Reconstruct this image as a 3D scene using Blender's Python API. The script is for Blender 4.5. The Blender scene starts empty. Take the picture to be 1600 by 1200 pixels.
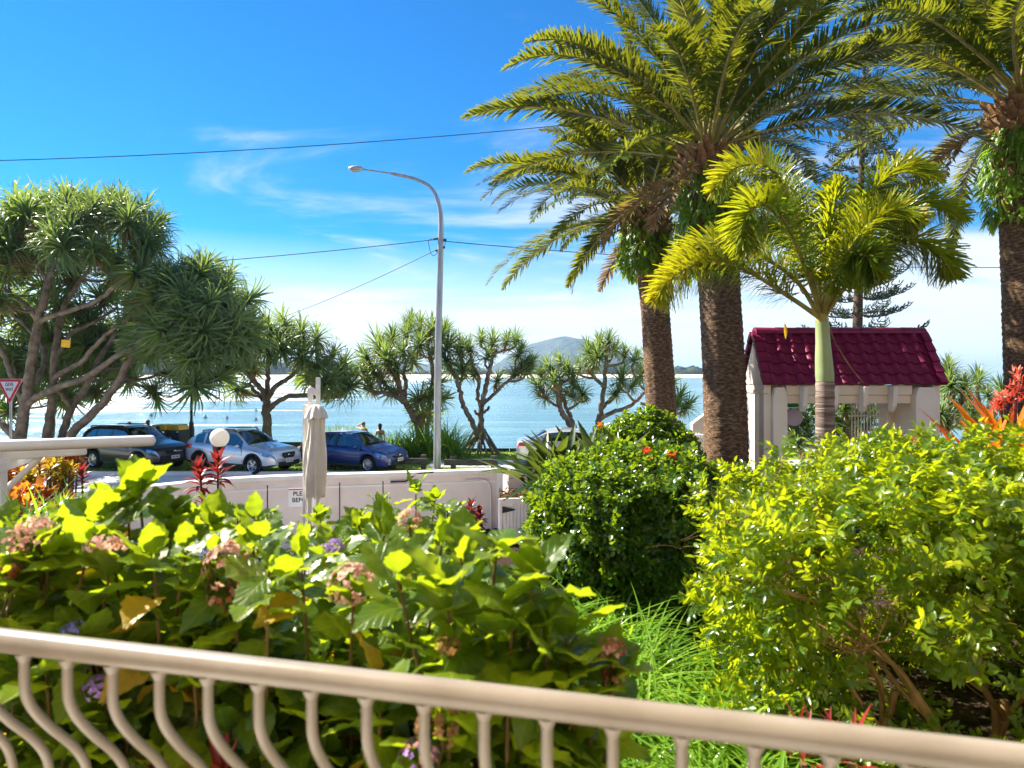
import bpy, math, random
import numpy as np
from mathutils import Vector, Matrix, Quaternion

# ------------------------------------------------------------------ camera, sky, sun, exposure
SC = bpy.context.scene
COL = SC.collection
CAMZ = 3.75
FPX = 1066.7          # focal length in pixels of a 1600 wide frame
HOR = 583.0           # row of the horizon in that frame
cam_d = bpy.data.cameras.new('camera')
cam_d.lens = 24.0
cam_d.sensor_width = 36.0
cam_d.shift_y = -(600.0 - HOR) / 1600.0
cam_d.clip_start = 0.05
cam_d.clip_end = 60000.0
cam_d.dof.use_dof = True
cam_d.dof.focus_distance = 24.0
cam_d.dof.aperture_fstop = 4.0
cam = bpy.data.objects.new('camera', cam_d)
COL.objects.link(cam)
cam.location = (0, 0, CAMZ)
cam.rotation_euler = (math.radians(90), 0, 0)
SC.camera = cam

SUN_AZ, SUN_EL = -64.0, 43.0          # degrees clockwise from the view direction, above the horizon
sv = Vector((math.sin(math.radians(SUN_AZ)) * math.cos(math.radians(SUN_EL)),
             math.cos(math.radians(SUN_AZ)) * math.cos(math.radians(SUN_EL)),
             math.sin(math.radians(SUN_EL))))
sun_d = bpy.data.lights.new('sun', 'SUN')
sun_d.energy = 5.0
sun_d.angle = math.radians(0.5)
sun_d.color = (1.0, 0.92, 0.77)
sun = bpy.data.objects.new('sun', sun_d)
COL.objects.link(sun)
sun.location = (-20, 20, 30)
sun.rotation_euler = sv.to_track_quat('Z', 'Y').to_euler()

W = bpy.data.worlds.new('World')
SC.world = W
W.use_nodes = True
nt = W.node_tree
nt.nodes.clear()
def wn(t, **kw):
    n = nt.nodes.new(t)
    for k, v in kw.items():
        setattr(n, k, v)
    return n
def wmath(op, a, b=None, c=None, clamp=False):
    n = wn('ShaderNodeMath', operation=op, use_clamp=clamp)
    for i, v in enumerate((a, b, c)):
        if v is None: continue
        if isinstance(v, (int, float)): n.inputs[i].default_value = v
        else: nt.links.new(v, n.inputs[i])
    return n.outputs[0]
sky = wn('ShaderNodeTexSky', sky_type='NISHITA')
sky.sun_disc = False
sky.sun_elevation = math.radians(SUN_EL)
sky.sun_rotation = math.radians(SUN_AZ)
sky.altitude = 0
sky.air_density = 1.0
sky.dust_density = 0.15
sky.ozone_density = 3.0
hs = wn('ShaderNodeHueSaturation')
hs.inputs['Hue'].default_value = 0.506
hs.inputs['Saturation'].default_value = 1.75
hs.inputs['Value'].default_value = 0.80
nt.links.new(sky.outputs[0], hs.inputs['Color'])
tc = wn('ShaderNodeTexCoord')
sep = wn('ShaderNodeSeparateXYZ')
nt.links.new(tc.outputs['Generated'], sep.inputs[0])
sat = wn('ShaderNodeMapRange', interpolation_type='SMOOTHSTEP')     # the haze low down washes the blue out
sat.inputs['From Min'].default_value = 0.06; sat.inputs['From Max'].default_value = 0.38
sat.inputs['To Min'].default_value = 1.05; sat.inputs['To Max'].default_value = 2.9
nt.links.new(sep.outputs[2], sat.inputs['Value'])
nt.links.new(sat.outputs[0], hs.inputs['Saturation'])
zc = wmath('ADD', wmath('MAXIMUM', sep.outputs[2], 0.0), 0.14)
cx = wmath('DIVIDE', sep.outputs[0], zc)
cy = wmath('DIVIDE', sep.outputs[1], zc)
cv = wn('ShaderNodeCombineXYZ')
nt.links.new(wmath('MULTIPLY', cx, 0.55), cv.inputs[0])
nt.links.new(cy, cv.inputs[1])
cv.inputs[2].default_value = 3.7
n1 = wn('ShaderNodeTexNoise'); n1.inputs['Scale'].default_value = 1.5
n1.inputs['Detail'].default_value = 9; n1.inputs['Roughness'].default_value = 0.58
n1.inputs['Distortion'].default_value = 0.55
nt.links.new(cv.outputs[0], n1.inputs['Vector'])
n2 = wn('ShaderNodeTexNoise'); n2.inputs['Scale'].default_value = 0.33
n2.inputs['Detail'].default_value = 3
nt.links.new(cv.outputs[0], n2.inputs['Vector'])
# more cloud towards the east (right) and low down, thinning out overhead to the west
cov = wmath('ADD', wmath('MULTIPLY', n1.outputs[0], 1.05), wmath('MULTIPLY', n2.outputs[0], 0.38))
cov = wmath('ADD', cov, wmath('SUBTRACT', wmath('MULTIPLY', sep.outputs[0], 0.24), 0.155))
low = wmath('SUBTRACT', 0.15, wmath('MULTIPLY', sep.outputs[2], 0.75))
cov = wmath('ADD', cov, wmath('MULTIPLY', wmath('MAXIMUM', low, -0.10), 0.85))
mr = wn('ShaderNodeMapRange', interpolation_type='SMOOTHSTEP')
mr.inputs['From Min'].default_value = 0.485
mr.inputs['From Max'].default_value = 0.78
nt.links.new(cov, mr.inputs['Value'])
cf = wmath('MULTIPLY', mr.outputs[0], 0.92)
mixc = wn('ShaderNodeMix', data_type='RGBA')
CLOUD_IN = mixc.inputs['B'] if False else mixc.inputs[7]
CLOUD_IN.default_value = (4.5, 4.75, 5.05, 1)
nt.links.new(cf, mixc.inputs[0])
nt.links.new(hs.outputs[0], mixc.inputs[6])
bg = wn('ShaderNodeBackground')
bg.inputs['Strength'].default_value = 0.070
nt.links.new(mixc.outputs[2], bg.inputs['Color'])
wo = wn('ShaderNodeOutputWorld')
nt.links.new(bg.outputs[0], wo.inputs['Surface'])

SC.view_settings.view_transform = 'Standard'
SC.view_settings.look = 'None'
SC.view_settings.gamma = 1.0
SC.view_settings.exposure = 1.78
SC.view_settings.use_curve_mapping = False
SC.render.engine = 'CYCLES'
SC.cycles.max_bounces = 10
SC.cycles.diffuse_bounces = 6
SC.cycles.glossy_bounces = 3
SC.cycles.transmission_bounces = 5
SC.cycles.transparent_max_bounces = 8
SC.cycles.volume_bounces = 0
SC.cycles.use_denoising = True
SC.cycles.sample_clamp_indirect = 10.0
SC.cycles.sample_clamp_direct = 0.0

# ------------------------------------------------------------------ helpers
R = math.radians
rng = np.random.default_rng(7)
random.seed(7)

def P(px, py, Y):
    """world point seen at pixel (px, py) of the 1600x1200 frame at distance Y"""
    return Vector(((px - 800.0) / FPX * Y, Y, CAMZ - (py - HOR) / FPX * Y))

def sstep(a, b, x):
    t = min(1.0, max(0.0, (x - a) / (b - a)))
    return t * t * (3 - 2 * t)

def gz(x, y):
    left = 2.05 + (-0.3 - 2.05) * sstep(5.4, 11.0, y)
    left += 0.3 * sstep(15.5, 17.6, y)
    right = 2.05 + (0.9 - 2.05) * sstep(5.5, 11.0, y)
    right += -0.9 * sstep(17.0, 23.0, y)
    k = sstep(0.9, 2.4, x)
    z = left * (1 - k) + right * k
    z += -3.4 * sstep(32.6, 47.0, y)
    return z

def tag(o, label=None, cat=None, group=None, kind=None):
    if label: o['label'] = label
    if cat: o['category'] = cat
    if group: o['group'] = group
    if kind: o['kind'] = kind
    return o

def empty(name, loc=(0, 0, 0), rz=0.0, label=None, cat=None, group=None):
    o = bpy.data.objects.new(name, None)
    o.empty_display_size = 0.2
    o.location = loc
    o.rotation_euler = (0, 0, rz)
    COL.objects.link(o)
    return tag(o, label, cat, group)

def inst(name, me, parent=None, M=None):
    o = bpy.data.objects.new(name, me)
    COL.objects.link(o)
    if parent is not None: o.parent = parent
    if M is not None: o.matrix_local = M
    return o

class MB:
    """collects geometry, builds ONE mesh object"""
    def __init__(s):
        s.v = []; s.f = []; s.m = []; s.mi = 0
    def add(s, vs, fs):
        b = len(s.v)
        s.v.extend([tuple(v) for v in vs])
        for f in fs:
            s.f.append([b + i for i in f]); s.m.append(s.mi)
    def box(s, c, size, rz=0.0, M=None):
        x, y, z = size[0] / 2, size[1] / 2, size[2] / 2
        vs = [Vector((a, b, d)) for a in (-x, x) for b in (-y, y) for d in (-z, z)]
        T = M if M is not None else Matrix.Translation(c) @ Matrix.Rotation(rz, 4, 'Z')
        s.add([T @ v for v in vs], [(0, 1, 3, 2), (4, 6, 7, 5), (0, 4, 5, 1), (2, 3, 7, 6), (0, 2, 6, 4), (1, 5, 7, 3)])
    def bar(s, a, b, w, h, up=(0, 0, 1)):
        a = Vector(a); b = Vector(b); d = (b - a); L = d.length; d.normalize()
        x = d.cross(Vector(up))
        if x.length < 1e-4: x = d.cross(Vector((0, 1, 0)))
        x.normalize(); z = x.cross(d)
        M = Matrix((x, d, z)).transposed().to_4x4()
        M.translation = (a + b) / 2
        s.box(None, (w, L, h), M=M)
    def tube(s, pts, rad, seg=8, cap=True, closed=False):
        pts = [Vector(p) for p in pts]; n = len(pts)
        if not hasattr(rad, '__len__'): rad = [rad] * n
        t0 = (pts[1] - pts[0]).normalized()
        u = t0.orthogonal().normalized()
        vs = []
        for i, p in enumerate(pts):
            if i == 0: t = pts[1] - pts[0]
            elif i == n - 1: t = pts[-1] - pts[-2]
            else: t = pts[i + 1] - pts[i - 1]
            t.normalize()
            u = (u - t * u.dot(t)).normalized()
            w = t.cross(u)
            for k in range(seg):
                a = 2 * math.pi * k / seg
                vs.append(p + (u * math.cos(a) + w * math.sin(a)) * rad[i])
        fs = []
        for i in range(n - 1):
            for k in range(seg):
                k2 = (k + 1) % seg
                fs.append((i * seg + k, i * seg + k2, (i + 1) * seg + k2, (i + 1) * seg + k))
        if cap:
            fs.append(tuple(range(seg - 1, -1, -1)))
            fs.append(tuple((n - 1) * seg + k for k in range(seg)))
        s.add(vs, fs)
    def lathe(s, prof, seg=16, M=None, cap=True):
        T = M if M is not None else Matrix.Identity(4)
        n = len(prof); vs = []
        for r, z in prof:
            for k in range(seg):
                a = 2 * math.pi * k / seg
                vs.append(T @ Vector((r * math.cos(a), r * math.sin(a), z)))
        fs = []
        for i in range(n - 1):
            for k in range(seg):
                k2 = (k + 1) % seg
                fs.append((i * seg + k, i * seg + k2, (i + 1) * seg + k2, (i + 1) * seg + k))
        if cap:
            fs.append(tuple(range(seg - 1, -1, -1)))
            fs.append(tuple((n - 1) * seg + k for k in range(seg)))
        s.add(vs, fs)
    def prism(s, poly, ext, M=None):
        """poly in local XZ extruded along local Y by ext"""
        T = M if M is not None else Matrix.Identity(4)
        n = len(poly)
        vs = [T @ Vector((x, 0, z)) for x, z in poly] + [T @ Vector((x, ext, z)) for x, z in poly]
        fs = [tuple(range(n)), tuple(range(2 * n - 1, n - 1, -1))]
        for i in range(n):
            j = (i + 1) % n
            fs.append((i, i + n, j + n, j))
        s.add(vs, fs)
    def sphere(s, c, r, seg=16, rings=10, sc=(1, 1, 1)):
        prof = [(max(1e-4, r * math.sin(math.pi * i / rings)), -r * math.cos(math.pi * i / rings)) for i in range(rings + 1)]
        M = Matrix.Translation(c) @ Matrix.Diagonal((sc[0], sc[1], sc[2], 1))
        s.lathe(prof, seg, M)
    def mesh(s, name, mats, smooth=True, angle=0.7):
        me = bpy.data.meshes.new(name)
        me.from_pydata(s.v, [], s.f)
        for m in (mats if isinstance(mats, (list, tuple)) else [mats]): me.materials.append(m)
        me.polygons.foreach_set('material_index', s.m)
        if smooth:
            me.polygons.foreach_set('use_smooth', [True] * len(s.f))
            try: me.set_sharp_from_angle(angle=angle)
            except Exception: pass
        me.update()
        return me
    def build(s, name, mats, parent=None, smooth=True, bevel=0.0, angle=0.7, M=None):
        o = inst(name, s.mesh(name, mats, smooth, angle), parent, M)
        if bevel:
            b = o.modifiers.new('bevel', 'BEVEL'); b.width = bevel; b.segments = 2
            b.limit_method = 'ANGLE'; b.angle_limit = 0.6
        return o

def qmesh(name, V, F, mats, tint=None, mi=None, smooth=True):
    """fast all-quad mesh from numpy arrays, with a per-vertex 'tint' attribute"""
    me = bpy.data.meshes.new(name)
    V = np.asarray(V, dtype=np.float32); F = np.asarray(F, dtype=np.int32)
    me.vertices.add(len(V)); me.vertices.foreach_set('co', V.ravel())
    me.loops.add(F.size); me.loops.foreach_set('vertex_index', F.ravel())
    me.polygons.add(len(F))
    me.polygons.foreach_set('loop_start', np.arange(0, F.size, 4, dtype=np.int32))
    for m in (mats if isinstance(mats, (list, tuple)) else [mats]): me.materials.append(m)
    if mi is not None: me.polygons.foreach_set('material_index', np.asarray(mi, dtype=np.int32))
    me.polygons.foreach_set('use_smooth', np.full(len(F), smooth, dtype=bool))
    if tint is not None:
        a = me.attributes.new('tint', 'FLOAT', 'POINT')
        a.data.foreach_set('value', np.asarray(tint, dtype=np.float32))
    me.update(calc_edges=True)
    me.validate()
    return me

def nrm(a):
    return a / np.maximum(np.linalg.norm(a, axis=-1, keepdims=True), 1e-9)

def leaf_t(L=1.0, W=0.3, rows=5, shape='ovate', fold=0.25, curl=0.3, wave=0.0, cols=2):
    """leaf template along +Y, upper side +Z; returns V, F (all quads)"""
    V = []; F = []
    nc = cols + 1
    for i in range(rows + 1):
        t = i / rows
        if shape == 'ovate': w = math.sin(math.pi * min(1, (t * 0.94 + 0.03)) ** 0.78) ** 0.85
        elif shape == 'strap': w = min(1, 0.55 + t * 2.2) * (1 - max(0, (t - 0.45) / 0.55) ** 1.6)
        elif shape == 'round': w = math.sin(math.pi * min(0.97, t * 0.95 + 0.03)) ** 0.6
        elif shape == 'obov': w = math.sin(math.pi * min(0.98, (t * 0.95 + 0.03)) ** 1.25) ** 0.8
        else: w = math.sin(math.pi * min(0.98, t * 0.94 + 0.04)) ** 0.9
        w = max(w, 0.03)
        for j in range(nc):
            u = -1 + 2 * j / cols
            x = u * w * W / 2 * (1 + 0.06 * ((i + j) % 2 if wave and abs(u) == 1 else 0))
            z = abs(x) * fold * 2 - curl * L * t * t * 0.5 + wave * W * 0.12 * math.sin(t * 9 + u * 2) * abs(u)
            V.append((x, t * L * (1 - 0.12 * curl * t), z))
    for i in range(rows):
        for j in range(cols):
            a = i * nc + j
            F.append((a, a + 1, a + nc + 1, a + nc))
    return np.array(V), np.array(F)

def scatter(T, pos, dirs, ups, scale, tint):
    """copies of template T=(V,F) at pos, +Y along dirs, +Z near ups"""
    V, F = T
    n = len(pos)
    y = nrm(np.asarray(dirs, float))
    x = nrm(np.cross(y, np.asarray(ups, float)) + 1e-6)
    z = np.cross(x, y)
    sc = np.asarray(scale, float).reshape(n, 1, 1)
    out = (V[None, :, 0:1] * x[:, None] + V[None, :, 1:2] * y[:, None] + V[None, :, 2:3] * z[:, None]) * sc + np.asarray(pos)[:, None]
    FF = F[None] + (np.arange(n) * len(V))[:, None, None]
    tt = np.repeat(np.asarray(tint, float), len(V))
    return out.reshape(-1, 3), FF.reshape(-1, 4), tt

def cat(parts):
    V = []; F = []; T = []; off = 0
    for v, f, t in parts:
        V.append(v); F.append(f + off); T.append(t); off += len(v)
    return np.concatenate(V), np.concatenate(F), np.concatenate(T)

def rdirs(n, r=rng):
    return nrm(r.normal(size=(n, 3)))

def align(d, roll=0.0):
    """matrix whose +Z looks along d"""
    q = Vector(d).to_track_quat('Z', 'Y')
    return q.to_matrix().to_4x4() @ Matrix.Rotation(roll, 4, 'Z')

def smooth_path(pts, n=6):
    """Catmull-Rom through pts"""
    pts = [Vector(p) for p in pts]
    if len(pts) < 3: 
        return [pts[0].lerp(pts[-1], i / n) for i in range(n + 1)]
    P_ = [pts[0] * 2 - pts[1]] + pts + [pts[-1] * 2 - pts[-2]]
    out = []
    for i in range(1, len(P_) - 2):
        a, b, c, d = P_[i - 1], P_[i], P_[i + 1], P_[i + 2]
        for k in range(n):
            t = k / n
            out.append(0.5 * ((2 * b) + (c - a) * t + (2 * a - 5 * b + 4 * c - d) * t * t + (3 * b - a - 3 * c + d) * t ** 3))
    out.append(pts[-1])
    return out

# ------------------------------------------------------------------ materials
def newmat(name):
    m = bpy.data.materials.new(name); m.use_nodes = True
    n = m.node_tree
    b = n.nodes['Principled BSDF']
    return m, n, b

def ramp(n, fac, stops):
    r = n.nodes.new('ShaderNodeValToRGB')
    e = r.color_ramp.elements
    while len(e) < len(stops): e.new(0.5)
    for el, (p, c) in zip(e, stops):
        el.position = p; el.color = (c[0], c[1], c[2], 1)
    n.links.new(fac, r.inputs[0])
    return r.outputs[0]

def noise(n, scale, detail=5, rough=0.55, vec=None, dist=0.0, coord='Object', sc=None):
    t = n.nodes.new('ShaderNodeTexNoise')
    t.inputs['Scale'].default_value = scale; t.inputs['Detail'].default_value = detail
    t.inputs['Roughness'].default_value = rough; t.inputs['Distortion'].default_value = dist
    if vec is None:
        c = n.nodes.new('ShaderNodeTexCoord'); vec = c.outputs[coord]
    if sc is not None:
        mp = n.nodes.new('ShaderNodeMapping'); mp.inputs['Scale'].default_value = sc
        n.links.new(vec, mp.inputs[0]); vec = mp.outputs[0]
    n.links.new(vec, t.inputs['Vector'])
    return t.outputs[0]

def bump(n, b, h, strength=0.3, dist=0.02):
    k = n.nodes.new('ShaderNodeBump')
    k.inputs['Strength'].default_value = strength; k.inputs['Distance'].default_value = dist
    n.links.new(h, k.inputs['Height']); n.links.new(k.outputs[0], b.inputs['Normal'])
    return k

def surf(name, c1, c2, scale=3.0, rough=0.6, spec=0.3, metal=0.0, bmp=0.15, bscale=None, detail=6, sc=None, coat=0.0, lo=0.35, hi=0.65, bdist=0.01):
    """mottled surface between two colours with matching fine relief"""
    m, n, b = newmat(name)
    f = noise(n, scale, detail, sc=sc)
    n.links.new(ramp(n, f, [(lo, c1), (hi, c2)]), b.inputs['Base Color'])
    b.inputs['Roughness'].default_value = rough
    b.inputs['Specular IOR Level'].default_value = spec
    b.inputs['Metallic'].default_value = metal
    b.inputs['Coat Weight'].default_value = coat
    if bmp:
        bump(n, b, noise(n, bscale or scale * 6, 5, sc=sc), bmp, bdist)
    return m

def leafmat(name, stops, tcol, trans=0.45, rough=0.35, spec=0.5, veins=0):
    m, n, b = newmat(name)
    at = n.nodes.new('ShaderNodeAttribute'); at.attribute_name = 'tint'
    oi = n.nodes.new('ShaderNodeObjectInfo')
    a = n.nodes.new('ShaderNodeMath'); a.operation = 'MULTIPLY_ADD'
    n.links.new(oi.outputs['Random'], a.inputs[0]); a.inputs[1].default_value = 0.3
    n.links.new(at.outputs['Fac'], a.inputs[2])
    s = n.nodes.new('ShaderNodeMath'); s.operation = 'SUBTRACT'; s.use_clamp = True
    n.links.new(a.outputs[0], s.inputs[0]); s.inputs[1].default_value = 0.15
    col = ramp(n, s.outputs[0], stops)
    if veins:
        # side veins branching off the midrib, and browning blotches, in the leaf's own box coordinates
        def mt(op, a, b_=None):
            k = n.nodes.new('ShaderNodeMath'); k.operation = op
            for i, v in enumerate((a, b_)):
                if v is None: continue
                if isinstance(v, (int, float)): k.inputs[i].default_value = v
                else: n.links.new(v, k.inputs[i])
            return k.outputs[0]
        c = n.nodes.new('ShaderNodeTexCoord'); sp = n.nodes.new('ShaderNodeSeparateXYZ'); n.links.new(c.outputs['Generated'], sp.inputs[0])
        ax = mt('ABSOLUTE', mt('SUBTRACT', sp.outputs[0], .5))
        ph = mt('MULTIPLY', mt('SUBTRACT', sp.outputs[1], mt('MULTIPLY', mt('POWER', ax, .8), .75)), 2 * math.pi * veins)
        ln = mt('POWER', mt('MAXIMUM', mt('SINE', ph), 0.0), 14.0)
        mid = n.nodes.new('ShaderNodeMapRange'); mid.inputs['From Min'].default_value = .03; mid.inputs['From Max'].default_value = .008
        n.links.new(ax, mid.inputs['Value'])
        vf = mt('MAXIMUM', ln, mid.outputs[0])
        mv = n.nodes.new('ShaderNodeMix'); mv.data_type = 'RGBA'
        n.links.new(mt('MULTIPLY', vf, .45), mv.inputs[0]); n.links.new(col, mv.inputs[6]); mv.inputs[7].default_value = (.24, .32, .06, 1)
        bl = noise(n, 5.0, 4, vec=c.outputs['Generated'])
        oi2 = mt('MULTIPLY', oi.outputs['Random'], .16)
        mb_ = n.nodes.new('ShaderNodeMapRange'); mb_.interpolation_type = 'SMOOTHSTEP'; mb_.inputs['From Min'].default_value = .66; mb_.inputs['From Max'].default_value = .78
        n.links.new(mt('ADD', bl, oi2), mb_.inputs['Value'])
        mw = n.nodes.new('ShaderNodeMix'); mw.data_type = 'RGBA'
        n.links.new(mt('MULTIPLY', mb_.outputs[0], .6), mw.inputs[0]); n.links.new(mv.outputs[2], mw.inputs[6]); mw.inputs[7].default_value = (.20, .12, .02, 1)
        col = mw.outputs[2]
        bump(n, b, mt('SUBTRACT', 1.0, vf), .5, .004)
    n.links.new(col, b.inputs['Base Color'])
    b.inputs['Roughness'].default_value = rough
    b.inputs['Specular IOR Level'].default_value = spec
    tr = n.nodes.new('ShaderNodeBsdfTranslucent')
    mx = n.nodes.new('ShaderNodeMix'); mx.data_type = 'RGBA'; mx.blend_type = 'MIX'
    mx.inputs[0].default_value = 0.6
    n.links.new(col, mx.inputs[6]); mx.inputs[7].default_value = (tcol[0], tcol[1], tcol[2], 1)
    n.links.new(mx.outputs[2], tr.inputs['Color'])
    ms = n.nodes.new('ShaderNodeMixShader'); ms.inputs[0].default_value = trans
    n.links.new(b.outputs[0], ms.inputs[1]); n.links.new(tr.outputs[0], ms.inputs[2])
    out = n.nodes['Material Output']
    n.links.new(ms.outputs[0], out.inputs['Surface'])
    return m

M = {}
M['white'] = surf('white_paint', (.72, .69, .65), (.80, .78, .75), 2.5, .55, .3, bmp=.12, bscale=60)
M['wall'] = surf('rendered_wall', (.66, .57, .53), (.76, .68, .64), 1.4, .75, .2, bmp=.25, bscale=70)
M['wall_cap'] = surf('wall_cap', (.70, .67, .65), (.80, .77, .75), 2.0, .7, .2, bmp=.2, bscale=60)
M['gate_white'] = surf('gatehouse_render', (.80, .69, .56), (.87, .77, .65), 1.6, .8, .15, bmp=.35, bscale=45)
M['dark_line'] = surf('joint_dark', (.03, .025, .025), (.06, .05, .05), 8, .8, .1)
M['pipe'] = surf('pipe_paint', (.66, .62, .60), (.74, .71, .70), 5, .45, .4, bmp=.05)
M['rail'] = surf('cream_powder_coat', (.215, .175, .13), (.285, .24, .19), 5, .30, .5, bmp=.04, bscale=180, coat=.25)
M['concrete'] = surf('pale_concrete', (.60, .58, .55), (.74, .72, .69), .8, .85, .15, bmp=.3, bscale=40)
M['asphalt'] = surf('sunbleached_asphalt', (.36, .35, .35), (.48, .47, .46), .9, .7, .3, bmp=.4, bscale=60)
M['soil'] = surf('garden_mulch', (.02, .013, .008), (.065, .042, .027), 16, .95, .1, bmp=1.0, bscale=40, bdist=.03)
M['mulch'] = surf('mulch_chips', (.03, .02, .015), (.16, .11, .075), 30, .95, .1, bmp=1.0, bscale=60, bdist=.04)
M['lawn'] = surf('lawn', (.10, .17, .02), (.24, .34, .04), 2.5, .9, .1, bmp=.8, bscale=40, bdist=.03)
M['sand'] = surf('sand', (.62, .53, .42), (.76, .67, .56), .02, .95, .1, bmp=.2, bscale=.5)
M['steel'] = surf('galvanised_pole', (.28, .29, .30), (.40, .41, .42), 4, .45, .5, metal=.6, bmp=.05, sc=(3, 3, .4))
M['black'] = surf('black_paint', (.012, .012, .014), (.025, .025, .028), 6, .4, .5, bmp=.03)
M['timber_dark'] = surf('weathered_timber', (.035, .035, .032), (.10, .095, .085), 5, .85, .15, bmp=.5, bscale=20, sc=(1, 8, 8))
M['green_wall'] = surf('dark_green_boards', (.012, .030, .026), (.025, .05, .044), 3, .7, .2, bmp=.2)
M['rock'] = surf('seawall_rock', (.09, .075, .06), (.24, .20, .16), 3, .9, .15, bmp=.8, bscale=8, bdist=.05)
M['rooftile'] = surf('maroon_tile', (.15, .007, .036), (.23, .014, .062), 5, .48, .3, bmp=.08, bscale=50, coat=.1)
M['fabric'] = surf('umbrella_canvas', (.74, .66, .53), (.82, .75, .63), 3, .9, .1, bmp=.2, bscale=120)
M['palmbark'] = None
M['red_sign'] = surf('sign_red', (.55, .012, .018), (.60, .016, .022), 4, .35, .5, bmp=0)
M['sign_white'] = surf('sign_white', (.74, .73, .74), (.80, .79, .80), 4, .35, .5, bmp=0)
M['sign_black'] = surf('sign_black', (.01, .01, .012), (.015, .015, .018), 4, .4, .4, bmp=0)
M['sign_green'] = surf('sign_green', (.0, .16, .06), (.0, .20, .075), 4, .4, .4, bmp=0)
M['mauve'] = surf('mauve_board', (.42, .36, .50), (.48, .42, .56), 3, .6, .3, bmp=.05)
M['yellow'] = surf('bin_yellow', (.75, .42, .01), (.85, .52, .02), 4, .4, .5, bmp=.03)
M['bin_grey'] = surf('bin_slate_panel', (.035, .04, .05), (.06, .065, .08), 3, .6, .3, bmp=.1)
M['tyre'] = surf('tyre_rubber', (.010, .010, .011), (.022, .022, .023), 20, .85, .2, bmp=.2)
M['plastic'] = surf('black_trim', (.012, .012, .013), (.022, .022, .023), 20, .6, .35, bmp=.1)
M['alloy'] = surf('alloy', (.55, .56, .58), (.68, .69, .71), 8, .28, .5, metal=.85, bmp=0)
M['skin'] = surf('skin', (.50, .26, .17), (.60, .33, .22), 6, .55, .35, bmp=.05)
M['hair'] = surf('brown_hair', (.03, .016, .010), (.07, .036, .02), 20, .6, .3, bmp=.3)
M['hair_fair'] = surf('sandy_hair', (.22, .13, .07), (.32, .20, .11), 20, .6, .3, bmp=.3)
M['navy'] = surf('navy_cloth', (.012, .016, .03), (.022, .028, .05), 10, .85, .15, bmp=.2)
M['maroon'] = surf('dark_cloth', (.05, .02, .02), (.08, .035, .03), 10, .85, .15, bmp=.2)
M['interior'] = surf('car_interior', (.015, .015, .016), (.03, .03, .032), 6, .8, .2, bmp=.1)
M['wood_stem'] = surf('woody_stem', (.075, .055, .018), (.17, .10, .04), 12, .8, .2, bmp=.5, bscale=40, sc=(1, 1, .3))
M['hedge_branch'] = surf('hedge_branch', (.22, .12, .05), (.40, .24, .11), 9, .8, .2, bmp=.5, bscale=30, sc=(1, 1, .4))
M['pandanus_bark'] = surf('pandanus_bark', (.085, .06, .042), (.27, .21, .16), 3.2, .85, .2, bmp=.7, bscale=9, bdist=.03, lo=.3, hi=.7)
M['pine_bark'] = surf('pine_bark', (.05, .035, .025), (.12, .085, .06), 4, .9, .1, bmp=.5)
M['cable'] = surf('cable', (.03, .03, .035), (.05, .05, .055), 4, .6, .3, bmp=0)
M['frond_rib'] = surf('frond_rib', (.22, .20, .05), (.38, .32, .09), 6, .5, .4, bmp=.1)
M['leafbase'] = surf('old_leaf_base', (.12, .065, .03), (.30, .18, .09), 9, .85, .15, bmp=.6, bscale=40)
M['dead_leaf'] = leafmat('dead_leaf', [(0, (.10, .05, .02)), (.5, (.24, .14, .06)), (1, (.42, .30, .15))], (.45, .28, .10), .35, .7, .2)

M['hydrangea'] = leafmat('hydrangea_leaf', [(0, (.016, .05, .004)), (.40, (.042, .11, .007)), (.72, (.12, .19, .010)), (1, (.27, .27, .02))], (.60, .74, .010), .52, .34, .5, veins=6)
M['hyd_yellow'] = leafmat('ageing_leaf', [(0, (.32, .22, .015)), (.6, (.45, .30, .02)), (1, (.36, .16, .02))], (.80, .50, .02), .5, .4, .4, veins=6)
M['murraya'] = leafmat('murraya_leaf', [(0, (.014, .055, .004)), (.35, (.045, .115, .006)), (.7, (.17, .25, .010)), (1, (.38, .40, .018))], (.76, .84, .010), .52, .28, .55)
M['roundhedge'] = leafmat('round_hedge_leaf', [(0, (.012, .042, .005)), (.45, (.032, .090, .008)), (.8, (.10, .18, .012)), (1, (.25, .31, .02))], (.45, .62, .012), .42, .24, .6)
M['strap'] = leafmat('strappy_leaf', [(0, (.06, .15, .015)), (.6, (.15, .29, .025)), (1, (.30, .44, .07))], (.55, .80, .03), .46, .2, .6)
M['olive'] = leafmat('olive_broad_leaf', [(0, (.02, .045, .008)), (.6, (.05, .085, .014)), (1, (.14, .17, .03))], (.28, .36, .03), .32, .35, .5)
M['pandanus'] = leafmat('pandanus_leaf', [(0, (.22, .16, .06)), (.22, (.15, .165, .04)), (.5, (.06, .12, .045)), (.8, (.09, .17, .065)), (1, (.17, .25, .08))], (.36, .48, .06), .42, .34, .5)
M['date'] = leafmat('date_palm_leaflet', [(0, (.016, .044, .009)), (.5, (.034, .080, .012)), (.85, (.075, .13, .018)), (1, (.20, .21, .03))], (.48, .48, .012), .38, .36, .5)
M['foxtail'] = leafmat('foxtail_leaflet', [(0, (.022, .075, .008)), (.4, (.055, .13, .010)), (.75, (.20, .25, .014)), (1, (.46, .34, .02))], (.70, .70, .010), .42, .38, .45)
M['fern'] = leafmat('fern_leaf', [(0, (.03, .09, .006)), (.6, (.10, .21, .014)), (1, (.24, .34, .03))], (.50, .70, .02), .50, .35, .5)
M['pine'] = leafmat('pine_needle', [(0, (.012, .035, .014)), (.6, (.03, .065, .025)), (1, (.07, .11, .04))], (.10, .16, .03), .22, .5, .3)
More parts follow.
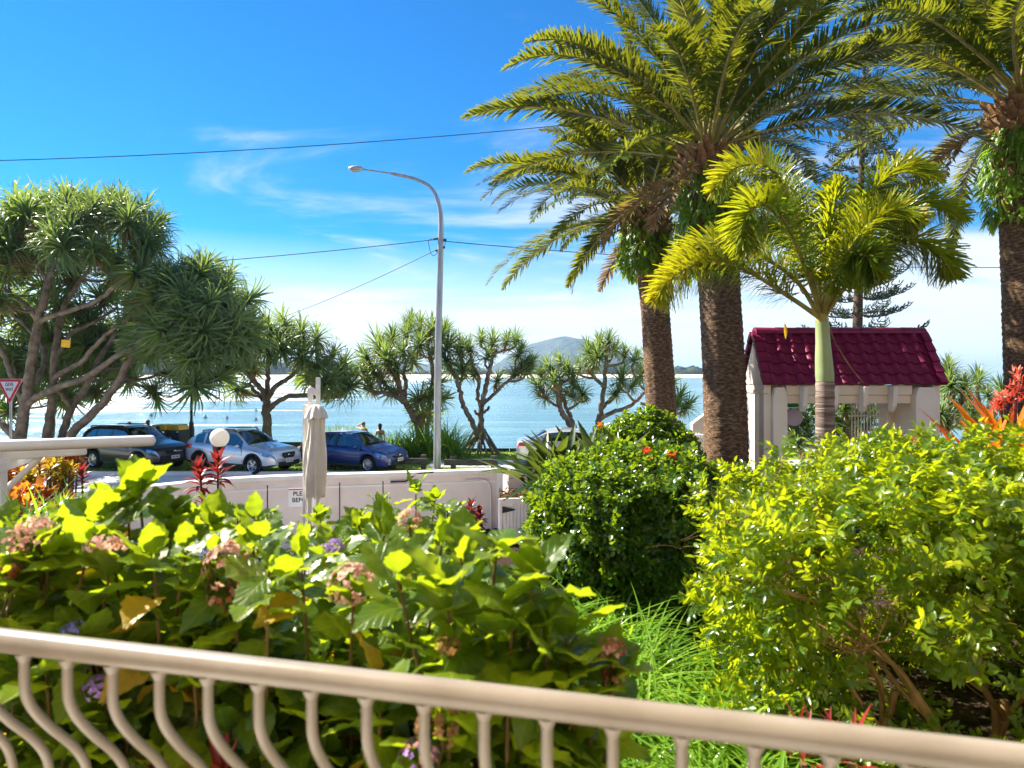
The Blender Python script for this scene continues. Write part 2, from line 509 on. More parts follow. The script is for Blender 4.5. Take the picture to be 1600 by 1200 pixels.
M['croton'] = leafmat('croton_leaf', [(0, (.10, .16, .01)), (.3, (.45, .40, .02)), (.55, (.60, .30, .015)), (.78, (.48, .035, .02)), (1, (.20, .015, .02))], (.80, .40, .02), .42, .3, .5)
M['cordyline'] = leafmat('cordyline_leaf', [(0, (.07, .01, .012)), (.5, (.22, .015, .020)), (1, (.42, .05, .03))], (.55, .06, .03), .34, .32, .5)
M['bromeliad'] = leafmat('bromeliad_leaf', [(0, (.45, .05, .01)), (.5, (.62, .17, .01)), (1, (.70, .30, .02))], (.90, .28, .015), .42, .25, .6)
M['bromflower'] = leafmat('bromeliad_flower', [(0, (.42, .03, .02)), (.5, (.62, .12, .06)), (1, (.80, .52, .42))], (.80, .10, .05), .35, .35, .5)
M['grass'] = leafmat('lawn_blade', [(0, (.08, .15, .015)), (.6, (.18, .28, .03)), (1, (.32, .38, .06))], (.42, .52, .03), .45, .5, .3)
M['redflower'] = leafmat('red_petal', [(0, (.60, .03, .015)), (1, (.75, .14, .03))], (.9, .12, .03), .4, .5, .3)
def petal(name, a, b, t): M[name] = leafmat(name, [(0, a), (1, b)], t, .4, .55, .3)
petal('pink_petal', (.42, .15, .12), (.68, .40, .30), (.75, .40, .28))
petal('blush_petal', (.62, .34, .26), (.80, .58, .48), (.85, .55, .42))
petal('blue_petal', (.14, .15, .45), (.34, .34, .66), (.35, .35, .75))
petal('purple_petal', (.28, .14, .46), (.48, .32, .66), (.5, .3, .7))
petal('brown_petal', (.12, .055, .02), (.34, .19, .06), (.4, .22, .06))
petal('russet_petal', (.30, .07, .04), (.48, .17, .10), (.6, .2, .1))

def glassmat(name, tint=(.30, .36, .36), refl=.10):
    m, n, b = newmat(name)
    n.nodes.remove(b)
    tr = n.nodes.new('ShaderNodeBsdfTransparent'); tr.inputs[0].default_value = (*tint, 1)
    gl = n.nodes.new('ShaderNodeBsdfGlossy'); gl.inputs['Roughness'].default_value = 0.02
    gl.inputs['Color'].default_value = (.95, .97, 1, 1)
    fr = n.nodes.new('ShaderNodeLayerWeight'); fr.inputs['Blend'].default_value = 0.35
    mr = n.nodes.new('ShaderNodeMapRange'); mr.inputs['To Min'].default_value = refl; mr.inputs['To Max'].default_value = 0.95
    n.links.new(fr.outputs['Fresnel'], mr.inputs['Value'])
    ms = n.nodes.new('ShaderNodeMixShader')
    n.links.new(mr.outputs[0], ms.inputs[0]); n.links.new(tr.outputs[0], ms.inputs[1]); n.links.new(gl.outputs[0], ms.inputs[2])
    n.links.new(ms.outputs[0], n.nodes['Material Output'].inputs['Surface'])
    return m
M['glass'] = glassmat('car_glass')
M['lens'] = glassmat('lamp_lens', (.8, .82, .85), .25)

def paint(name, c, flake=.5, rough=.3, coat=1.0):
    m, n, b = newmat(name)
    f = noise(n, 3.0, 4)
    n.links.new(ramp(n, f, [(.3, tuple(x * .93 for x in c)), (.7, c)]), b.inputs['Base Color'])
    b.inputs['Metallic'].default_value = flake; b.inputs['Roughness'].default_value = rough
    b.inputs['Coat Weight'].default_value = coat; b.inputs['Coat Roughness'].default_value = .04
    return m
M['paint_silver'] = paint('paint_silver', (.62, .65, .70), .55, .34)
M['paint_blue'] = paint('paint_blue', (.006, .022, .14), .25, .30)
M['paint_dark'] = paint('paint_dark', (.004, .006, .012), .0, .35, .5)
M['paint_grey'] = paint('paint_grey', (.55, .56, .58), .5, .32)
def simple(name, c, rough=.4, metal=0, spec=.5, emit=None):
    m, n, b = newmat(name)
    f = noise(n, 8, 3)
    n.links.new(ramp(n, f, [(.2, tuple(x * .88 for x in c)), (.8, c)]), b.inputs['Base Color'])
    b.inputs['Roughness'].default_value = rough; b.inputs['Metallic'].default_value = metal
    b.inputs['Specular IOR Level'].default_value = spec
    return m
M['tail_red'] = simple('tail_lamp_red', (.60, .03, .02), .15)
M['orange_lens'] = simple('orange_lens', (.75, .22, .03), .15)
M['chrome'] = simple('chrome', (.75, .76, .78), .12, 1.0)
M['plate'] = simple('number_plate', (.72, .73, .72), .4)
def opal():
    m, n, b = newmat('opal_globe')
    b.inputs['Base Color'].default_value = (.88, .86, .82, 1)
    b.inputs['Roughness'].default_value = .25
    b.inputs['Subsurface Weight'].default_value = .0
    tr = n.nodes.new('ShaderNodeBsdfTranslucent'); tr.inputs[0].default_value = (.9, .86, .8, 1)
    ms = n.nodes.new('ShaderNodeMixShader'); ms.inputs[0].default_value = .45
    n.links.new(b.outputs[0], ms.inputs[1]); n.links.new(tr.outputs[0], ms.inputs[2])
    n.links.new(ms.outputs[0], n.nodes['Material Output'].inputs['Surface'])
    return m
M['opal'] = opal()
def palmbark():
    m, n, b = newmat('date_palm_bark')
    a = noise(n, 5, 6, sc=(2.2, 2.2, 6.5)); 
    n.links.new(ramp(n, a, [(.30, (.045, .026, .015)), (.52, (.15, .092, .056)), (.72, (.34, .23, .15))]), b.inputs['Base Color'])
    b.inputs['Roughness'].default_value = .9; b.inputs['Specular IOR Level'].default_value = .15
    bump(n, b, noise(n, 16, 5, sc=(1.5, 1.5, 5)), .9, .03)
    return m
M['palmbark'] = palmbark()
def ringed(name, c1, c2, c3):
    m, n, b = newmat(name)
    a = noise(n, 3, 6, sc=(.6, .6, 9))
    n.links.new(ramp(n, a, [(.34, c1), (.52, c2), (.66, c3)]), b.inputs['Base Color'])
    b.inputs['Roughness'].default_value = .75
    bump(n, b, noise(n, 9, 4, sc=(.5, .5, 6)), .6, .02)
    return m
M['foxtrunk'] = ringed('foxtail_trunk', (.06, .04, .03), (.17, .12, .095), (.33, .26, .22))
M['crownshaft'] = surf('crownshaft', (.19, .26, .10), (.30, .36, .17), 2.2, .5, .35, bmp=.1, sc=(1, 1, .35))
# ------------------------------------------------------------------ the setting
def grid_mesh(name, xs, ys, zf, mat):
    nx, ny = len(xs), len(ys)
    V = np.array([(x, y, zf(x, y)) for y in ys for x in xs])
    F = np.array([(j * nx + i, j * nx + i + 1, (j + 1) * nx + i + 1, (j + 1) * nx + i) for j in range(ny - 1) for i in range(nx - 1)])
    return qmesh(name, V, F, mat)

def struct(name, me):
    o = inst(name, me); o['kind'] = 'structure'; return o

xs = np.concatenate([[-14000, -5000, -1500, -500, -200, -90], np.arange(-50, -8, 3), np.arange(-8, 8.1, .4), np.arange(9, 51, 3), [90, 200, 500, 1500, 5000, 14000]])
ys = np.concatenate([[-14000, -3000, -500, -80, -20], np.arange(-6, 1.1, 1), np.arange(1.2, 18, .3), np.arange(18, 50, .8), [70, 200, 600, 1500, 4000, 14000]])
def ground_z(x, y):
    return gz(x, y) + (.025 * math.sin(x * 5.1) * math.sin(y * 4.3) if 1 < y < 14 and abs(x) < 9 else 0)
struct('ground', grid_mesh('ground', xs, ys, ground_z, M['soil']))

# coast road, verge and a pale drive beyond the log barrier
def sheet(name, x0, x1, y0, y1, dz, mat, nx=40, ny=8, wob=0):
    return struct(name, grid_mesh(name, np.linspace(x0, x1, nx), np.linspace(y0, y1, ny), lambda x, y: gz(x, y) + dz, mat))
sheet('road', -70, 70, 17.9, 25.0, .010, M['concrete'], 60, 20)
mb = MB(); mb.box((0, 25.08, .07), (140, .16, .14)); o = mb.build('kerb', M['concrete'], smooth=False); o['kind'] = 'structure'
sheet('lawn', -70, 70, 25.16, 33.2, .006, M['lawn'], 60, 30)
sheet('side_road', -3.4, 70, 27.2, 29.4, .014, M['asphalt'], 40, 6)
sheet('beach', -90, 90, 33.1, 52, .012, M['sand'], 40, 24)
o = sheet('driveway', -12, -.4, 12.6, 15.9, .012, M['concrete'], 24, 10)

# sea
def seamat():
    m, n, b = newmat('sea_water')
    c = n.nodes.new('ShaderNodeTexCoord')
    base = noise(n, .012, 4, vec=c.outputs['Object'], sc=(.35, 1, 1))
    col = ramp(n, base, [(.30, (.05, .16, .22)), (.5, (.075, .22, .29)), (.72, (.16, .33, .38))])
    # foam lines: long streaks parallel to the shore, thickest off the western beach
    sep = n.nodes.new('ShaderNodeSeparateXYZ'); n.links.new(c.outputs['Object'], sep.inputs[0])
    f1 = noise(n, .09, 7, .62, vec=c.outputs['Object'], sc=(.16, 1, 1), dist=.8)
    mask = n.nodes.new('ShaderNodeMapRange'); mask.interpolation_type = 'SMOOTHSTEP'
    mask.inputs['From Min'].default_value = 10; mask.inputs['From Max'].default_value = -85
    mask.inputs['To Min'].default_value = -.16; mask.inputs['To Max'].default_value = .10
    n.links.new(sep.outputs[0], mask.inputs['Value'])
    ad = n.nodes.new('ShaderNodeMath'); ad.operation = 'ADD'
    n.links.new(f1, ad.inputs[0]); n.links.new(mask.outputs[0], ad.inputs[1])
    fm = n.nodes.new('ShaderNodeMapRange'); fm.interpolation_type = 'SMOOTHSTEP'
    fm.inputs['From Min'].default_value = .53; fm.inputs['From Max'].default_value = .68
    n.links.new(ad.outputs[0], fm.inputs['Value'])
    mx = n.nodes.new('ShaderNodeMix'); mx.data_type = 'RGBA'
    n.links.new(fm.outputs[0], mx.inputs[0]); mx.inputs[7].default_value = (.80, .82, .82, 1)
    rip = noise(n, .33, 6, .7, vec=c.outputs['Object'], sc=(.10, 1, 1), dist=.4)       # wind streaks
    rc = n.nodes.new('ShaderNodeMapRange'); rc.inputs['From Min'].default_value = .35; rc.inputs['From Max'].default_value = .65
    rc.inputs['To Min'].default_value = .62; rc.inputs['To Max'].default_value = 1.35
    n.links.new(rip, rc.inputs['Value'])
    vm = n.nodes.new('ShaderNodeVectorMath'); vm.operation = 'SCALE'
    n.links.new(col, vm.inputs[0]); n.links.new(rc.outputs[0], vm.inputs['Scale'])
    n.links.new(vm.outputs[0], mx.inputs[6])
    n.links.new(mx.outputs[2], b.inputs['Base Color'])
    rr = n.nodes.new('ShaderNodeMapRange'); rr.inputs['To Min'].default_value = .12; rr.inputs['To Max'].default_value = .6
    n.links.new(fm.outputs[0], rr.inputs['Value']); n.links.new(rr.outputs[0], b.inputs['Roughness'])
    b.inputs['IOR'].default_value = 1.33
    b.inputs['Specular IOR Level'].default_value = .5
    h1 = noise(n, .8, 6, .65, vec=c.outputs['Object'], sc=(.22, 1, 1), dist=.5)
    h2 = noise(n, .07, 3, .5, vec=c.outputs['Object'], sc=(.25, 1, 1))
    a2 = n.nodes.new('ShaderNodeMath'); a2.operation = 'MULTIPLY_ADD'
    n.links.new(h2, a2.inputs[0]); a2.inputs[1].default_value = 1.4; n.links.new(h1, a2.inputs[2])
    bump(n, b, a2.outputs[0], .9, .6)
    return m
M['sea'] = seamat()
struct('sea', grid_mesh('sea', np.array([-14000, -3000, -600, -100, 0, 100, 600, 3000, 14000.]), np.array([36, 60, 120, 300, 900, 3000, 14000.]), lambda x, y: -2.0, M['sea']))

# far sand spit, its scrub, and the mountain behind
def spit_z(x, y):
    return -2.4 + 4.2 * sstep(880, 960, y + 30 * math.sin(x * .004) + 8 * math.sin(x * .03)) * (1 - .0 * x)
struct('sand_spit', grid_mesh('sand_spit', np.linspace(-2600, 330, 90), np.linspace(860, 1500, 14), spit_z, M['sand']))
struct('far_beach', grid_mesh('far_beach', np.linspace(300, 900, 40), np.linspace(1500, 2000, 8), lambda x, y: -2.5 + 6 * sstep(1540, 1600, y) * (1 - sstep(560, 640, x)), M['sand']))
M['scrub'] = surf('coastal_scrub', (.012, .022, .012), (.045, .065, .03), .05, .95, .1, bmp=1.0, bscale=.12, bdist=4)
def scrub(name, x0, x1, y0, hfun, n, mat, kind='stuff', depth=120):
    """a far wood as a lumpy band of leafy mounds"""
    ps = []; T = []
    r = np.random.default_rng(31 + n)
    px_ = r.uniform(x0, x1, n); py_ = y0 + r.uniform(0, depth, n)
    vs = []; fs = []
    ico = MB(); ico.sphere((0, 0, 0), 1, 7, 5)
    iv = np.array(ico.v); ifc = [f for f in ico.f if len(f) == 4]
    for x, y in zip(px_, py_):
        h = hfun(x) * r.uniform(.6, 1.25); w = h * r.uniform(.8, 2.0)
        vv = iv * np.array([w, w, h]) * (1 + r.uniform(-.25, .25, (len(iv), 1))) + np.array([x, y, 1.0 + h * .2])
        vs.append(vv); fs.append(np.array(ifc) + len(iv) * len(fs))
    me = qmesh(name, np.concatenate(vs), np.concatenate(fs), mat)
    return tag(inst(name, me), kind=kind)
scrub('far_wood', -2600, 330, 985, lambda x: 7 + 6 * (x < -250) + 3 * math.sin(x * .01), 800, M['scrub'])
scrub('headland_wood', 300, 620, 1620, lambda x: 8 + 4 * math.sin(x * .02), 160, M['scrub'])
M['mountain'] = surf('mountain_forest', (.035, .055, .05), (.075, .095, .08), .012, .95, .05, bmp=.8, bscale=.03, bdist=25)
from mathutils import noise as mn
def hill_z(x, y):
    d = math.hypot((x - 245) / 380.0, (y - 3050) / 330.0)
    z = 164 * max(0, math.cos(min(d, 1) * math.pi / 2)) ** .9 if d < 1 else 0
    d2 = math.hypot((x + 1000) / 1250.0, (y - 3300) / 500.0)
    z = max(z, 62 * max(0, 1 - d2 * d2))
    z += (16 * mn.noise((x * .006, y * .006, 1)) + 7 * mn.noise((x * .02, y * .02, 4))) * min(1, z / 30)
    if d < .16: z = min(z, 172 + 6 * mn.noise((x * .02, y * .02, 2)))
    return z - 3
struct('hills', grid_mesh('hills', np.linspace(-2400, 900, 160), np.linspace(2600, 3900, 60), hill_z, M['mountain']))

# ------------------------------------------------------------------ street lamp with its cables
Yp = 26.6
lp = empty('street_lamp', P(683, 733, Yp), label='tall grey steel street lamp with a curved outreach arm behind the log barrier', cat='street lamp')
b0 = P(683, 733, Yp)
def rel(p, o=b0): return p - o
mb = MB()
pts = [rel(P(683, 736, Yp)), rel(P(684.5, 560, Yp)), rel(P(688, 400, Yp)), rel(P(689, 350, Yp)), rel(P(687, 325, Yp)), rel(P(681, 305, Yp)), rel(P(671, 291, Yp)), rel(P(657, 283, Yp)), rel(P(640, 277, Yp)), rel(P(612, 271, Yp))]
pp = smooth_path(pts, 5)
mb.tube(pp, [.150 - .085 * min(1, i / (len(pp) * .62)) for i in range(len(pp))], 12)
mb.build('pole', M['steel'], lp)
mb = MB(); mb.tube([rel(P(612, 271, Yp)), rel(P(568, 264.5, Yp))], .03, 8); mb.build('outreach_arm', M['steel'], lp)
mb = MB(); mb.sphere(rel(P(556, 263.3, Yp)), .30, 14, 8, (1, .55, .36)); hd = mb.build('lamp_head', M['steel'], lp)
mb = MB(); mb.sphere(rel(P(555, 266.5, Yp)), .17, 12, 6, (1, .7, .5)); mb.build('diffuser', M['lens'], lp)
mb = MB(); mb.box(rel(P(683, 733, Yp)) + Vector((0, 0, .015)), (.42, .42, .03)); mb.build('base_plate', M['steel'], lp, smooth=False)
for (qx, qy) in ((681, 373), (694, 375.5), (692, 387), (684, 391)):
    mb = MB(); mb.lathe([(.03, -.09), (.06, -.06), (.035, -.03), (.06, 0), (.035, .03), (.06, .06), (.03, .09)], 8, Matrix.Translation(rel(P(qx, qy, Yp))) @ Matrix.Rotation(R(80), 4, 'Y'))
    mb.build('insulator', M['black'], lp)
mb = MB(); mb.bar(rel(P(671, 374, Yp)), rel(P(698, 374, Yp)), .05, .05); mb.build('crossarm', M['steel'], lp)
mb = MB()
mb.tube(smooth_path([rel(P(669, 376, Yp)), rel(P(672, 392, Yp)), rel(P(676, 399, Yp)), rel(P(682, 397, Yp)), rel(P(686, 390, Yp))], 4), .012, 5)
mb.tube(smooth_path([rel(P(696, 376, Yp)), rel(P(695, 384, Yp)), rel(P(692, 389, Yp))], 4), .012, 5)
mb.build('jumper_lead', M['cable'], lp)

def wire(a, b, sag, label, r=.016, n=24):
    mb = MB(); pts = []
    for i in range(n + 1):
        t = i / n; p = a.lerp(b, t); p.z -= sag * 4 * t * (1 - t); pts.append(p)
    mb.tube(pts, r, 5)
    return tag(mb.build('overhead_cable', M['cable']), label, 'cable', 'overhead cables')
wire(P(-260, 256, 25), P(1420, 128, 29), .75, 'highest overhead cable crossing the blue sky above the street lamp')
wire(P(1240, 212, 30), P(1900, 318, 27), .2, 'overhead cable sloping down past the date palm at the picture edge')
wire(P(683, 374, Yp), P(-300, 434, 27), .35, 'overhead cable running from the street lamp pole to the big pandanus')
wire(P(696, 377, Yp), P(1900, 410, 29), .55, 'overhead cable running from the street lamp pole behind the palms')
wire(P(684, 389, Yp), P(380, 515, 40), .25, 'lower service cable sloping from the lamp pole to the smaller pandanus')

# ------------------------------------------------------------------ boundary wall, pipe post, gate
def wall_run(pts, z0, z1, th, name, label, capw=.30, caph=.09):
    root = empty(name, (pts[0][0], pts[0][1], z0), label=label, cat='wall')
    o = Vector((pts[0][0], pts[0][1], z0))
    mb = MB(); cp = MB()
    n = len(pts)
    offs = []
    for i, p in enumerate(pts):
        a = Vector(pts[max(0, i - 1)] + (0,)); b = Vector(pts[min(n - 1, i + 1)] + (0,))
        t = (b - a).normalized(); offs.append(Vector((-t.y, t.x, 0)))
    def strip(mbx, w, za, zb):
        vs = []
        for p, q in zip(pts, offs):
            c = Vector((p[0], p[1], 0)) - Vector((o.x, o.y, 0))
            vs += [c - q * w / 2 + Vector((0, 0, za)), c + q * w / 2 + Vector((0, 0, za)), c + q * w / 2 + Vector((0, 0, zb)), c - q * w / 2 + Vector((0, 0, zb))]
        fs = []
        for i in range(n - 1):
            a = i * 4; b = a + 4
            for k in range(4):
                k2 = (k + 1) % 4
                fs.append((a + k, b + k, b + k2, a + k2))
        fs += [(0, 1, 2, 3), ((n - 1) * 4 + 3, (n - 1) * 4 + 2, (n - 1) * 4 + 1, (n - 1) * 4)]
        mbx.add(vs, fs)
    strip(mb, th, 0, z1 - z0 - caph)
    strip(cp, capw, z1 - z0 - caph, z1 - z0)
    return root, o, mb, cp, strip
wp = [(-10.2, 13.2), (-8.1, 14.2), (-6.5, 15.45), (-4.95, 16.0), (-2.6, 16.5), (-.36, 17.0)]
wpp = [(p.x, p.y) for p in smooth_path([(x, y, 0) for x, y in wp], 5)]
root, wo_, mb, cp, strip = wall_run(wpp, -.55, 1.37, .2, 'boundary_wall', 'long curved pinkish white boundary wall in front of the parked cars')
mb.build('panel', M['wall'], root, angle=.5); cp.build('coping', M['wall_cap'], root, angle=.5)
band = MB(); strip(band, .225, 1.60, 1.645); band.build('moulding', M['wall_cap'], root, angle=.5)
line = MB(); strip(line, .206, 1.56, 1.598); line.build('shadow_gap', M['wall'], root, angle=.5)
# conduit and end post on the right end
ep = Vector((-.36, 17.0, 0)) - wo_
mb = MB(); mb.box(Vector((-.30, 16.93, .43)) - wo_, (.15, .16, 1.98)); mb.build('end_post', M['wall_cap'], root, smooth=False, bevel=.015)
mb = MB(); mb.tube(smooth_path([Vector((-1.15, 16.70, 1.13)) - wo_, Vector((-.72, 16.79, 1.12)) - wo_, Vector((-.56, 16.82, 1.0)) - wo_, Vector((-.52, 16.82, .5)) - wo_, Vector((-.52, 16.82, -.5)) - wo_], 5), .022, 8); mb.build('conduit', M['pipe'], root)
mb = MB(); mb.tube([Vector((-2.9, 16.30, 1.15)) - wo_, Vector((-2.55, 16.38, 1.15)) - wo_, Vector((-2.3, 16.43, 1.33)) - wo_, Vector((-1.9, 16.5, 1.36)) - wo_], .02, 8); mb.build('bent_pipe', M['dark_line'], root)
for x0 in (-7.2, -5.6, -3.9, -2.85):
    i = min(range(len(wpp)), key=lambda k: abs(wpp[k][0] - x0))
    mb = MB(); mb.box(Vector((wpp[i][0], wpp[i][1] - .112, .42)) - wo_, (.018, .016, 1.5)); mb.build('joint_strip', M['dark_line'], root, smooth=False)

# small sign on the wall
def text_mesh(body, size, mat, ext=.002, align_x='CENTER', shear=0, xs=1.0):
    cu = bpy.data.curves.new('lettering', 'FONT')
    cu.body = body; cu.size = size; cu.extrude = ext; cu.align_x = align_x; cu.align_y = 'CENTER'; cu.offset = size * .018
    o = bpy.data.objects.new('lettering', cu); COL.objects.link(o)
    o.scale.x = xs
    dg = bpy.context.evaluated_depsgraph_get()
    me = bpy.data.meshes.new_from_object(o.evaluated_get(dg))
    if xs != 1.0: me.transform(Matrix.Diagonal((xs, 1, 1, 1)))
    bpy.data.objects.remove(o); bpy.data.curves.remove(cu)
    me.materials.clear(); me.materials.append(mat)
    return me
sp = P(473, 777, 15.6)
sg = empty('wall_sign', sp, label='small white driveway sign with PLEASE lettering fixed on the boundary wall beside the folded umbrella', cat='sign')
ang = R(12)
sg.rotation_euler.z = ang
mb = MB(); mb.box((0, 0, 0), (.62, .02, .42)); mb.build('board', M['sign_white'], sg, smooth=False)
mb = MB(); mb.box((0, -.012, .185), (.62, .006, .022)); mb.build('red_band', M['red_sign'], sg, smooth=False)
for t, z in (('PLEASE', .085), ('BEFORE', -.06)):
    inst('lettering', text_mesh(t, .135, M['sign_black']), sg, Matrix.Translation((0, -.0125, z)) @ Matrix.Rotation(R(90), 4, 'X'))

# low planter wall right of it with the board gate below
rw = [(-.15, 17.05), (.25, 17.35), (.7, 17.3), (1.15, 16.9), (1.5, 16.2)]
rwp = [(p.x, p.y) for p in smooth_path([(x, y, 0) for x, y in rw], 5)]
root, o2, mb, cp, strip = wall_run(rwp, .2, 1.36, .2, 'planter_wall', 'short curved white planter wall beside the road behind the mulch bed')
mb.build('panel', M['wall'], root, angle=.5); cp.build('coping', M['wall_cap'], root, angle=.5)
mb = MB(); mb.box((.70, 16.55, .62), (2.0, .86, .2)); o = mb.build('mulch_bed', M['mulch'], smooth=False); o['kind'] = 'structure'
mb = MB(); mb.box((.70, 16.09, .30), (2.0, .06, .86)); o = mb.build('planter_edge', M['pipe'], smooth=False, bevel=.01); o['kind'] = 'structure'
V, F, T = scatter(leaf_t(1, .45, 2, 'round', .2, .2), np.column_stack([rng.uniform(-.3, 1.4, 900), rng.uniform(16.05, 16.95, 900), .74 + rng.uniform(0, .09, 900) + .12 * rng.random(900) ** 3]), rdirs(900), rdirs(900), rng.uniform(.04, .11, 900), rng.random(900))
tag(inst('mulch', qmesh('mulch', V, F, M['dead_leaf'])), kind='stuff')
gt = empty('garden_gate', (-.29, 16.0, -.33), label='low white board gate with black strap hinge under the mulch bed', cat='gate')
gt.rotation_euler.z = R(3)
mb = MB(); mb.box((0.02, 0, .56), (.08, .07, 1.15)); mb.build('post', M['pipe'], gt, smooth=False, bevel=.01)
for k in range(12):
    mb = MB(); mb.box((.115 + k * .083, 0, .53), (.076, .03, 1.02)); mb.build('board', M['pipe'], gt, smooth=False, bevel=.006)
mb = MB(); mb.box((.55, -.012, 1.10), (1.0, .07, .10)); mb.build('top_rail', M['pipe'], gt, smooth=False, bevel=.01)
mb = MB(); mb.box((.55, .03, .15), (1.0, .03, .09)); mb.build('bottom_rail', M['pipe'], gt, smooth=False)
mb = MB(); mb.prism([(.06, .08), (.06, -.08), (.36, -.012), (.36, .012)], .012, Matrix.Translation((0, -.032, .88))); mb.build('strap_hinge', M['black'], gt, smooth=False)

# dark green retaining boards and rocks at the sea edge
mb = MB()
for x0, x1, y, z in ((-24, -9.6, 33.0, .42), (-2.4, 9, 32.5, .17)):
    r_ = empty('retaining_wall', ((x0 + x1) / 2, y, 0), label='low dark green retaining wall along the lawn edge ' + ('behind the silver car' if x0 < -10 else 'beside the single pandanus'), cat='wall', group='retaining walls at the sea edge')
    nb = 5
    for k in range(nb):
        w = (x1 - x0) / nb
        b_ = MB(); b_.box((x0 + w * (k + .5) - (x0 + x1) / 2, 0, z / 2 - .1), (w - .02, .14, z + .2)); b_.build('board', M['green_wall'], r_, smooth=False)
for k, (px, py, s) in enumerate(((432, 703, .42), (447, 706, .5), (462, 708, .38), (476, 712, .45), (420, 700, .3), (505, 716, .4))):
    c = P(px, py, 31.2); mb = MB(); mb.sphere((0, 0, 0), s, 10, 7, (1.25, .9, .62))
    vv = []
    for v in mb.v:
        q = Vector(v); q *= 1 + .28 * mn.noise(q * 2.6 + Vector((k * 7, 0, 0))); vv.append(tuple(q))
    mb.v = vv
    o = mb.build('rock', M['rock'], smooth=True); o.location = (c.x, c.y, s * .3)
    tag(o, 'brown rock at the foot of the dark green wall, ' + ('leftmost but one', 'third from the left', 'fourth from the left', 'second from the right', 'leftmost of the heap', 'rightmost of the heap')[k], 'rock', 'rocks in front of the retaining wall')

# log barriers
def log_barrier(x0, x1, posts, Y, label):
    r_ = empty('log_barrier', ((x0 + x1) / 2, Y, 0), label=label, cat='barrier', group='log barriers along the verge')
    c = (x0 + x1) / 2
    mb = MB(); mb.bar((x0 - c, -.1, .34), (x1 - c, -.1, .34), .12, .24); mb.build('rail', M['timber_dark'], r_, smooth=False, bevel=.03)
    for p in posts:
        mb = MB(); mb.box((p - c, .03, .27), (.2, .18, .62)); mb.build('post', M['timber_dark'], r_, smooth=False, bevel=.03)
Yb = 26.2
X = lambda px, Y: (px - 800) / FPX * Y
log_barrier(X(694, Yb), X(778, Yb), (X(708, Yb), X(771, Yb)), Yb, 'weathered log barrier rail right of the street lamp')
log_barrier(X(600, Yb), X(668, Yb), (X(612, Yb), X(660, Yb)), Yb + .3, 'weathered log barrier end showing past the nose of the blue hatchback')

# park lamp post, bins
q = P(299, 706, 30.5)
pl = empty('park_lamp', (q.x, q.y, 0), label='slim black park lamp post standing between the silver car and the yellow topped bins', cat='lamp post')
mb = MB(); mb.lathe([(.13, 0), (.13, 1.3), (.10, 1.36), (.11, 1.5), (.06, 1.62), (.05, 4.3), (.045, 5.4)], 12); mb.build('post', M['black'], pl)
mb = MB(); mb.lathe([(.05, 5.4), (.2, 5.45), (.26, 5.75), (.3, 5.8), (.05, 6.0)], 12); mb.build('lamp_head', M['black'], pl)
for k, (px, wd) in enumerate(((255, .78), (277, .72))):
    q = P(px, 700, 29.6)
    be = empty('bin_enclosure', (q.x, q.y, 0), label=('yellow lidded bin with a round opening and a yellow notice on its door' if k == 0 else 'yellow lidded bin with plain slate panels next to the black lamp post'), cat='bin', group='paired park bins')
    be.rotation_euler.z = R(-12)
    for sx in (-1, 1):
        mb = MB(); mb.box((sx * (wd / 2 - .02), 0, .62), (.04, .7, 1.24)); mb.build('side_panel', M['bin_grey'], be, smooth=False)
    mb = MB(); mb.box((0, -.34, .62), (wd - .09, .03, 1.2)); fp = mb.build('door', M['bin_grey'], be, smooth=False)
    if k == 0:
        mb = MB(); mb.box((.02, -.365, .84), (wd - .2, .012, .62)); mb.build('notice', M['yellow'], fp, smooth=False)
    mb = MB(); mb.box((0, 0, 1.27), (wd, .74, .05)); mb.build('top_frame', M['bin_grey'], be, smooth=False)
    mb = MB(); mb.prism([(-wd / 2 + .02, 0), (wd / 2 - .02, 0), (wd / 2 - .06, .19), (wd / 2 - .14, .24), (-wd / 2 + .14, .24), (-wd / 2 + .06, .19)], .66, Matrix.Translation((0, -.33, 1.297))); ld = mb.build('lid', M['yellow'], be, bevel=.015, angle=.5)
    if k == 0:
        mb = MB(); mb.lathe([(.09, 0), (.09, .02)], 16, Matrix.Translation((.02, -.332, 1.40)) @ Matrix.Rotation(R(90), 4, 'X')); mb.build('opening', M['black'], ld)

# give way sign
q = P(17, 592, 18.6)
gw = empty('give_way_sign', (q.x, q.y, 0), label='red bordered triangular GIVE WAY sign on a grey pole under the big pandanus', cat='road sign')
gw.rotation_euler.z = R(-6)
zt = q.z; s = .80
def tri(sz, zt, y, mat, name, rad=.05, ext=.004):
    cz = zt - .866 * s / 3
    pts = []
    for (vx, vz) in ((-sz / 2, cz + .866 * sz / 3), (sz / 2, cz + .866 * sz / 3), (0, cz - .866 * sz * 2 / 3)):
        d = Vector((0 - vx, 0, cz - vz)).normalized()
        c = Vector((vx, 0, vz)) + d * rad * 2
        a0 = math.atan2(-d.z, -d.x)
        for k in range(-2, 3):
            a = a0 - k * R(30) * 1.0
            pts.append((c.x + rad * math.cos(a), c.z + rad * math.sin(a)))
    mb = MB(); mb.prism(pts, ext, Matrix.Translation((0, y, 0))); return mb.build(name, mat, gw, smooth=False)
tri(.80, zt, -.045, M['sign_white'], 'sign_plate', .035)
tri(.775, zt, -.0485, M['red_sign'], 'red_border', .033)
tri(.535, zt, -.052, M['sign_white'], 'white_field', .012)
cz = zt - .866 * s / 3
inst('lettering', text_mesh('GIVE', .135, M['sign_black'], .001, xs=.86), gw, Matrix.Translation((0, -.0535, cz + .075)) @ Matrix.Rotation(R(90), 4, 'X'))
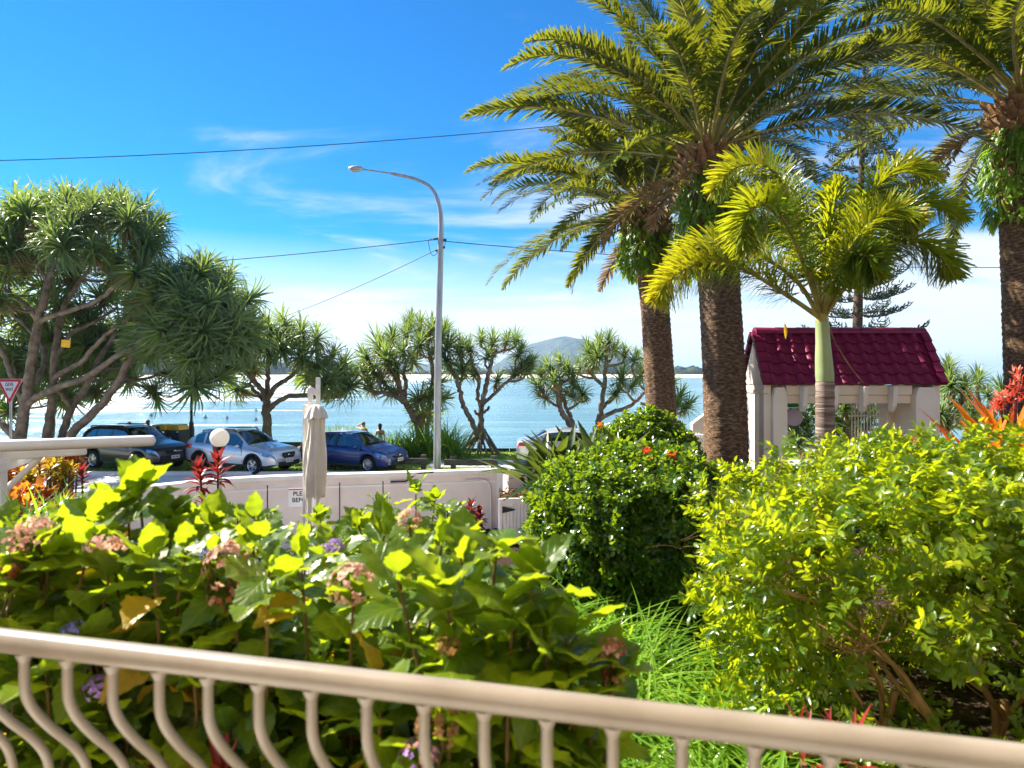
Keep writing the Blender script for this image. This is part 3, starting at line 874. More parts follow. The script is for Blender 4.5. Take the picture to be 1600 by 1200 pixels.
inst('lettering', text_mesh('WAY', .125, M['sign_black'], .001, xs=.80), gw, Matrix.Translation((0, -.0535, cz - .058)) @ Matrix.Rotation(R(90), 4, 'X'))
mb = MB(); mb.tube([(0, 0, 0), (0, 0, zt - .06)], .032, 10); mb.build('pole', M['steel'], gw)

# folded umbrella on its white cantilever frame
Yu = 13.0
ub = P(490, 760, Yu); ub.z = -.32
um = empty('cantilever_umbrella', ub, label='folded cream canvas umbrella hanging on a white timber frame in front of the wall', cat='umbrella')
def ur(px, py, dy=0): 
    p = P(px, py, Yu + dy); return p - ub
def post(px, ytop, w, dy, name='post', d=None):
    t = ur(px, ytop, dy); mb = MB(); mb.box((t.x, t.y, t.z / 2), (w, d or w, t.z)); return mb.build(name, M['white'], um, smooth=False, bevel=.008)
post(476.5, 632, .055, .05, d=.13); post(485, 606, .075, .12, d=.12); post(497, 590, .075, .22)
mb = MB(); mb.bar(ur(482, 606, .12), ur(496, 615, .22), .07, .10); mb.build('arm', M['white'], um, smooth=False, bevel=.008)
mb = MB(); mb.bar(ur(476, 640, .02), ur(490, 634, .1), .05, .05); mb.build('brace', M['white'], um, smooth=False)
for pz in (690, 742):
    t = ur(480, pz, .03); mb = MB(); mb.box((t.x, t.y, t.z), (.16, .05, .035)); mb.build('clamp', M['steel'], um, smooth=False, bevel=.006)
top = ur(498, 645); n = 72; mbc = MB(); vs = []; rows = 18
zb = ur(495, 775).z
for i in range(rows + 1):
    t = i / rows; z = top.z + (zb - top.z) * t
    rb = .138 + .062 * sstep(0, .55, t) - .045 * sstep(.7, 1, t)
    cx_ = top.x + (ur(495, 775).x - top.x) * t
    for k in range(n):
        a = 2 * math.pi * k / n
        fold = -.034 * abs(math.cos(4 * a + .7 * t)) ** 3 + .016 * math.cos(13 * a - 2.6 * t + .8) + .012 * math.sin(5 * a + 7 * t) + .010 * math.cos(21 * a + 4 * t)
        r_ = rb + fold * (.6 + .6 * t)
        vs.append((cx_ + r_ * math.cos(a), top.y - .12 + r_ * math.sin(a), z + .02 * math.cos(8 * a)))
fs = [(i * n + k, i * n + (k + 1) % n, (i + 1) * n + (k + 1) % n, (i + 1) * n + k) for i in range(rows) for k in range(n)]
mbc.add(vs, fs); mbc.build('canopy', M['fabric'], um, angle=3)
vs = []; prof = [(.01, .16), (.07, .15), (.13, .10), (.175, .02), (.215, -.09)]
for r_, z in prof:
    for k in range(n):
        a = 2 * math.pi * k / n
        rr = r_ * (1 + .05 * math.cos(8 * a)); vs.append((top.x - .01 + rr * math.cos(a), top.y - .12 + rr * math.sin(a), top.z + z + (.018 * math.cos(8 * a) * r_ / .2)))
mbv = MB(); mbv.add(vs, [(i * n + k, (i + 1) * n + k, (i + 1) * n + (k + 1) % n, i * n + (k + 1) % n) for i in range(4) for k in range(n)]); mbv.build('vent_cap', M['fabric'], um, angle=3)

# globe garden lamp
gp = P(343, 684, 10.5)
gl = empty('globe_lamp', (gp.x, gp.y, -.1), label='white globe garden lamp on a slim white post in front of the silver car', cat='garden lamp')
hz = gp.z + .1
mb = MB(); mb.sphere((0, 0, hz), .143, 24, 16); mb.build('globe', M['opal'], gl)
mb = MB(); mb.lathe([(.075, hz - .185), (.085, hz - .14), (.07, hz - .13)], 16); mb.build('collar', M['black'], gl)
mb = MB(); mb.tube([(0, 0, 0), (0, 0, hz - .18)], .036, 12); mb.build('post', M['white'], gl)

# white pipe awning frame at the left edge
aw = empty('awning_frame', (-4.9, 6.9, 0), label='white pipe awning frame with a rounded beam end at the left edge', cat='awning')
ao = Vector((-4.9, 6.9, 0))
a_, b_ = P(-90, 700, 6.45) - ao, P(236, 688.5, 7.2) - ao
mb = MB(); d = (b_ - a_).normalized()
pts = [a_, b_, b_ + d * .02, b_ + d * .035, b_ + d * .045]
mb.tube(pts, [.058, .058, .053, .038, .010], 18); mb.build('beam', M['white'], aw)
a2, b2 = P(-90, 717, 6.6) - ao, P(135, 703, 7.1) - ao
mb = MB(); mb.bar(a2, b2, .09, .10); mb.build('lower_beam', M['white'], aw, smooth=False, bevel=.012)
mb = MB(); mb.bar(P(108, 699, 7.2) - ao, P(112, 711, 7.0) - ao, .10, .02); mb.build('bracket', M['white'], aw, smooth=False)
pt = P(-1, 760, 6.75) - ao
mb = MB(); mb.box((pt.x, pt.y, (P(0, 712, 6.75).z + gz(-5, 6.75)) / 2), (.10, .10, P(0, 712, 6.75).z - gz(-5, 6.75) + .2)); mb.build('post', M['white'], aw, smooth=False, bevel=.01)
mb = MB(); mb.tube([P(-2, 776, 6.8) - ao, P(70, 707, 6.95) - ao], .032, 12); mb.build('brace', M['white'], aw)
mb = MB(); mb.bar(P(-30, 741, 6.4) - ao, P(62, 709, 7.3) - ao, .05, .10); mb.build('rafter', M['white'], aw, smooth=False, bevel=.01)
mb = MB(); mb.bar(P(-30, 722, 6.4) - ao, P(40, 706, 7.6) - ao, .05, .10); mb.build('rafter', M['white'], aw, smooth=False, bevel=.01)

# ------------------------------------------------------------------ balcony railing in front of the camera
L0, L1 = Vector((-1.60, 1.437, 3.25)), Vector((1.10, .770, 3.25))
rd = (L1 - L0).normalized(); rn = Vector((-rd.y, rd.x, 0))
if rn.y < 0: rn = -rn
rl = empty('balcony_railing', L0, label='cream powder coated balcony railing with bulging balusters in the foreground', cat='railing')
mb = MB(); mb.tube([Vector((0, 0, 0)), L1 - L0], .0215, 32); mb.build('top_rail', M['rail'], rl)
prof = [(0, -.02), (0, -.075), (.004, -.10), (.020, -.135), (.055, -.185), (.100, -.240), (.128, -.285), (.140, -.325), (.143, -.38), (.143, -.72), (.13, -.78), (.07, -.86), (.01, -.93), (0, -.96)]
pr = smooth_path([rn * a + Vector((0, 0, z)) for a, z in prof], 4)
mb = MB(); mb.tube(pr, .0092, 10); mb.lathe([(.0092, -.034), (.0125, -.028), (.0145, -.0225), (.0155, -.018)], 12); bal = mb.mesh('baluster', M['rail'])
Lr = (L1 - L0).length; k = 0; sp_ = .0985
while k * sp_ + .03 < Lr:
    inst('baluster', bal, rl, Matrix.Translation(rd * (k * sp_ + .028))); k += 1
mb = MB(); mb.tube([Vector((0, 0, -.97)), L1 - L0 + Vector((0, 0, -.97))], .02, 12); mb.build('bottom_rail', M['rail'], rl)
mb = MB()
c0 = L0 + rn * .10; c1 = L1 + rn * .10
vs = [c0, c1, c1 - rn * 2.6, c0 - rn * 2.6]
vs = [Vector((v.x, v.y, 2.21)) for v in vs] + [Vector((v.x, v.y, 2.03)) for v in vs]
mb.add(vs, [(0, 1, 2, 3), (7, 6, 5, 4), (0, 4, 5, 1), (1, 5, 6, 2), (2, 6, 7, 3), (3, 7, 4, 0)])
o = mb.build('balcony_floor', M['concrete'], smooth=False); o['kind'] = 'structure'

# the cream apartment building whose balcony the picture is taken from: facade behind, balcony slab overhead
M['facade'] = surf('cream_facade', (.62, .53, .42), (.70, .61, .50), 1.2, .85, .15, bmp=.2, bscale=50)
bd = empty('apartment_building', (0, -2.6, 2.0), label='cream rendered apartment building behind the balcony', cat='building')
mb = MB(); mb.box((0, -4.0, 3.2), (30, 8, 11)); mb.build('facade', M['facade'], bd, smooth=False)
mb = MB(); mb.add([tuple(Vector((v.x, v.y + 2.6, zz)) ) for zz in (2.98, 3.2) for v in vs[:4]], [(3, 2, 1, 0), (4, 5, 6, 7), (0, 1, 5, 4), (1, 2, 6, 5), (2, 3, 7, 6), (3, 0, 4, 7)])
mb.build('balcony_slab', M['facade'], bd, smooth=False)

# ------------------------------------------------------------------ gatehouse with the maroon tiled roof
GX0, GX1 = 4.66, 7.97
YE, YR, YB = 12.6, 13.22, 13.84
ZE, ZR = 3.54, 4.52
gh = empty('gatehouse', (GX0, YE, 0.9), label='small white rendered gatehouse with a steep maroon tiled roof behind the hedge', cat='gatehouse')
g0 = Vector((GX0, YE, .9))
def G(x, y, z): return Vector((x, y, z)) - g0
def gbox(name, x0, x1, y0, y1, z0, z1, mat='gate_white', bevel=.012, parent=None):
    mb = MB(); mb.box(G((x0 + x1) / 2, (y0 + y1) / 2, (z0 + z1) / 2), (x1 - x0, y1 - y0, z1 - z0))
    return mb.build(name, M[mat], parent or gh, smooth=False, bevel=bevel)
# gable walls: pentagons with the roof pitch
for x0, x1 in ((GX0 + .02, GX0 + .15), (GX1 - .15, GX1 - .02)):
    mb = MB()
    poly = [(YE + .08, .9), (YB - .08, .9), (YB - .08, ZE + .02), (YR, ZR - .09), (YE + .08, ZE + .02)]
    vs = [G(x0, y, z) for y, z in poly] + [G(x1, y, z) for y, z in poly]
    mb.add(vs, [(0, 1, 2, 3, 4), (9, 8, 7, 6, 5)] + [(i, i + 5, (i + 1) % 5 + 5, (i + 1) % 5) for i in range(5)])
    mb.build('gable_wall', M['gate_white'], gh, smooth=False)
gbox('string_course', GX0 - .012, GX0 + .10, YE + .03, YB - .03, 3.37, 3.43)
# front pillars with chamfered heads
def pillar(x0, x1, y0, y1):
    mb = MB(); c = .05
    poly = [(x0, .9), (x1, .9), (x1, 3.30), (x1 - c, 3.49), (x0 + c, 3.49), (x0, 3.30)]
    mb.prism([(x - g0.x, z - g0.z) for x, z in poly], y1 - y0, Matrix.Translation((0, y0 - g0.y, 0)))
    return mb.build('pillar', M['gate_white'], gh, smooth=False, bevel=.012)
pillar(GX0 + .152, GX0 + .42, YE - .02, YE + .40); pillar(7.42, 7.80, YE - .06, YE + .42)
pillar(7.36, 7.81, YB - .45, YB - .12); pillar(GX0 + .152, GX0 + .36, YB - .45, YB - .12)
gbox('return_wall', 7.50, 7.78, YE + .43, YB - .46, .9, 3.2)
gbox('downpipe', GX0 - .06, GX0 + .018, YE + .28, YE + .36, .9, 3.36, 'white', .02)
gbox('beam', GX0 + .42, 7.42, YE + .05, YE + .17, 3.345, 3.53)
gbox('lower_beam', GX0 + .422, 7.418, YE + .09, YE + .19, 3.185, 3.340)
gbox('rear_beam', GX0 + .37, 7.35, YB - .26, YB - .14, 3.25, 3.53)
for x in (5.36, 5.92, 6.46, 7.0):
    mb = MB(); mb.prism([(-.05 + .0, 0), (.05, 0), (.035, -.40), (.0, -.52), (-.03, -.40)], .02, Matrix.Translation(G(x, YE - .02, 3.52)) )
    # fin: deep bracket tapering to a blunt point
    fin = MB(); fin.add([G(x - .04, YE + .045, 3.52), G(x - .04, YE - .17, 3.50), G(x - .04, YE - .12, 3.15), G(x - .04, YE - .05, 3.04), G(x - .04, YE + .045, 3.04),
                         G(x + .04, YE + .045, 3.52), G(x + .04, YE - .17, 3.50), G(x + .04, YE - .12, 3.15), G(x + .04, YE - .05, 3.04), G(x + .04, YE + .045, 3.04)],
                        [(0, 1, 2, 3, 4), (9, 8, 7, 6, 5)] + [(i, i + 5, (i + 1) % 5 + 5, (i + 1) % 5) for i in range(5)])
    fin.build('bracket', M['gate_white'], gh, smooth=False, bevel=.008)
for x in (5.45, 6.98, 6.52):
    fin = MB(); a0, a1 = YB - .12, YB + .10
    fin.prism([(-.10, 0), (.10, 0), (.045, -.42), (-.03, -.42)], .09, Matrix.Translation(G(x, YB - .13, 3.46)))
    fin.build('bracket', M['gate_white'], gh, smooth=False, bevel=.008)
# roof: boarding, tiles one by one, ridge and verge caps
mb = MB()
sl = Vector((0, YR - YE, ZR - ZE)); Ls = sl.length
mb.add([G(GX0, YE, ZE), G(GX1, YE, ZE), G(GX1, YR, ZR), G(GX0, YR, ZR), G(GX1, YB, ZE), G(GX0, YB, ZE)], [(0, 1, 2, 3), (3, 2, 4, 5), (0, 5, 4, 1)])
roof = mb.build('roof', M['dark_line'], gh, smooth=False)
tw = (GX1 - GX0 - .16) / 12; tl = Ls / 5
def tile_mesh():
    V = []; F = []; nx = 10
    for j, y in enumerate((0, tl * 1.12)):
        for i in range(nx + 1):
            u = i / nx
            z = .056 * math.sin(math.pi * min(1, u / .56)) if u < .56 else -.012 * math.sin(math.pi * (u - .56) / .44)
            V.append((u * tw, y, z + (.050 if j == 0 else .004)))
    F = [(i, i + 1, nx + 2 + i, nx + 1 + i) for i in range(nx)]
    base = len(V)
    for i in range(nx + 1): V.append((V[i][0], 0, V[i][2] - .038))     # front lip
    F += [(base + i, base + i + 1, i + 1, i) for i in range(nx)]
    me = qmesh('tile', V, F, M['rooftile']); 
    try: me.set_sharp_from_angle(angle=.9)
    except Exception: pass
    return me
tile = tile_mesh()
sn = sl.normalized()
for side in (0, 1):
    for r_ in range(5):
        for c_ in range(12):
            j = Vector((rng.normal() * .003, 0, rng.normal() * .002))
            if side == 0:
                org = G(GX0 + .08 + c_ * tw, YE, ZE) + sn * (r_ * tl - .03) + j
                X_ = Vector((1, 0, 0)); Y_ = sn
            else:
                s2 = Vector((0, YR - YB, ZR - ZE)).normalized()
                org = G(GX1 - .08 - c_ * tw, YB, ZE) + s2 * (r_ * tl - .03) + j
                X_ = Vector((-1, 0, 0)); Y_ = s2
            Z_ = X_.cross(Y_)
            Mx = Matrix((X_, Y_, Z_)).transposed().to_4x4(); Mx.translation = org + Z_ * .012
            inst('tile', tile, roof, Mx @ Matrix.Rotation(rng.normal() * .006, 4, 'Z'))
cap_ = MB(); pr = []
rw_ = .13; nL = 8; Lc = (GX1 - GX0 - .06) / nL
for x in (0, Lc * 1.06):
    for i in range(9):
        a = math.pi * i / 8
        pr.append((x, rw_ * math.cos(a) * (1.04 if x == 0 else 1), .115 * math.sin(a) * (1.08 if x == 0 else 1)))
cap_.add(pr, [(i, i + 1, 10 + i, 9 + i) for i in range(8)] + [tuple(range(9))])
cm = cap_.mesh('ridge_tile', M['rooftile'])
for k in range(nL): inst('ridge_tile', cm, roof, Matrix.Translation(G(GX0 + .03 + k * Lc, YR, ZR - .005)))
vt = MB(); vt.box((0, tl * .50, .035), (.15, tl * 1.02, .085)); vm = vt.mesh('verge_tile', M['rooftile'], smooth=False)
for side in (0, 1):
    for x in (GX0 + .035, GX1 - .035):
        for r_ in range(5):
            Y_ = sn if side == 0 else Vector((0, YR - YB, ZR - ZE)).normalized()
            X_ = Vector((1, 0, 0)) if side == 0 else Vector((-1, 0, 0)); Z_ = X_.cross(Y_)
            Mx = Matrix((X_, Y_, Z_)).transposed().to_4x4(); Mx.translation = G(x, YE if side == 0 else YB, ZE) + Y_ * (r_ * tl - .02) + Z_ * .03
            inst('verge_tile', vm, roof, Mx @ Matrix.Rotation(R(-8), 4, 'X'))
mb = MB(); mb.tube(smooth_path([G(5.72, YE - .05, 3.50), G(5.4, YE + .3, 4.08), G(5.2, YE + .45, 4.32)], 5), .008, 5); 
# iron gates inside
def iron_gate(x0, y0, x1, y1, z0, z1, n, label):
    r_ = empty('iron_gate', (x0, y0, z0), label=label, cat='gate', group='white iron gates of the gatehouse')
    a = Vector((x0, y0, z0)); d = Vector((x1 - x0, y1 - y0, 0))
    for z in (.25, (z1 - z0) * .62, (z1 - z0) - .28):
        mb = MB(); mb.bar(Vector((0, 0, z)), d + Vector((0, 0, z)), .03, .035); mb.build('rail', M['white'], r_, smooth=False)
    bm_ = MB(); bm_.tube([(0, 0, 0), (0, 0, z1 - z0 - .12)], .010, 6); bm_.lathe([(.012, z1 - z0 - .14), (.028, z1 - z0 - .09), (.004, z1 - z0)], 6)
    me = bm_.mesh('bar', M['white'])
    for k in range(n): inst('bar', me, r_, Matrix.Translation(d * ((k + .5) / n)))
iron_gate(6.72, YB - .28, 7.36, YB - .12, 1.0, 3.18, 9, 'white iron gate with spear tops inside the gatehouse near its right pillar')
iron_gate(5.03, YB - .22, 5.62, YB + .1, 1.0, 3.12, 8, 'white iron gate with spear tops inside the gatehouse near its left pillar')
mb = MB(); mb.lathe([(.165, 0), (.17, .02), (.165, .04)], 32, Matrix.Rotation(R(90), 4, 'X')); o = mb.build('round_board', M['mauve']); o.location = P(1240, 652, 13.25)
tag(o, 'round pale mauve board inside the left end of the gatehouse', 'board')
q = P(1223, 630, 14.2)
o = empty('hanging_sign', q, label='small green sign with a pale edge seen under the gatehouse beam', cat='sign')
mb = MB(); mb.box((0, 0, 0), (.62, .04, .17)); mb.build('board', M['sign_green'], o, smooth=False)
for z in (-.092, .092):
    mb = MB(); mb.box((0, 0, z), (.64, .05, .016)); mb.build('edge_strip', M['sign_white'], o, smooth=False)
for sx in (-.25, .25):
    mb = MB(); mb.tube([(sx, 0, .1), (sx, 0, .6)], .008, 6); mb.build('hanger', M['white'], o)
# white sloping parapet and looped fence left of the big palm
pw = empty('sloping_wall', (3.9, 15.2, .8), label='white wall with a sloping top between the two date palm trunks', cat='wall')
mb = MB(); q0 = P(1082, 662, 15.2); q1 = P(1112, 634, 15.2); q2 = P(1200, 634, 15.2)
poly = [(q0.x, .8), (q2.x, .8), (q2.x, q2.z), (q1.x + .1, q1.z), (q0.x, q0.z)]
mb.prism([(x - 3.9, z - .8) for x, z in poly], .2); mb.build('panel', M['gate_white'], pw, smooth=False, bevel=.01)
lf = empty('looped_fence', (3.7, 14.2, .85), label='white metal fence with looped tops beside the sloping wall', cat='fence')
for k in range(9):
    x = X(1071 + k * 4.2 if k < 6 else 1104 + (k - 6) * 9, 14.2) - 3.7
    zt_ = P(0, 679, 14.2).z - .85
    mb = MB(); mb.tube(smooth_path([(x, 0, 0), (x, 0, zt_ - .09), (x + .02, -.02, zt_ - .02), (x + .07, -.05, zt_), (x + .11, -.08, zt_ - .05), (x + .12, -.09, zt_ - .22)], 3), .015, 7); mb.build('looped_bar', M['white'], lf)
for z in (zt_ - .26, .3):
    mb = MB(); mb.bar((X(1069, 14.2) - 3.7, -.02, z), (X(1150, 14.2) - 3.7, -.02, z), .03, .05); mb.build('rail', M['white'], lf, smooth=False)
# ------------------------------------------------------------------ cars
def lerp_keys(keys, x):
    if x <= keys[0][0]: return keys[0][1]
    for (a, va), (b, vb) in zip(keys, keys[1:]):
        if x <= b:
            t = (x - a) / (b - a); t = t * t * (3 - 2 * t) * .35 + t * .65
            return va + (vb - va) * t
    return keys[-1][1]

def make_wheel(r, w, spokes, dark_gap=True):
    """meshes for one wheel with its axle along local Y, outer face towards -Y"""
    rot = Matrix.Rotation(R(90), 4, 'X')
    t = MB(); t.lathe([(r * .66, -w / 2), (r * .90, -w / 2), (r * .98, -w * .40), (r, -w * .25), (r, w * .25), (r * .98, w * .40), (r * .90, w / 2), (r * .66, w / 2)], 28, rot, False)
    tyre = t.mesh('tyre', M['tyre'])
    d = MB(); d.lathe([(.01, w * .25), (r * .67, w * .28)], 24, rot); disc = d.mesh('hub', M['black'])
    m = MB()
    m.lathe([(r * .60, w * .42), (r * .68, w * .49), (r * .69, w * .40), (r * .62, w * .30)], 28, rot, False)
    for k in range(spokes):
        a = 2 * math.pi * k / spokes
        c, s_ = math.cos(a), math.sin(a)
        M_ = Matrix(((c, -s_, 0, 0), (0, 0, 1, 0), (s_, c, 0, 0), (0, 0, 0, 1)))
        for off in (-.055, .055):
            m.add([M_ @ Vector(p) for p in ((r * .10, off * r * .7 - .03 * r, -w * .44), (r * .10, off * r * .7 + .03 * r, -w * .44), (r * .63, off * r * 2.0 + .045 * r, -w * .40), (r * .63, off * r * 2.0 - .045 * r, -w * .40),
                                            (r * .10, off * r * .7 - .03 * r, -w * .30), (r * .10, off * r * .7 + .03 * r, -w * .30), (r * .63, off * r * 2.0 + .045 * r, -w * .28), (r * .63, off * r * 2.0 - .045 * r, -w * .28))],
                  [(0, 1, 2, 3), (7, 6, 5, 4), (0, 4, 5, 1), (1, 5, 6, 2), (2, 6, 7, 3), (3, 7, 4, 0)])
    m.lathe([(.01, w * .46), (r * .14, w * .45), (r * .16, w * .30)], 14, rot)
    rim = m.mesh('rim', M['alloy'], angle=.5)
    return tyre, disc, rim

def make_car(name, label, loc, rz, S, paint_m, group=None, cat='car', clad=None):
    root = empty(name, loc, rz, label, cat, group)
    L, Wd, H = S['L'], S['W'], S['H']
    xf, xr, r, sill = S['xf'], S['xr'], S['r'], S['sill']
    ra = r * 1.17
    top, belt = S['top'], S['belt']
    st = list(np.linspace(-L / 2, L / 2, 66)) + S['cuts']
    for xw in (xf, xr): st += [xw - ra, xw + ra, xw - ra * .97, xw + ra * .97, xw - ra * .85, xw + ra * .85]
    st += [L / 2 - .03, L / 2 - .09, -L / 2 + .03, -L / 2 + .09]
    st = sorted(set(round(float(x), 4) for x in st))
    def section(x):
        zt = lerp_keys(top, x)
        u = x / (L / 2)
        w = Wd / 2 * (1 - .035 * u * u - S.get('nose', .17) * max(0, (u - .80) / .20) ** 2.2 - S.get('tailr', .10) * max(0, (-u - .85) / .15) ** 2)
        zb = sill
        zb += .07 * max(0, (abs(u) - .86) / .14)
        for xw in (xf, xr):
            d = abs(x - xw)
            if d < ra: zb = max(zb, r + math.sqrt(ra * ra - d * d))
        zs = min(lerp_keys(belt, x), zt - .045)
        zb = min(zb, zs - .10)
        g = max(0, min(1, (zt - zs) / (H - belt[1][1])))
        ins = .05 + .20 * g
        return [(w * .965, zb), (w * .99, zb + .12 * (zs - zb)), (w, zb + .45 * (zs - zb)), (w * .992, zb + .78 * (zs - zb)), (w * .955, zs),
                (w * .955 - .05 * g - .012, zs + .12 * (zt - zs)), (w * .955 - ins * .82, zs + .80 * (zt - zs)), (w * .955 - ins - .06, zt - .055 * g - .012), (w * .55, zt - .012 * g - .004), (0, zt)]
    nh = 10
    P_ = []
    for x in st:
        h = section(x)
        row = [(x, -y, z) for y, z in h] + [(x, y, z) for y, z in reversed(h[:-1])]
        P_.append(row)
    nr = 2 * nh - 1
    flat = [p for row in P_ for p in row]
    faces = {}
    def band(k):   # 0..8 from the sill up on either side
        return k if k < nh - 1 else 2 * (nh - 1) - 1 - k
    reg = S['region']
    for i in range(len(st) - 1):
        xm = (st[i] + st[i + 1]) / 2
        for k in range(nr - 1):
            which = reg(xm, band(k))
            side = 'r' if k < nh - 1 else 'l'
            faces.setdefault((which, side if which not in ('body', 'windscreen', 'rear_window', 'trim') else ''), []).append((i * nr + k, (i + 1) * nr + k, (i + 1) * nr + k + 1, i * nr + k + 1))
    matmap = {'body': paint_m, 'windscreen': M['glass'], 'rear_window': M['glass'], 'front_window': M['glass'], 'rear_side_window': M['glass'], 'quarter_window': M['glass'],
              'headlight': M['lens'], 'tail_light': M['tail_red'], 'trim': clad or paint_m, 'pillar': M['black']}
    # wheel arch returns and underside
    for (which, side), fs in faces.items():
        mb = MB()
        used = sorted({i for f in fs for i in f}); mp = {u: j for j, u in enumerate(used)}
        if which in ('windscreen', 'rear_window', 'front_window', 'rear_side_window', 'quarter_window', 'pillar'):
            vs = [Vector(flat[u]) * 1.0 for u in used]
            vs = [Vector((v.x, v.y * .996, v.z - (.004 if abs(v.y) < Wd * .3 else 0))) for v in vs]
        else: vs = [flat[u] for u in used]
        mb.add(vs, [[mp[i] for i in f] for f in fs])
        if which == 'body':
            mb.add(P_[0], [tuple(range(nr - 1, -1, -1))]); mb.add(P_[-1], [tuple(range(nr))])
        if which == 'headlight':
            o = mb.build('headlight', M['lens'], root, angle=.6)
            c = sum((Vector(flat[u]) for u in used), Vector()) / len(used)
            b2 = MB(); b2.sphere(c + Vector((-.07, (.04 if c.y < 0 else -.04), -.01)), .075, 10, 7, (1, 1, .8)); b2.build('lamp', M['chrome'], o)
            b2 = MB(); vv = [Vector(flat[u]) for u in used]
            b2.add([Vector((v.x - .07, v.y * .95, v.z)) for v in vv], [[mp[i] for i in f] for f in fs]); b2.build('reflector', M['alloy'], o)
            continue
        o = mb.build(which if which != 'trim' else 'cladding', matmap[which], root, angle=.6)
        if which == 'body':
            o['label'] = 'painted body shell'
    # inner tub, so the arches and windows have something dark behind them
    xc_ = S['cuts'][0]; xa_ = S['cuts'][3]
    mb = MB(); mb.box(((xc_ + xa_) / 2, 0, (sill + belt[1][1]) / 2 - .06), (xc_ - xa_, Wd * .60, belt[1][1] - sill - .16)); 
    mb.box((0, 0, sill + .09), (L * .90, Wd * .9, .06))
    mb.build('floor_pan', M['interior'], root, smooth=False)
    mb = MB(); mb.box((xf, 0, r + .12), (ra * 2.1, Wd * .62, r * 1.2)); mb.box((xr, 0, r + .12), (ra * 2.1, Wd * .62, r * 1.2)); mb.build('wheel_well', M['interior'], root, smooth=False)
    for sx, sy in ((S['seat'], -1), (S['seat'], 1), (S['seat'] - .9, -.5), (S['seat'] - .9, .5)):
        mb = MB(); mb.box((sx, sy * .36, belt[1][1] + .06), (.14, .46, .42)); mb.box((sx, sy * .36, belt[1][1] + .34), (.10, .24, .16)); mb.build('seat', M['interior'], root, bevel=.04)
    tyre, disc, rim = S['wheel']
    for xw in (xf, xr):
        for s in (-1, 1):
            Mx = Matrix.Translation((xw, s * (Wd / 2 - .115), r)) @ (Matrix.Rotation(math.pi, 4, 'Z') if s > 0 else Matrix.Identity(4)) @ Matrix.Rotation(R(17 * xw), 4, 'Y')
            wh = inst('wheel', disc, root, Mx); inst('tyre', tyre, wh); inst('rim', rim, wh)
            if clad:
                vs = []; n = 16
                y0, y1 = s * (Wd / 2 * .985 + .006), s * (Wd / 2 * .985 - .05)
                for i in range(n + 1):
                    a = math.pi * i / n
                    for (rr, yy) in ((ra * .99, y1), (ra * .99, y0), (ra * 1.16, y0), (ra * 1.17, y1)):
                        vs.append((xw + rr * math.cos(a), yy, r + rr * math.sin(a) * .99))
                fs = [(i * 4 + k, i * 4 + k + 1, i * 4 + 5 + k, i * 4 + 4 + k) for i in range(n) for k in range(3)]
                mb = MB(); mb.add(vs, fs); mb.build('arch_cladding', clad, root)
    # front: grille, lower intake, plate, badge, fog lamps
    xn = L / 2
    g = S['grille']
    mb = MB(); pl = [(-g['w'] / 2, g['z'] + g['h'] / 2), (g['w'] / 2, g['z'] + g['h'] / 2), (g['w'] / 2 * 1.04, g['z']), (g['w'] / 2 * .82, g['z'] - g['h'] / 2), (-g['w'] / 2 * .82, g['z'] - g['h'] / 2), (-g['w'] / 2 * 1.04, g['z'])]
    mb.prism([(y, z) for y, z in pl], .05, Matrix.Translation((xn - .035, 0, 0)) @ Matrix.Rotation(R(-90), 4, 'Z') ); gr = mb.build('grille', M['plastic'], root, smooth=False, bevel=.01)
    for k in range(3):
        mb = MB(); mb.box((xn + .018, 0, g['z'] + g['h'] * (.28 - .28 * k)), (.012, g['w'] * .86, .014)); mb.build('grille_bar', M['chrome'] if k == 1 else M['plastic'], gr, smooth=False)
    mb = MB(); mb.sphere((xn + .028, 0, g['z'] + g['h'] * .05), .05, 12, 8, (.25, 1.35, .8)); mb.build('badge', M['chrome'], gr)
    mb = MB(); mb.box((xn + .0, 0, S['bz']), (.06, Wd * .60, S['bh'])); mb.build('lower_intake', M['plastic'], root, smooth=False, bevel=.015)
    mb = MB(); mb.box((xn + .04, 0, S['pz']), (.012, .37, .125)); pt = mb.build('number_plate', M['plate'], root, smooth=False)
    for k, dx in enumerate((-.13, -.085, -.04, .03, .075, .12)):
        mb = MB(); mb.box((xn + .047, dx, S['pz']), (.002, .026, .065)); mb.build('character', M['sign_black'], pt, smooth=False)
    for s in (-1, 1):
        mb = MB(); mb.sphere((xn - .045, s * Wd * .37, S['bz'] + .0), .055, 10, 7, (.6, 1, 1)); mb.build('fog_lamp', M['lens'], root)
        x0 = S['mir']; zb_ = lerp_keys(belt, x0)
        mb = MB(); mb.sphere((x0, s * (Wd / 2 + .10), zb_ + .09), .10, 12, 8, (.75, 1.05, .75)); mi = mb.build('wing_mirror', paint_m, root)
        mb = MB(); mb.bar((x0 + .02, s * (Wd / 2 - .06), zb_ + .03), (x0, s * (Wd / 2 + .06), zb_ + .06), .05, .03); mb.build('stalk', M['plastic'], mi, smooth=False)
        for hx in S['handles']:
            mb = MB(); mb.box((hx, s * (Wd / 2 * .985 + .015), lerp_keys(belt, hx) - .14), (.2, .03, .03)); mb.build('door_handle', paint_m, root, bevel=.01)
        for dx in S['doors']:
            mb = MB(); mb.box((dx, s * (Wd / 2 * .985 + .001), (sill + belt[1][1]) / 2 + .08), (.012, .012, belt[1][1] - sill - .12)); mb.build('door_gap', M['black'], root, smooth=False)
        mb = MB(); mb.box(((xf + xr) / 2, s * (Wd / 2 * .985 - .012), sill + .03), (xf - xr - ra * 2, .03, .10)); mb.build('sill_strip', clad or M['plastic'], root, smooth=False, bevel=.008)
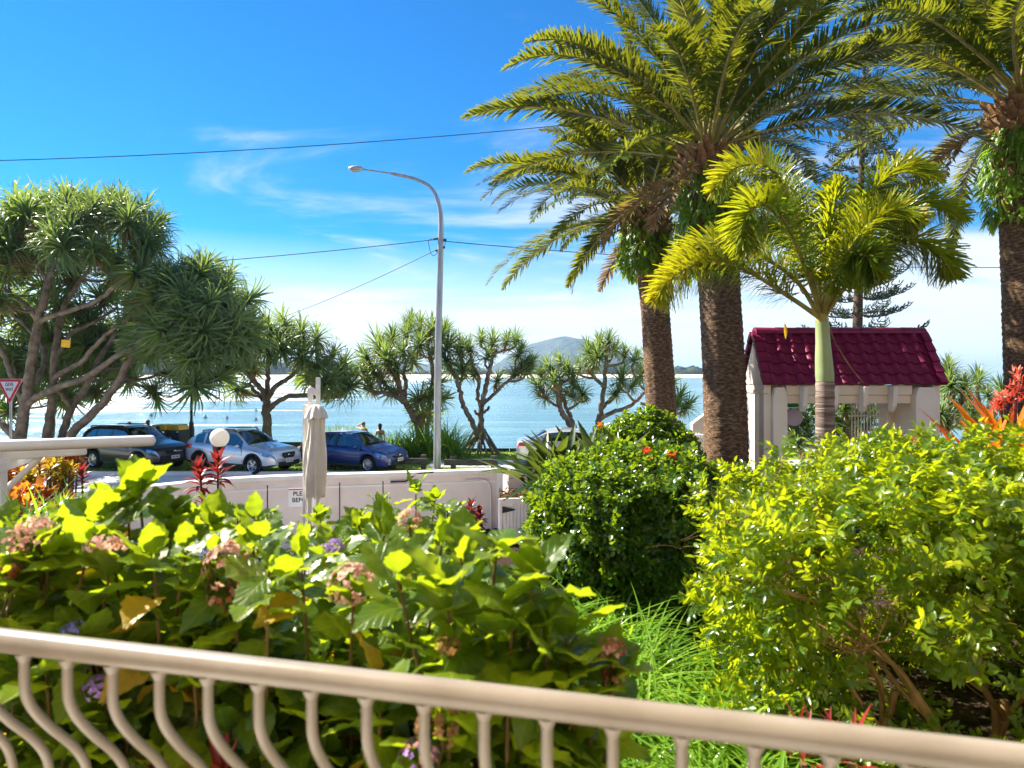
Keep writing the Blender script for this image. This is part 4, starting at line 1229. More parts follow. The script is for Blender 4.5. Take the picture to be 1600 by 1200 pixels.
        if S.get('rails'):
            mb = MB(); a, b = S['rails']; zt = lerp_keys(top, 0)
            y = s * (Wd / 2 - .33)
            mb.tube(smooth_path([(a, y, lerp_keys(top, a) - .03), (a + .12, y, lerp_keys(top, a) + .03), (0, y, zt + .035), (b - .12, y, lerp_keys(top, b) + .03), (b, y, lerp_keys(top, b) - .03)], 4), .022, 7); mb.build('roof_rail', M['plastic'], root)
    return root

def region_fn(x_ws, x_wsb, x_roof_r, x_tail, x_b, x_c, hl, tl, clad=False, x_q=None):
    """x_ws windscreen foot, x_wsb its top, x_roof_r rear of roof, x_tail foot of the rear window, x_b / x_c pillars"""
    def f(x, k):
        if k in (7, 8):
            if x_wsb < x < x_ws: return 'windscreen'
            if x_tail < x < x_roof_r: return 'rear_window'
            return 'body'
        if k == 5:
            if x_b + .05 < x < x_ws - .22: return 'front_window'
            if x_c + .05 < x < x_b - .05: return 'rear_side_window'
            if x_b - .05 <= x <= x_b + .05: return 'pillar'
            if x_q and x_q < x < x_c - .04: return 'quarter_window'
            return 'body'
        if k == 3 and x > hl: return 'headlight'
        if k == 3 and x < tl: return 'tail_light'
        if k == 2 and x < tl + .1 and not clad: return 'body'
        if k == 0 and clad: return 'trim'
        return 'body'
    return f
wheel_a = make_wheel(.345, .225, 5); wheel_b = make_wheel(.31, .2, 7); wheel_c = make_wheel(.36, .235, 6)
CR = R(-24)
xv = dict(L=4.46, W=1.80, H=1.59, xf=1.30, xr=-1.37, r=.345, sill=.30, cuts=[.95, .28, -1.55, -2.05, -.28, -.38, -1.25, -1.15, 1.74, -1.80, .73],
          top=[(-2.23, .98), (-2.15, 1.13), (-1.95, 1.30), (-1.60, 1.50), (-.9, 1.57), (-.2, 1.59), (.28, 1.55), (.95, 1.10), (1.10, 1.06), (1.75, .97), (2.05, .88), (2.20, .70), (2.23, .60)],
          belt=[(-2.3, 1.02), (-.5, .98), (.95, .93), (1.4, .88), (2.3, .74)], seat=-.1, nose=.20,
          region=region_fn(.95, .28, -1.55, -2.05, -.33, -1.20, 1.74, -1.80, True, -1.72), wheel=wheel_a, grille=dict(w=.62, h=.20, z=.70), bz=.40, bh=.17, pz=.50, mir=.66, handles=(-.55, -1.35), doors=(.78, -.33), rails=(-1.5, .2))
hatch = dict(L=4.20, W=1.71, H=1.47, xf=1.22, xr=-1.38, r=.31, sill=.22, cuts=[1.05, .30, -1.55, -1.95, -.25, -.35, -1.15, -1.05, 1.62, -1.75, .83],
          top=[(-2.10, .92), (-2.02, 1.08), (-1.85, 1.22), (-1.50, 1.38), (-.8, 1.455), (-.15, 1.47), (.30, 1.43), (1.05, 1.00), (1.22, .95), (1.70, .83), (1.96, .72), (2.07, .58), (2.10, .50)],
          belt=[(-2.2, .93), (-.5, .90), (1.05, .85), (1.4, .79), (2.2, .62)], seat=-.05, nose=.24,
          region=region_fn(1.05, .30, -1.50, -1.95, -.30, -1.10, 1.55, -1.75, False, -1.55), wheel=wheel_b, grille=dict(w=.60, h=.12, z=.62), bz=.33, bh=.13, pz=.46, mir=.72, handles=(-.5, -1.3), doors=(.86, -.30))
rav = dict(L=4.42, W=1.80, H=1.68, xf=1.32, xr=-1.24, r=.36, sill=.34, cuts=[.92, .30, -1.75, -2.08, -.30, -.40, -1.30, -1.20, 1.74, -1.85, .70],
          top=[(-2.21, 1.02), (-2.17, 1.25), (-2.08, 1.42), (-1.85, 1.62), (-1.0, 1.67), (-.2, 1.68), (.30, 1.62), (.92, 1.16), (1.08, 1.11), (1.75, 1.03), (2.05, .93), (2.18, .76), (2.21, .62)],
          belt=[(-2.3, 1.06), (-.5, 1.03), (.92, 1.0), (1.4, .94), (2.3, .80)], seat=-.12, nose=.20,
          region=region_fn(.92, .30, -1.75, -2.08, -.35, -1.25, 1.72, -1.85, False, -1.85), wheel=wheel_c, grille=dict(w=.70, h=.16, z=.76), bz=.45, bh=.16, pz=.55, mir=.64, handles=(-.5, -1.35), doors=(.74, -.35), rails=(-1.75, .15))
sedan = dict(L=4.6, W=1.78, H=1.46, xf=1.35, xr=-1.35, r=.32, sill=.24, cuts=[1.0, .25, -1.15, -1.75, -.30, -.40, -1.15, -1.05, 1.8, -1.95, .78],
          top=[(-2.30, .80), (-2.24, .98), (-1.85, 1.06), (-1.70, 1.08), (-1.10, 1.38), (-.5, 1.45), (-.1, 1.46), (.25, 1.42), (1.0, 1.0), (1.2, .96), (1.85, .84), (2.15, .74), (2.27, .58), (2.30, .50)],
          belt=[(-2.4, .95), (-.5, .92), (1.0, .88), (1.4, .82), (2.4, .62)], seat=-.05, nose=.22,
          region=region_fn(1.0, .25, -1.12, -1.72, -.35, -1.10, 1.76, -1.98), wheel=wheel_b, grille=dict(w=.6, h=.14, z=.62), bz=.34, bh=.13, pz=.46, mir=.7, handles=(-.5, -1.25), doors=(.82, -.35))
def car_at(px, Y): return (X(px, Y), Y, gz(X(px, Y), Y) + .012)
c1 = make_car('parked_car', 'silver grey crossover with black cladding and roof rails, parked behind the globe lamp', car_at(381, 26.35), CR, xv, M['paint_silver'], 'cars parked along the beach road', clad=M['plastic'])
c2 = make_car('parked_car', 'dark blue hatchback parked behind the folded umbrella', car_at(554, 26.9), CR, hatch, M['paint_blue'], 'cars parked along the beach road')
c3 = make_car('parked_car', 'very dark navy four wheel drive wagon parked behind the white awning beam', car_at(211, 27.0), CR, rav, M['paint_dark'], 'cars parked along the beach road', 'four wheel drive')
c4 = make_car('passing_car', 'pale silver sedan on the side road, tail left of the dark strappy plants', (X(893, 28.3), 28.3, .026), R(3), sedan, M['paint_grey'])

# ------------------------------------------------------------------ people
def skin_fig(name, nodes, edges, mat, parent, sub=2):
    """continuous surface grown over a joint graph: nodes = [(x,y,z,rx,ry)]"""
    me = bpy.data.meshes.new(name)
    me.from_pydata([n[:3] for n in nodes], edges, [])
    o = bpy.data.objects.new(name, me); COL.objects.link(o)
    if parent is not None: o.parent = parent
    m = o.modifiers.new('skin', 'SKIN'); m.use_smooth_shade = True
    if not me.skin_vertices: return o
    d = me.skin_vertices[0].data
    for i, n in enumerate(nodes):
        d[i].radius = (n[3], n[4] if len(n) > 4 else n[3]); d[i].use_root = (i == 0)
    s = o.modifiers.new('sub', 'SUBSURF'); s.levels = sub; s.render_levels = sub
    me.materials.append(mat)
    return o

def person(label, loc, rz, hairm, tops=None, bottoms=None, pose='stand', female=False, group=None, hat=False):
    r_ = empty('person', loc, rz, label, 'person', group)
    sw = .155 if female else .185
    N = [(0, 0, .95, .135, .10), (0, 0, 1.12, .115 if female else .135, .085), (0, .01, 1.30, .15, .10), (0, .01, 1.42, .11, .075), (0, -.005, 1.50, .052), (0, -.02, 1.565, .072, .085), (0, -.025, 1.66, .080, .095), (0, -.015, 1.735, .055, .065)]
    E = [(i, i + 1) for i in range(7)]
    def chain(start, pts):
        p = start
        for q in pts:
            N.append(q); E.append((p, len(N) - 1)); p = len(N) - 1
    for s in (-1, 1):
        chain(0, [(s * .09, 0, .88, .092), (s * .10, -.01, .66, .075), (s * .10, -.015, .48, .055), (s * .105, .01, .30, .056), (s * .105, .03, .09, .038), (s * .11, -.02, .045, .042, .03), (s * .115, -.13, .03, .038, .022)])
        if pose == 'shade' and s > 0:
            chain(3, [(sw, .01, 1.43, .058), (.40, -.03, 1.47, .045), (.47, -.06, 1.50, .040), (.30, -.14, 1.64, .034), (.17, -.15, 1.70, .028), (.10, -.13, 1.71, .036, .018)])
        else:
            chain(3, [(s * sw, .01, 1.42, .055), (s * (sw + .05), .02, 1.22, .045), (s * (sw + .06), .02, 1.12, .040), (s * (sw + .05), -.06, .95, .034), (s * (sw + .045), -.10, .86, .026), (s * (sw + .04), -.13, .78, .034, .018)])
    skin_fig('body', N, E, M['skin'], r_)
    # face, ears, hair
    mb = MB(); mb.sphere((0, -.12, 1.645), .016, 8, 6, (.8, 1.1, 1.6)); mb.build('nose', M['skin'], r_)
    for s in (-1, 1):
        mb = MB(); mb.sphere((s * .082, -.015, 1.65), .022, 8, 6, (.45, .8, 1.3)); mb.build('ear', M['skin'], r_)
        mb = MB(); mb.sphere((s * .032, -.105, 1.675), .011, 8, 6); mb.build('eye', M['sign_black'], r_)
    mb = MB(); mb.box((0, -.112, 1.60), (.045, .012, .008)); mb.build('mouth', M['maroon'], r_, smooth=False)
    mb = MB(); mb.sphere((0, .012, 1.69), .104, 14, 10, (.93, 1.0, .92))
    if female:
        mb.sphere((0, .03, 1.58), .085, 12, 8, (.95, .7, 1.5))
        if pose != 'jacket': mb.sphere((.0, .10, 1.74), .055, 10, 8)
    mb.build('hair', hairm, r_)
    if tops:
        T = [(0, 0, .90, .155, .12), (0, 0, 1.12, .145, .105), (0, .01, 1.30, .168, .115), (0, .01, 1.425, .125, .085), (0, 0, 1.475, .068)]
        E2 = [(0, 1), (1, 2), (2, 3), (3, 4)]
        for s in (-1, 1):
            b = len(T); T += [(s * sw, .01, 1.42, .068), (s * (sw + .05), .02, 1.22, .057), (s * (sw + .06), .02, 1.12, .053), (s * (sw + .05), -.05, .97, .046)]
            E2 += [(3, b), (b, b + 1), (b + 1, b + 2), (b + 2, b + 3)]
        skin_fig('jacket', T, E2, tops, r_)
    if bottoms:
        T = [(0, 0, 1.0, .140, .11), (0, 0, .92, .150, .118)]; E2 = [(0, 1)]
        for s in (-1, 1):
            b = len(T); T += [(s * .09, 0, .86, .105), (s * .10, -.01, .66, .092), (s * .10, -.012, .52, .088)]
            E2 += [(1, b), (b, b + 1), (b + 1, b + 2)]
        skin_fig('shorts', T, E2, bottoms, r_)
    if female and not tops:
        mb = MB(); mb.lathe([(.150, 1.285), (.156, 1.30), (.150, 1.315)], 20, Matrix.Diagonal((1, .72, 1, 1))); mb.build('bikini_strap', M['navy'], r_)
    return r_
def stand(px, py_top, Y, Hh=1.77):
    q = P(px, py_top, Y); return (q.x, q.y, q.z - Hh)
PY = 32.2
person('bare chested bather shading his eyes with a raised arm beyond the blue hatchback', stand(568, 659, PY), R(155), M['hair_fair'], bottoms=M['navy'], pose='shade', group='people by the sea edge')
person('bare shouldered woman with dark hair tied up beyond the blue hatchback', stand(594, 661, PY, 1.80), R(170), M['hair'], bottoms=M['maroon'], female=True, group='people by the sea edge')
person('person with long brown hair seen just above the dark four wheel drive roof', stand(202, 659, PY), R(185), M['hair'], M['maroon'], M['navy'], 'jacket', True, 'people by the sea edge')
person('person in a dark navy jacket standing beside the yellow lidded bins', stand(231, 656, PY), R(200), M['hair'], M['navy'], M['navy'], 'jacket', False, 'people by the sea edge')
# driver of the silver car: seated figure with hands on the wheel
def driver(car, x, y, label):
    loc = car.matrix_basis @ Vector((x, y, .52))
    r_ = empty('person', loc, car.rotation_euler.z - R(-90), label, 'person')
    N = [(0, 0, .10, .14, .11), (0, .06, .32, .14, .10), (0, .08, .50, .12, .08), (0, .06, .58, .052), (0, .03, .65, .075, .085), (0, .02, .74, .078, .09), (0, .03, .81, .05, .06)]
    E = [(i, i + 1) for i in range(6)]
    for s in (-1, 1):
        b = len(N); N += [(s * .17, .07, .50, .055), (s * .21, -.05, .32, .045), (s * .17, -.27, .34, .036), (s * .15, -.36, .38, .034, .02)]
        E += [(2, b), (b, b + 1), (b + 1, b + 2), (b + 2, b + 3)]
        b = len(N); N += [(s * .09, -.02, .07, .085), (s * .10, -.38, .10, .062), (s * .10, -.52, -.18, .045), (s * .10, -.62, -.2, .035)]
        E += [(0, b), (b, b + 1), (b + 1, b + 2), (b + 2, b + 3)]
    skin_fig('body', N, E, M['skin'], r_)
    mb = MB(); mb.sphere((0, .05, .765), .10, 12, 8, (.93, 1, .9)); mb.build('hair', M['hair'], r_)
    T = [(0, 0, .05, .155, .125), (0, .06, .32, .155, .112), (0, .08, .49, .13, .09), (0, .06, .55, .066)]; E2 = [(0, 1), (1, 2), (2, 3)]
    for s in (-1, 1):
        b = len(T); T += [(s * .175, .07, .50, .066), (s * .205, -.01, .38, .058)]; E2 += [(2, b), (b, b + 1)]
    skin_fig('shirt', T, E2, M['maroon'], r_)
driver(c1, .22, -.36, 'driver sitting at the wheel of the silver grey car')
# swimmers in the bay
for k, (px, py) in enumerate(((321, 651), (355, 652.5), (400, 655), (236, 648), (393, 612), (441, 613), (400, 640))):
    Y = 5.75 * FPX / (py + 2 - HOR)
    r_ = empty('person', (X(px, Y), Y, -2.05), rng.uniform(0, 6), ('swimmer in the water right of the black park lamp', 'swimmer in the water above the silver car roof', 'swimmer in the water left of the mid sized pandanus trunk', 'swimmer in the water left of the black park lamp, above the bins', 'far swimmer beside the mid sized pandanus branches', 'far swimmer just right of the mid sized pandanus trunk', 'swimmer nearest the mid sized pandanus trunk')[k], 'person', 'swimmers in the bay')
    N = [(0, 0, -.45, .15, .11), (0, 0, -.1, .17, .12), (0, 0, .08, .13, .09), (0, 0, .18, .055), (0, -.02, .27, .08, .09), (0, -.02, .37, .07, .08)]
    E = [(i, i + 1) for i in range(5)]
    for s in (-1, 1):
        b = len(N); N += [(s * .19, 0, .07, .06), (s * .36, -.05, -.02, .045), (s * .42, -.3, .06, .035)]
        E += [(2, b), (b, b + 1), (b + 1, b + 2)]
    skin_fig('body', N, E, M['navy'] if k % 2 else M['maroon'], r_, 1)
    mb = MB(); mb.sphere((0, 0, .33), .105, 10, 7); mb.build('hair', M['hair'], r_)
# ------------------------------------------------------------------ pandanus trees
def tuft_mesh(seed, n=72, L=1.22, W=.078, th0=4, th1=118, bend=62, mat='pandanus', droop_tint=True, rows=6):
    r = np.random.default_rng(seed)
    V = []; F = []; T = []
    for i in range(n):
        u = (i + .5) / n
        th = R(th0 + (th1 - th0) * u ** .85 + r.normal() * 5)
        ph = i * 2.39996 + r.normal() * .15
        l = L * r.uniform(.78, 1.12) * (.72 + .28 * math.sin(math.pi * min(1, .2 + u)))
        b = R(bend * r.uniform(.45, 1.25)) * (.35 + .65 * math.sin(th))
        kink = r.uniform(.55, .8) if r.random() < .45 else 2
        p = np.array([0, 0, .02 + .12 * (1 - u)]); a = th
        c, s = math.cos(ph), math.sin(ph)
        side = np.array([-s, c, 0])
        t0 = min(1, max(0, (.80 if u < .2 else .62 - .1 * u) + r.normal() * .13 - (.34 if u > .80 else 0)))
        base = len(V)
        for j in range(rows + 1):
            t = j / rows
            d = np.array([math.sin(a) * c, math.sin(a) * s, math.cos(a)])
            up = np.array([-math.cos(a) * c, -math.cos(a) * s, math.sin(a)])
            w = W * (1 - .25 * t) * (1 - max(0, (t - .55) / .45) ** 1.5) + .003
            V += [p - side * w / 2 + up * w * .28, p, p + side * w / 2 + up * w * .28]
            T += [t0 + .08 * t] * 3
            p = p + d * l / rows
            a += b / rows * (1.6 * t + .3) + (R(48) / 1 if abs(t - kink) < .5 / rows else 0)
        for j in range(rows):
            q = base + j * 3
            F += [(q, q + 1, q + 4, q + 3), (q + 1, q + 2, q + 5, q + 4)]
    return qmesh('leaf_tuft', np.array(V), np.array(F), M[mat], np.array(T))
TUFTS = [tuft_mesh(100 + k) for k in range(4)]
TUFTS_DENSE = [tuft_mesh(120 + k, 88, 1.28, .072, 8, 136, 122) for k in range(4)]
SKIRT = [tuft_mesh(140 + k, 20, .85, .06, 120, 165, 25, 'dead_leaf') for k in range(2)]

def ring_tube(mb, pts, rad, seg=9, amp=.05):
    """limb with the raised leaf-scar rings of a pandanus"""
    pts = [Vector(p) for p in pts]
    out = []; rr = []
    for i in range(len(pts) - 1):
        L = (pts[i + 1] - pts[i]).length
        n = max(1, int(L / .085))
        for k in range(n):
            t = k / n
            out.append(pts[i].lerp(pts[i + 1], t)); rr.append((rad[i] * (1 - t) + rad[i + 1] * t) * (1 + amp * (1 if len(out) % 2 else -1) * .6))
    out.append(pts[-1]); rr.append(rad[-1])
    mb.tube(out, rr, seg)

def pandanus(label, base, Y, limbs, tufts, roots=6, rtr=.2, group='pandanus trees along the foreshore', dense=False, skirt=.5, tscale=1.0, seed=1, broot=.10, low_ok=.15):
    r = random.Random(seed)
    o = Vector(base)
    root = empty('pandanus_tree', o, 0, label, 'tree', group)
    nodes = []
    tr = MB()
    for pts, r0, r1 in limbs:
        wp = [P(px, py, Y + dy) - o for px, py, dy in pts]
        sp_ = smooth_path(wp, 6)
        jit = [Vector((r.gauss(0, .02), r.gauss(0, .02), r.gauss(0, .015))) for _ in sp_]
        sp_ = [a + (b if 0 < i < len(sp_) - 1 else Vector()) for i, (a, b) in enumerate(zip(sp_, jit))]
        n = len(sp_)
        rad = [r0 + (r1 - r0) * i / (n - 1) for i in range(n)]
        ring_tube(tr, sp_, rad, amp=.07)
        for i, p in enumerate(sp_): nodes.append((p, rad[i]))
    tr.build('trunk', M['pandanus_bark'], root, angle=1.2)
    for k in range(roots):
        a = 2 * math.pi * k / max(1, roots) + r.uniform(-.3, .3)
        hh = r.uniform(.45, .8) * rtr * 4.2; d = r.uniform(.8, 1.2) * rtr * 3.0
        st_ = Vector((math.cos(a) * rtr * .7, math.sin(a) * rtr * .7, hh))
        en = Vector((math.cos(a) * d, math.sin(a) * d, -.25))
        mb = MB(); mb.tube(smooth_path([st_, st_.lerp(en, .5) + Vector((0, 0, .05)), en], 4), [broot * .5] + [broot * .42] * 7 + [broot * .36], 7)
        mb.build('prop_root', M['pandanus_bark'], root)
    TS = TUFTS_DENSE if dense else TUFTS
    cen = sum((P(px, py, Y + dy) - o for px, py, dy in tufts), Vector()) / len(tufts)
    cen.z -= 1.2
    done = list(nodes)
    order = sorted(tufts, key=lambda t: min((P(t[0], t[1], Y + t[2]) - o - q[0]).length for q in nodes))
    for px, py, dy in order:
        T = P(px, py, Y + dy) - o
        out = (T - cen); out.normalize()
        up = (out * (.95 if dense else .75) + Vector((0, 0, .45 if dense else .75)) + Vector((r.gauss(0, .22), r.gauss(0, .22), r.gauss(0, .12)))).normalized()
        b_ = T - up * .22
        best = min(done, key=lambda q: (q[0] - b_).length + max(0, q[0].z - b_.z + low_ok) * 2.2)
        A, ra = best
        if (A - b_).length > .12:
            dist = (A - b_).length
            c = A.lerp(b_, .55) + Vector((r.gauss(0, .05), r.gauss(0, .05), -.16)) * dist
            pts = [A.lerp(c, t).lerp(c.lerp(b_, t), t) for t in [i / 6 for i in range(7)]] + [T - up * .05]
            rs = min(ra, .085) * .85
            rad = [rs + (.05 - rs) * min(1, i / 6) for i in range(len(pts))]
            mb = MB(); ring_tube(mb, pts, rad, 7, .07)
            mb.build('branch', M['pandanus_bark'], root, angle=1.2)
            for p_, q_ in zip(pts[2:-1], rad[2:-1]): done.append((p_, q_))
        sc = tscale * r.uniform(.82, 1.12)
        inst('leaf_tuft', TS[r.randrange(4)], root, Matrix.Translation(T) @ align(up, r.uniform(0, 6.3)) @ Matrix.Scale(sc, 4))
        if r.random() < skirt:
            inst('dead_leaf_skirt', SKIRT[r.randrange(2)], root, Matrix.Translation(T - up * .12) @ align(up * .4 + Vector((0, 0, .6)), r.uniform(0, 6.3)) @ Matrix.Scale(sc * r.uniform(.7, 1.1), 4))
    return root

def base_at(px, Y):
    x = X(px, Y); return Vector((x, Y, gz(x, Y) - .05))
def shell(cx, cy, rx, ry, rd_, n, seed, keep=lambda x, y, z: True, d0=0.0):
    """tuft places spread over the outside of an ellipsoid crown (pixel centre, depth radius in metres)"""
    out = []; i = 0
    rr = np.random.default_rng(seed)
    for k in range(n * 4):
        z = 1 - 2 * (k + .5) / (n * 4) ; a = k * 2.39996
        q = math.sqrt(1 - z * z); s = rr.uniform(.86, 1.05)
        x, y, w = q * math.cos(a), z, q * math.sin(a)
        if not keep(x, y, w): continue
        out.append((cx + rx * x * s, cy - ry * y * s, d0 + rd_ * w * s))
    idx = rr.permutation(len(out))[:n]
    return [out[i] for i in sorted(idx)]

# the big one on the left
YT = 27.6
tf = (shell(295, 505, 92, 90, 2.9, 54, 1, lambda x, y, z: y > -.62)
      + shell(125, 385, 125, 68, 2.9, 46, 2, lambda x, y, z: y > -.25 or z < -.5 and x > .2)
      + shell(-70, 430, 105, 95, 2.8, 26, 3, lambda x, y, z: y > -.5)
      + [(330, 590, -1), (300, 600, -1.8), (352, 575, .4), (262, 585, 1.6), (238, 470, -2.4), (208, 430, -2.2), (150, 345, -1), (112, 318, 0), (30, 330, -.5), (60, 325, 1),
         (92, 480, 1.8), (20, 560, 3), (130, 560, 3.2), (60, 530, 3.4), (160, 470, 3.2), (10, 470, 3.2), (150, 612, 2.6), (240, 610, 2.5), (290, 560, -2.6), (20, 600, 3.2), (55, 585, 3.6), (95, 575, 3.8), (130, 520, 3.8), (40, 500, 3.8), (75, 450, 3.4), (10, 430, 2.8), (115, 430, 3.2), (-20, 520, 3.2), (170, 560, 3.4), (160, 520, 3.6), (200, 590, 3), (105, 620, 3), (15, 640, 2.4), (180, 430, 2.6), (60, 400, 2.8), (140, 400, 2.8), (20, 395, 2), (250, 520, -2.9), (310, 520, -2.7), (345, 480, -1.8), (280, 465, -2.7), (365, 545, -.8)])
lim = [([(40, 722, 0), (33, 680, 0), (42, 621, 0), (48, 578, -.2), (60, 502, -.4), (68, 474, -.5), (74, 445, -.5), (85, 411, -.4), (94, 385, -.2)], .30, .12),
       ([(60, 502, -.4), (43, 479, -.6), (20, 462, -.9), (0, 448, -1.1), (-45, 428, -1.3)], .14, .09),
       ([(60, 505, -.4), (72, 497, -.7), (91, 490, -1.0), (128, 479, -1.5), (159, 465, -1.9), (178, 448, -2.1)], .14, .10),
       ([(74, 442, -.5), (60, 417, -.8), (42, 408, -1), (20, 386, -1.2)], .10, .07),
       ([(42, 408, -1), (15, 413, -1.2), (-15, 409, -1.5)], .085, .07),
       ([(90, 398, -.4), (108, 389, -.6), (130, 382, -.9)], .10, .07),
       ([(76, 722, .5), (74, 680, .5), (82, 621, .4), (85, 564, .4), (93, 507, .6), (100, 480, .8), (118, 450, 1.0), (140, 420, 1.2)], .23, .10),
       ([(85, 560, .4), (113, 520, .8), (145, 505, 1.1), (185, 480, 1.4)], .12, .08),
       ([(98, 722, 1), (98, 680, 1), (111, 641, .9), (136, 601, .8), (160, 552, .9), (200, 500, 1.2), (235, 470, 1.3)], .22, .10),
       ([(113, 640, .9), (104, 628, .5), (95, 615, .2), (84, 606, 0)], .12, .10),
       ([(104, 722, -.4), (111, 680, -.4), (150, 641, -.6), (181, 604, -.8), (204, 561, -1), (222, 544, -1.1), (262, 520, -1.3), (300, 500, -1.2)], .24, .10),
       ([(40, 632, 0), (62, 618, -.3), (85, 607, -.6), (128, 593, -1), (159, 573, -1.3), (198, 547, -1.6), (228, 537, -1.7), (275, 526, -1.6), (320, 515, -1.4)], .19, .09),
       ([(85, 590, .3), (105, 578, -.1), (128, 564, -.4), (150, 539, -.7), (181, 510, -1), (215, 490, -1.2)], .14, .09),
       ([(40, 640, .2), (20, 590, .4), (0, 545, .5), (-40, 500, .5)], .18, .09),
       ([(30, 690, 0), (0, 660, .2), (-30, 640, .3), (-70, 560, .2)], .2, .1),
       ([(55, 600, .1), (70, 560, .7), (60, 530, 1.2), (30, 500, 1.8), (10, 480, 2.4)], .13, .08),
       ([(110, 600, .8), (160, 580, 1.6), (210, 570, 2), (270, 555, 2)], .12, .08)]
lim = [(p_, a_ * .82, b_ * .72) for p_, a_, b_ in lim]
pandanus('big spreading pandanus with many pale twisting limbs behind the give way sign', base_at(62, YT), YT, lim, tf, 16, .34, dense=True, skirt=.85, tscale=1.04, seed=3, broot=.16)

tb = shell(85, 500, 150, 95, 1.6, 46, 9) + [(20, 600, 0), (60, 610, .4), (120, 600, .3), (0, 560, -.4), (165, 590, .2), (40, 560, -.6), (100, 545, -.8), (140, 500, -.8), (60, 490, -.9), (10, 480, -.8), (110, 450, -.6), (170, 540, -.7)]
pandanus('pandanus standing behind the big one, its foliage filling the gaps between the pale limbs', base_at(80, 31.6), 31.6, [([(78, 712, 0), (80, 660, 0), (84, 610, 0), (80, 560, 0), (84, 510, 0), (90, 460, 0)], .20, .09), ([(82, 620, 0), (110, 580, .2), (150, 550, .3), (185, 530, .3)], .13, .08), ([(83, 600, 0), (50, 570, -.2), (15, 545, -.2), (-25, 520, -.2)], .13, .08)], tb, 8, .24, dense=True, skirt=.9, tscale=.95, seed=33)
T2 = [(425, 520, -.6), (445, 512, .4), (470, 525, -.8), (400, 540, -.4), (418, 555, -1.2), (495, 535, .2), (515, 560, -.6), (530, 580, .3), (540, 605, -.4), (520, 612, .6), (395, 575, .5), (440, 548, -1.4), (470, 560, -1.2), (492, 575, -1), (505, 600, -1.2), (385, 555, 0), (455, 535, .9), (480, 590, 1), (376, 610, .2), (545, 590, .8), (410, 530, .8)]
pandanus('mid sized pandanus behind the silver car, between the big pandanus and the umbrella', base_at(419, 31), 31, [
    ([(419, 712, 0), (418, 685, 0), (416, 650, 0), (416, 622, 0)], .24, .17), ([(416, 622, 0), (405, 605, -.2), (392, 590, -.3), (382, 575, -.2)], .13, .09), ([(416, 622, 0), (418, 595, .1), (420, 570, 0), (428, 545, 0)], .12, .08),
    ([(417, 625, 0), (430, 605, -.3), (452, 590, -.4), (470, 572, -.5)], .13, .08), ([(416, 645, 0), (430, 630, -.3), (450, 620, -.5), (478, 618, -.6), (510, 622, -.6), (530, 618, -.4)], .12, .08),
    ([(417, 630, 0), (404, 618, .3), (392, 604, .4), (378, 598, .3)], .10, .07)], T2, 9, .22, dense=True, skirt=.7, tscale=1.0, seed=5)

T3 = [(575, 555, -.6), (592, 538, 0), (612, 525, -.4), (635, 520, .3), (655, 508, 0), (672, 512, -.6), (690, 520, .4), (605, 560, -1.2), (630, 548, -1.2), (588, 580, -.8), (575, 575, .4), (600, 590, .2), (655, 535, -1), (675, 545, -.6), (645, 560, .8), (620, 575, -1), (640, 500, .9), (695, 540, .2), (618, 606, .2), (610, 540, 1.0), (580, 600, .5), (652, 618, -.2), (668, 612, -.5), (676, 596, .3), (660, 640, .2), (686, 620, .3)]
pandanus('left leaning pandanus rising from the bank behind the blue hatchback', base_at(664, 31.6), 31.6, [
    ([(662, 712, 0), (655, 672, 0), (645, 650, 0), (634, 630, -.2), (626, 610, -.3), (616, 585, -.4), (610, 565, -.4)], .19, .09), ([(636, 632, -.2), (618, 620, -.3), (600, 614, -.3), (585, 612, -.3), (568, 606, -.2)], .11, .07),
    ([(632, 625, -.2), (634, 600, 0), (630, 580, .2), (640, 555, .2)], .11, .07), ([(664, 712, .3), (668, 670, .4), (672, 630, .4), (676, 590, .3), (672, 555, .2), (665, 530, .1)], .13, .08)], [(a, b + 8, c) for a, b, c in T3], 6, .17, tscale=.95, seed=7, skirt=.55)

T4 = [(700, 555, -.4), (718, 545, .2), (735, 540, -.4), (752, 525, 0), (770, 530, .4), (790, 528, -.2), (805, 525, .3), (738, 560, .6), (760, 552, -.6), (708, 572, .4), (725, 572, -.6), (812, 568, 0), (822, 575, .3), (826, 560, -.2), (808, 548, .3), (776, 588, .3), (722, 535, .6), (800, 578, -.2), (742, 580, .2)]
pandanus('slender pandanus on a cone of stilt roots, standing alone right of the street lamp', base_at(750, 31.8), 31.8, [
    ([(748, 690, 0), (745, 676, 0), (735, 655, 0), (725, 635, -.1), (718, 610, -.2), (712, 590, -.2), (700, 574, -.2)], .15, .08), ([(752, 695, 0), (752, 665, .1), (752, 640, .1), (757, 615, 0), (762, 590, 0), (768, 565, .1), (775, 545, .1)], .16, .08),
    ([(757, 630, 0), (770, 617, -.1), (785, 603, -.2), (803, 588, -.2), (818, 578, -.1)], .09, .06), ([(752, 640, .1), (746, 615, .2), (748, 590, .2), (738, 570, .2)], .10, .07), ([(718, 608, -.2), (722, 588, 0), (728, 570, .1)], .08, .06),
    ([(756, 645, 0), (762, 640, -.1), (764, 636, -.1)], .06, .06), ([(751, 650, .1), (744, 646, 0), (742, 642, 0)], .06, .06)], [(a, b + 10, c) for a, b, c in T4], 20, .36, tscale=.78, seed=9, skirt=.5, broot=.12)

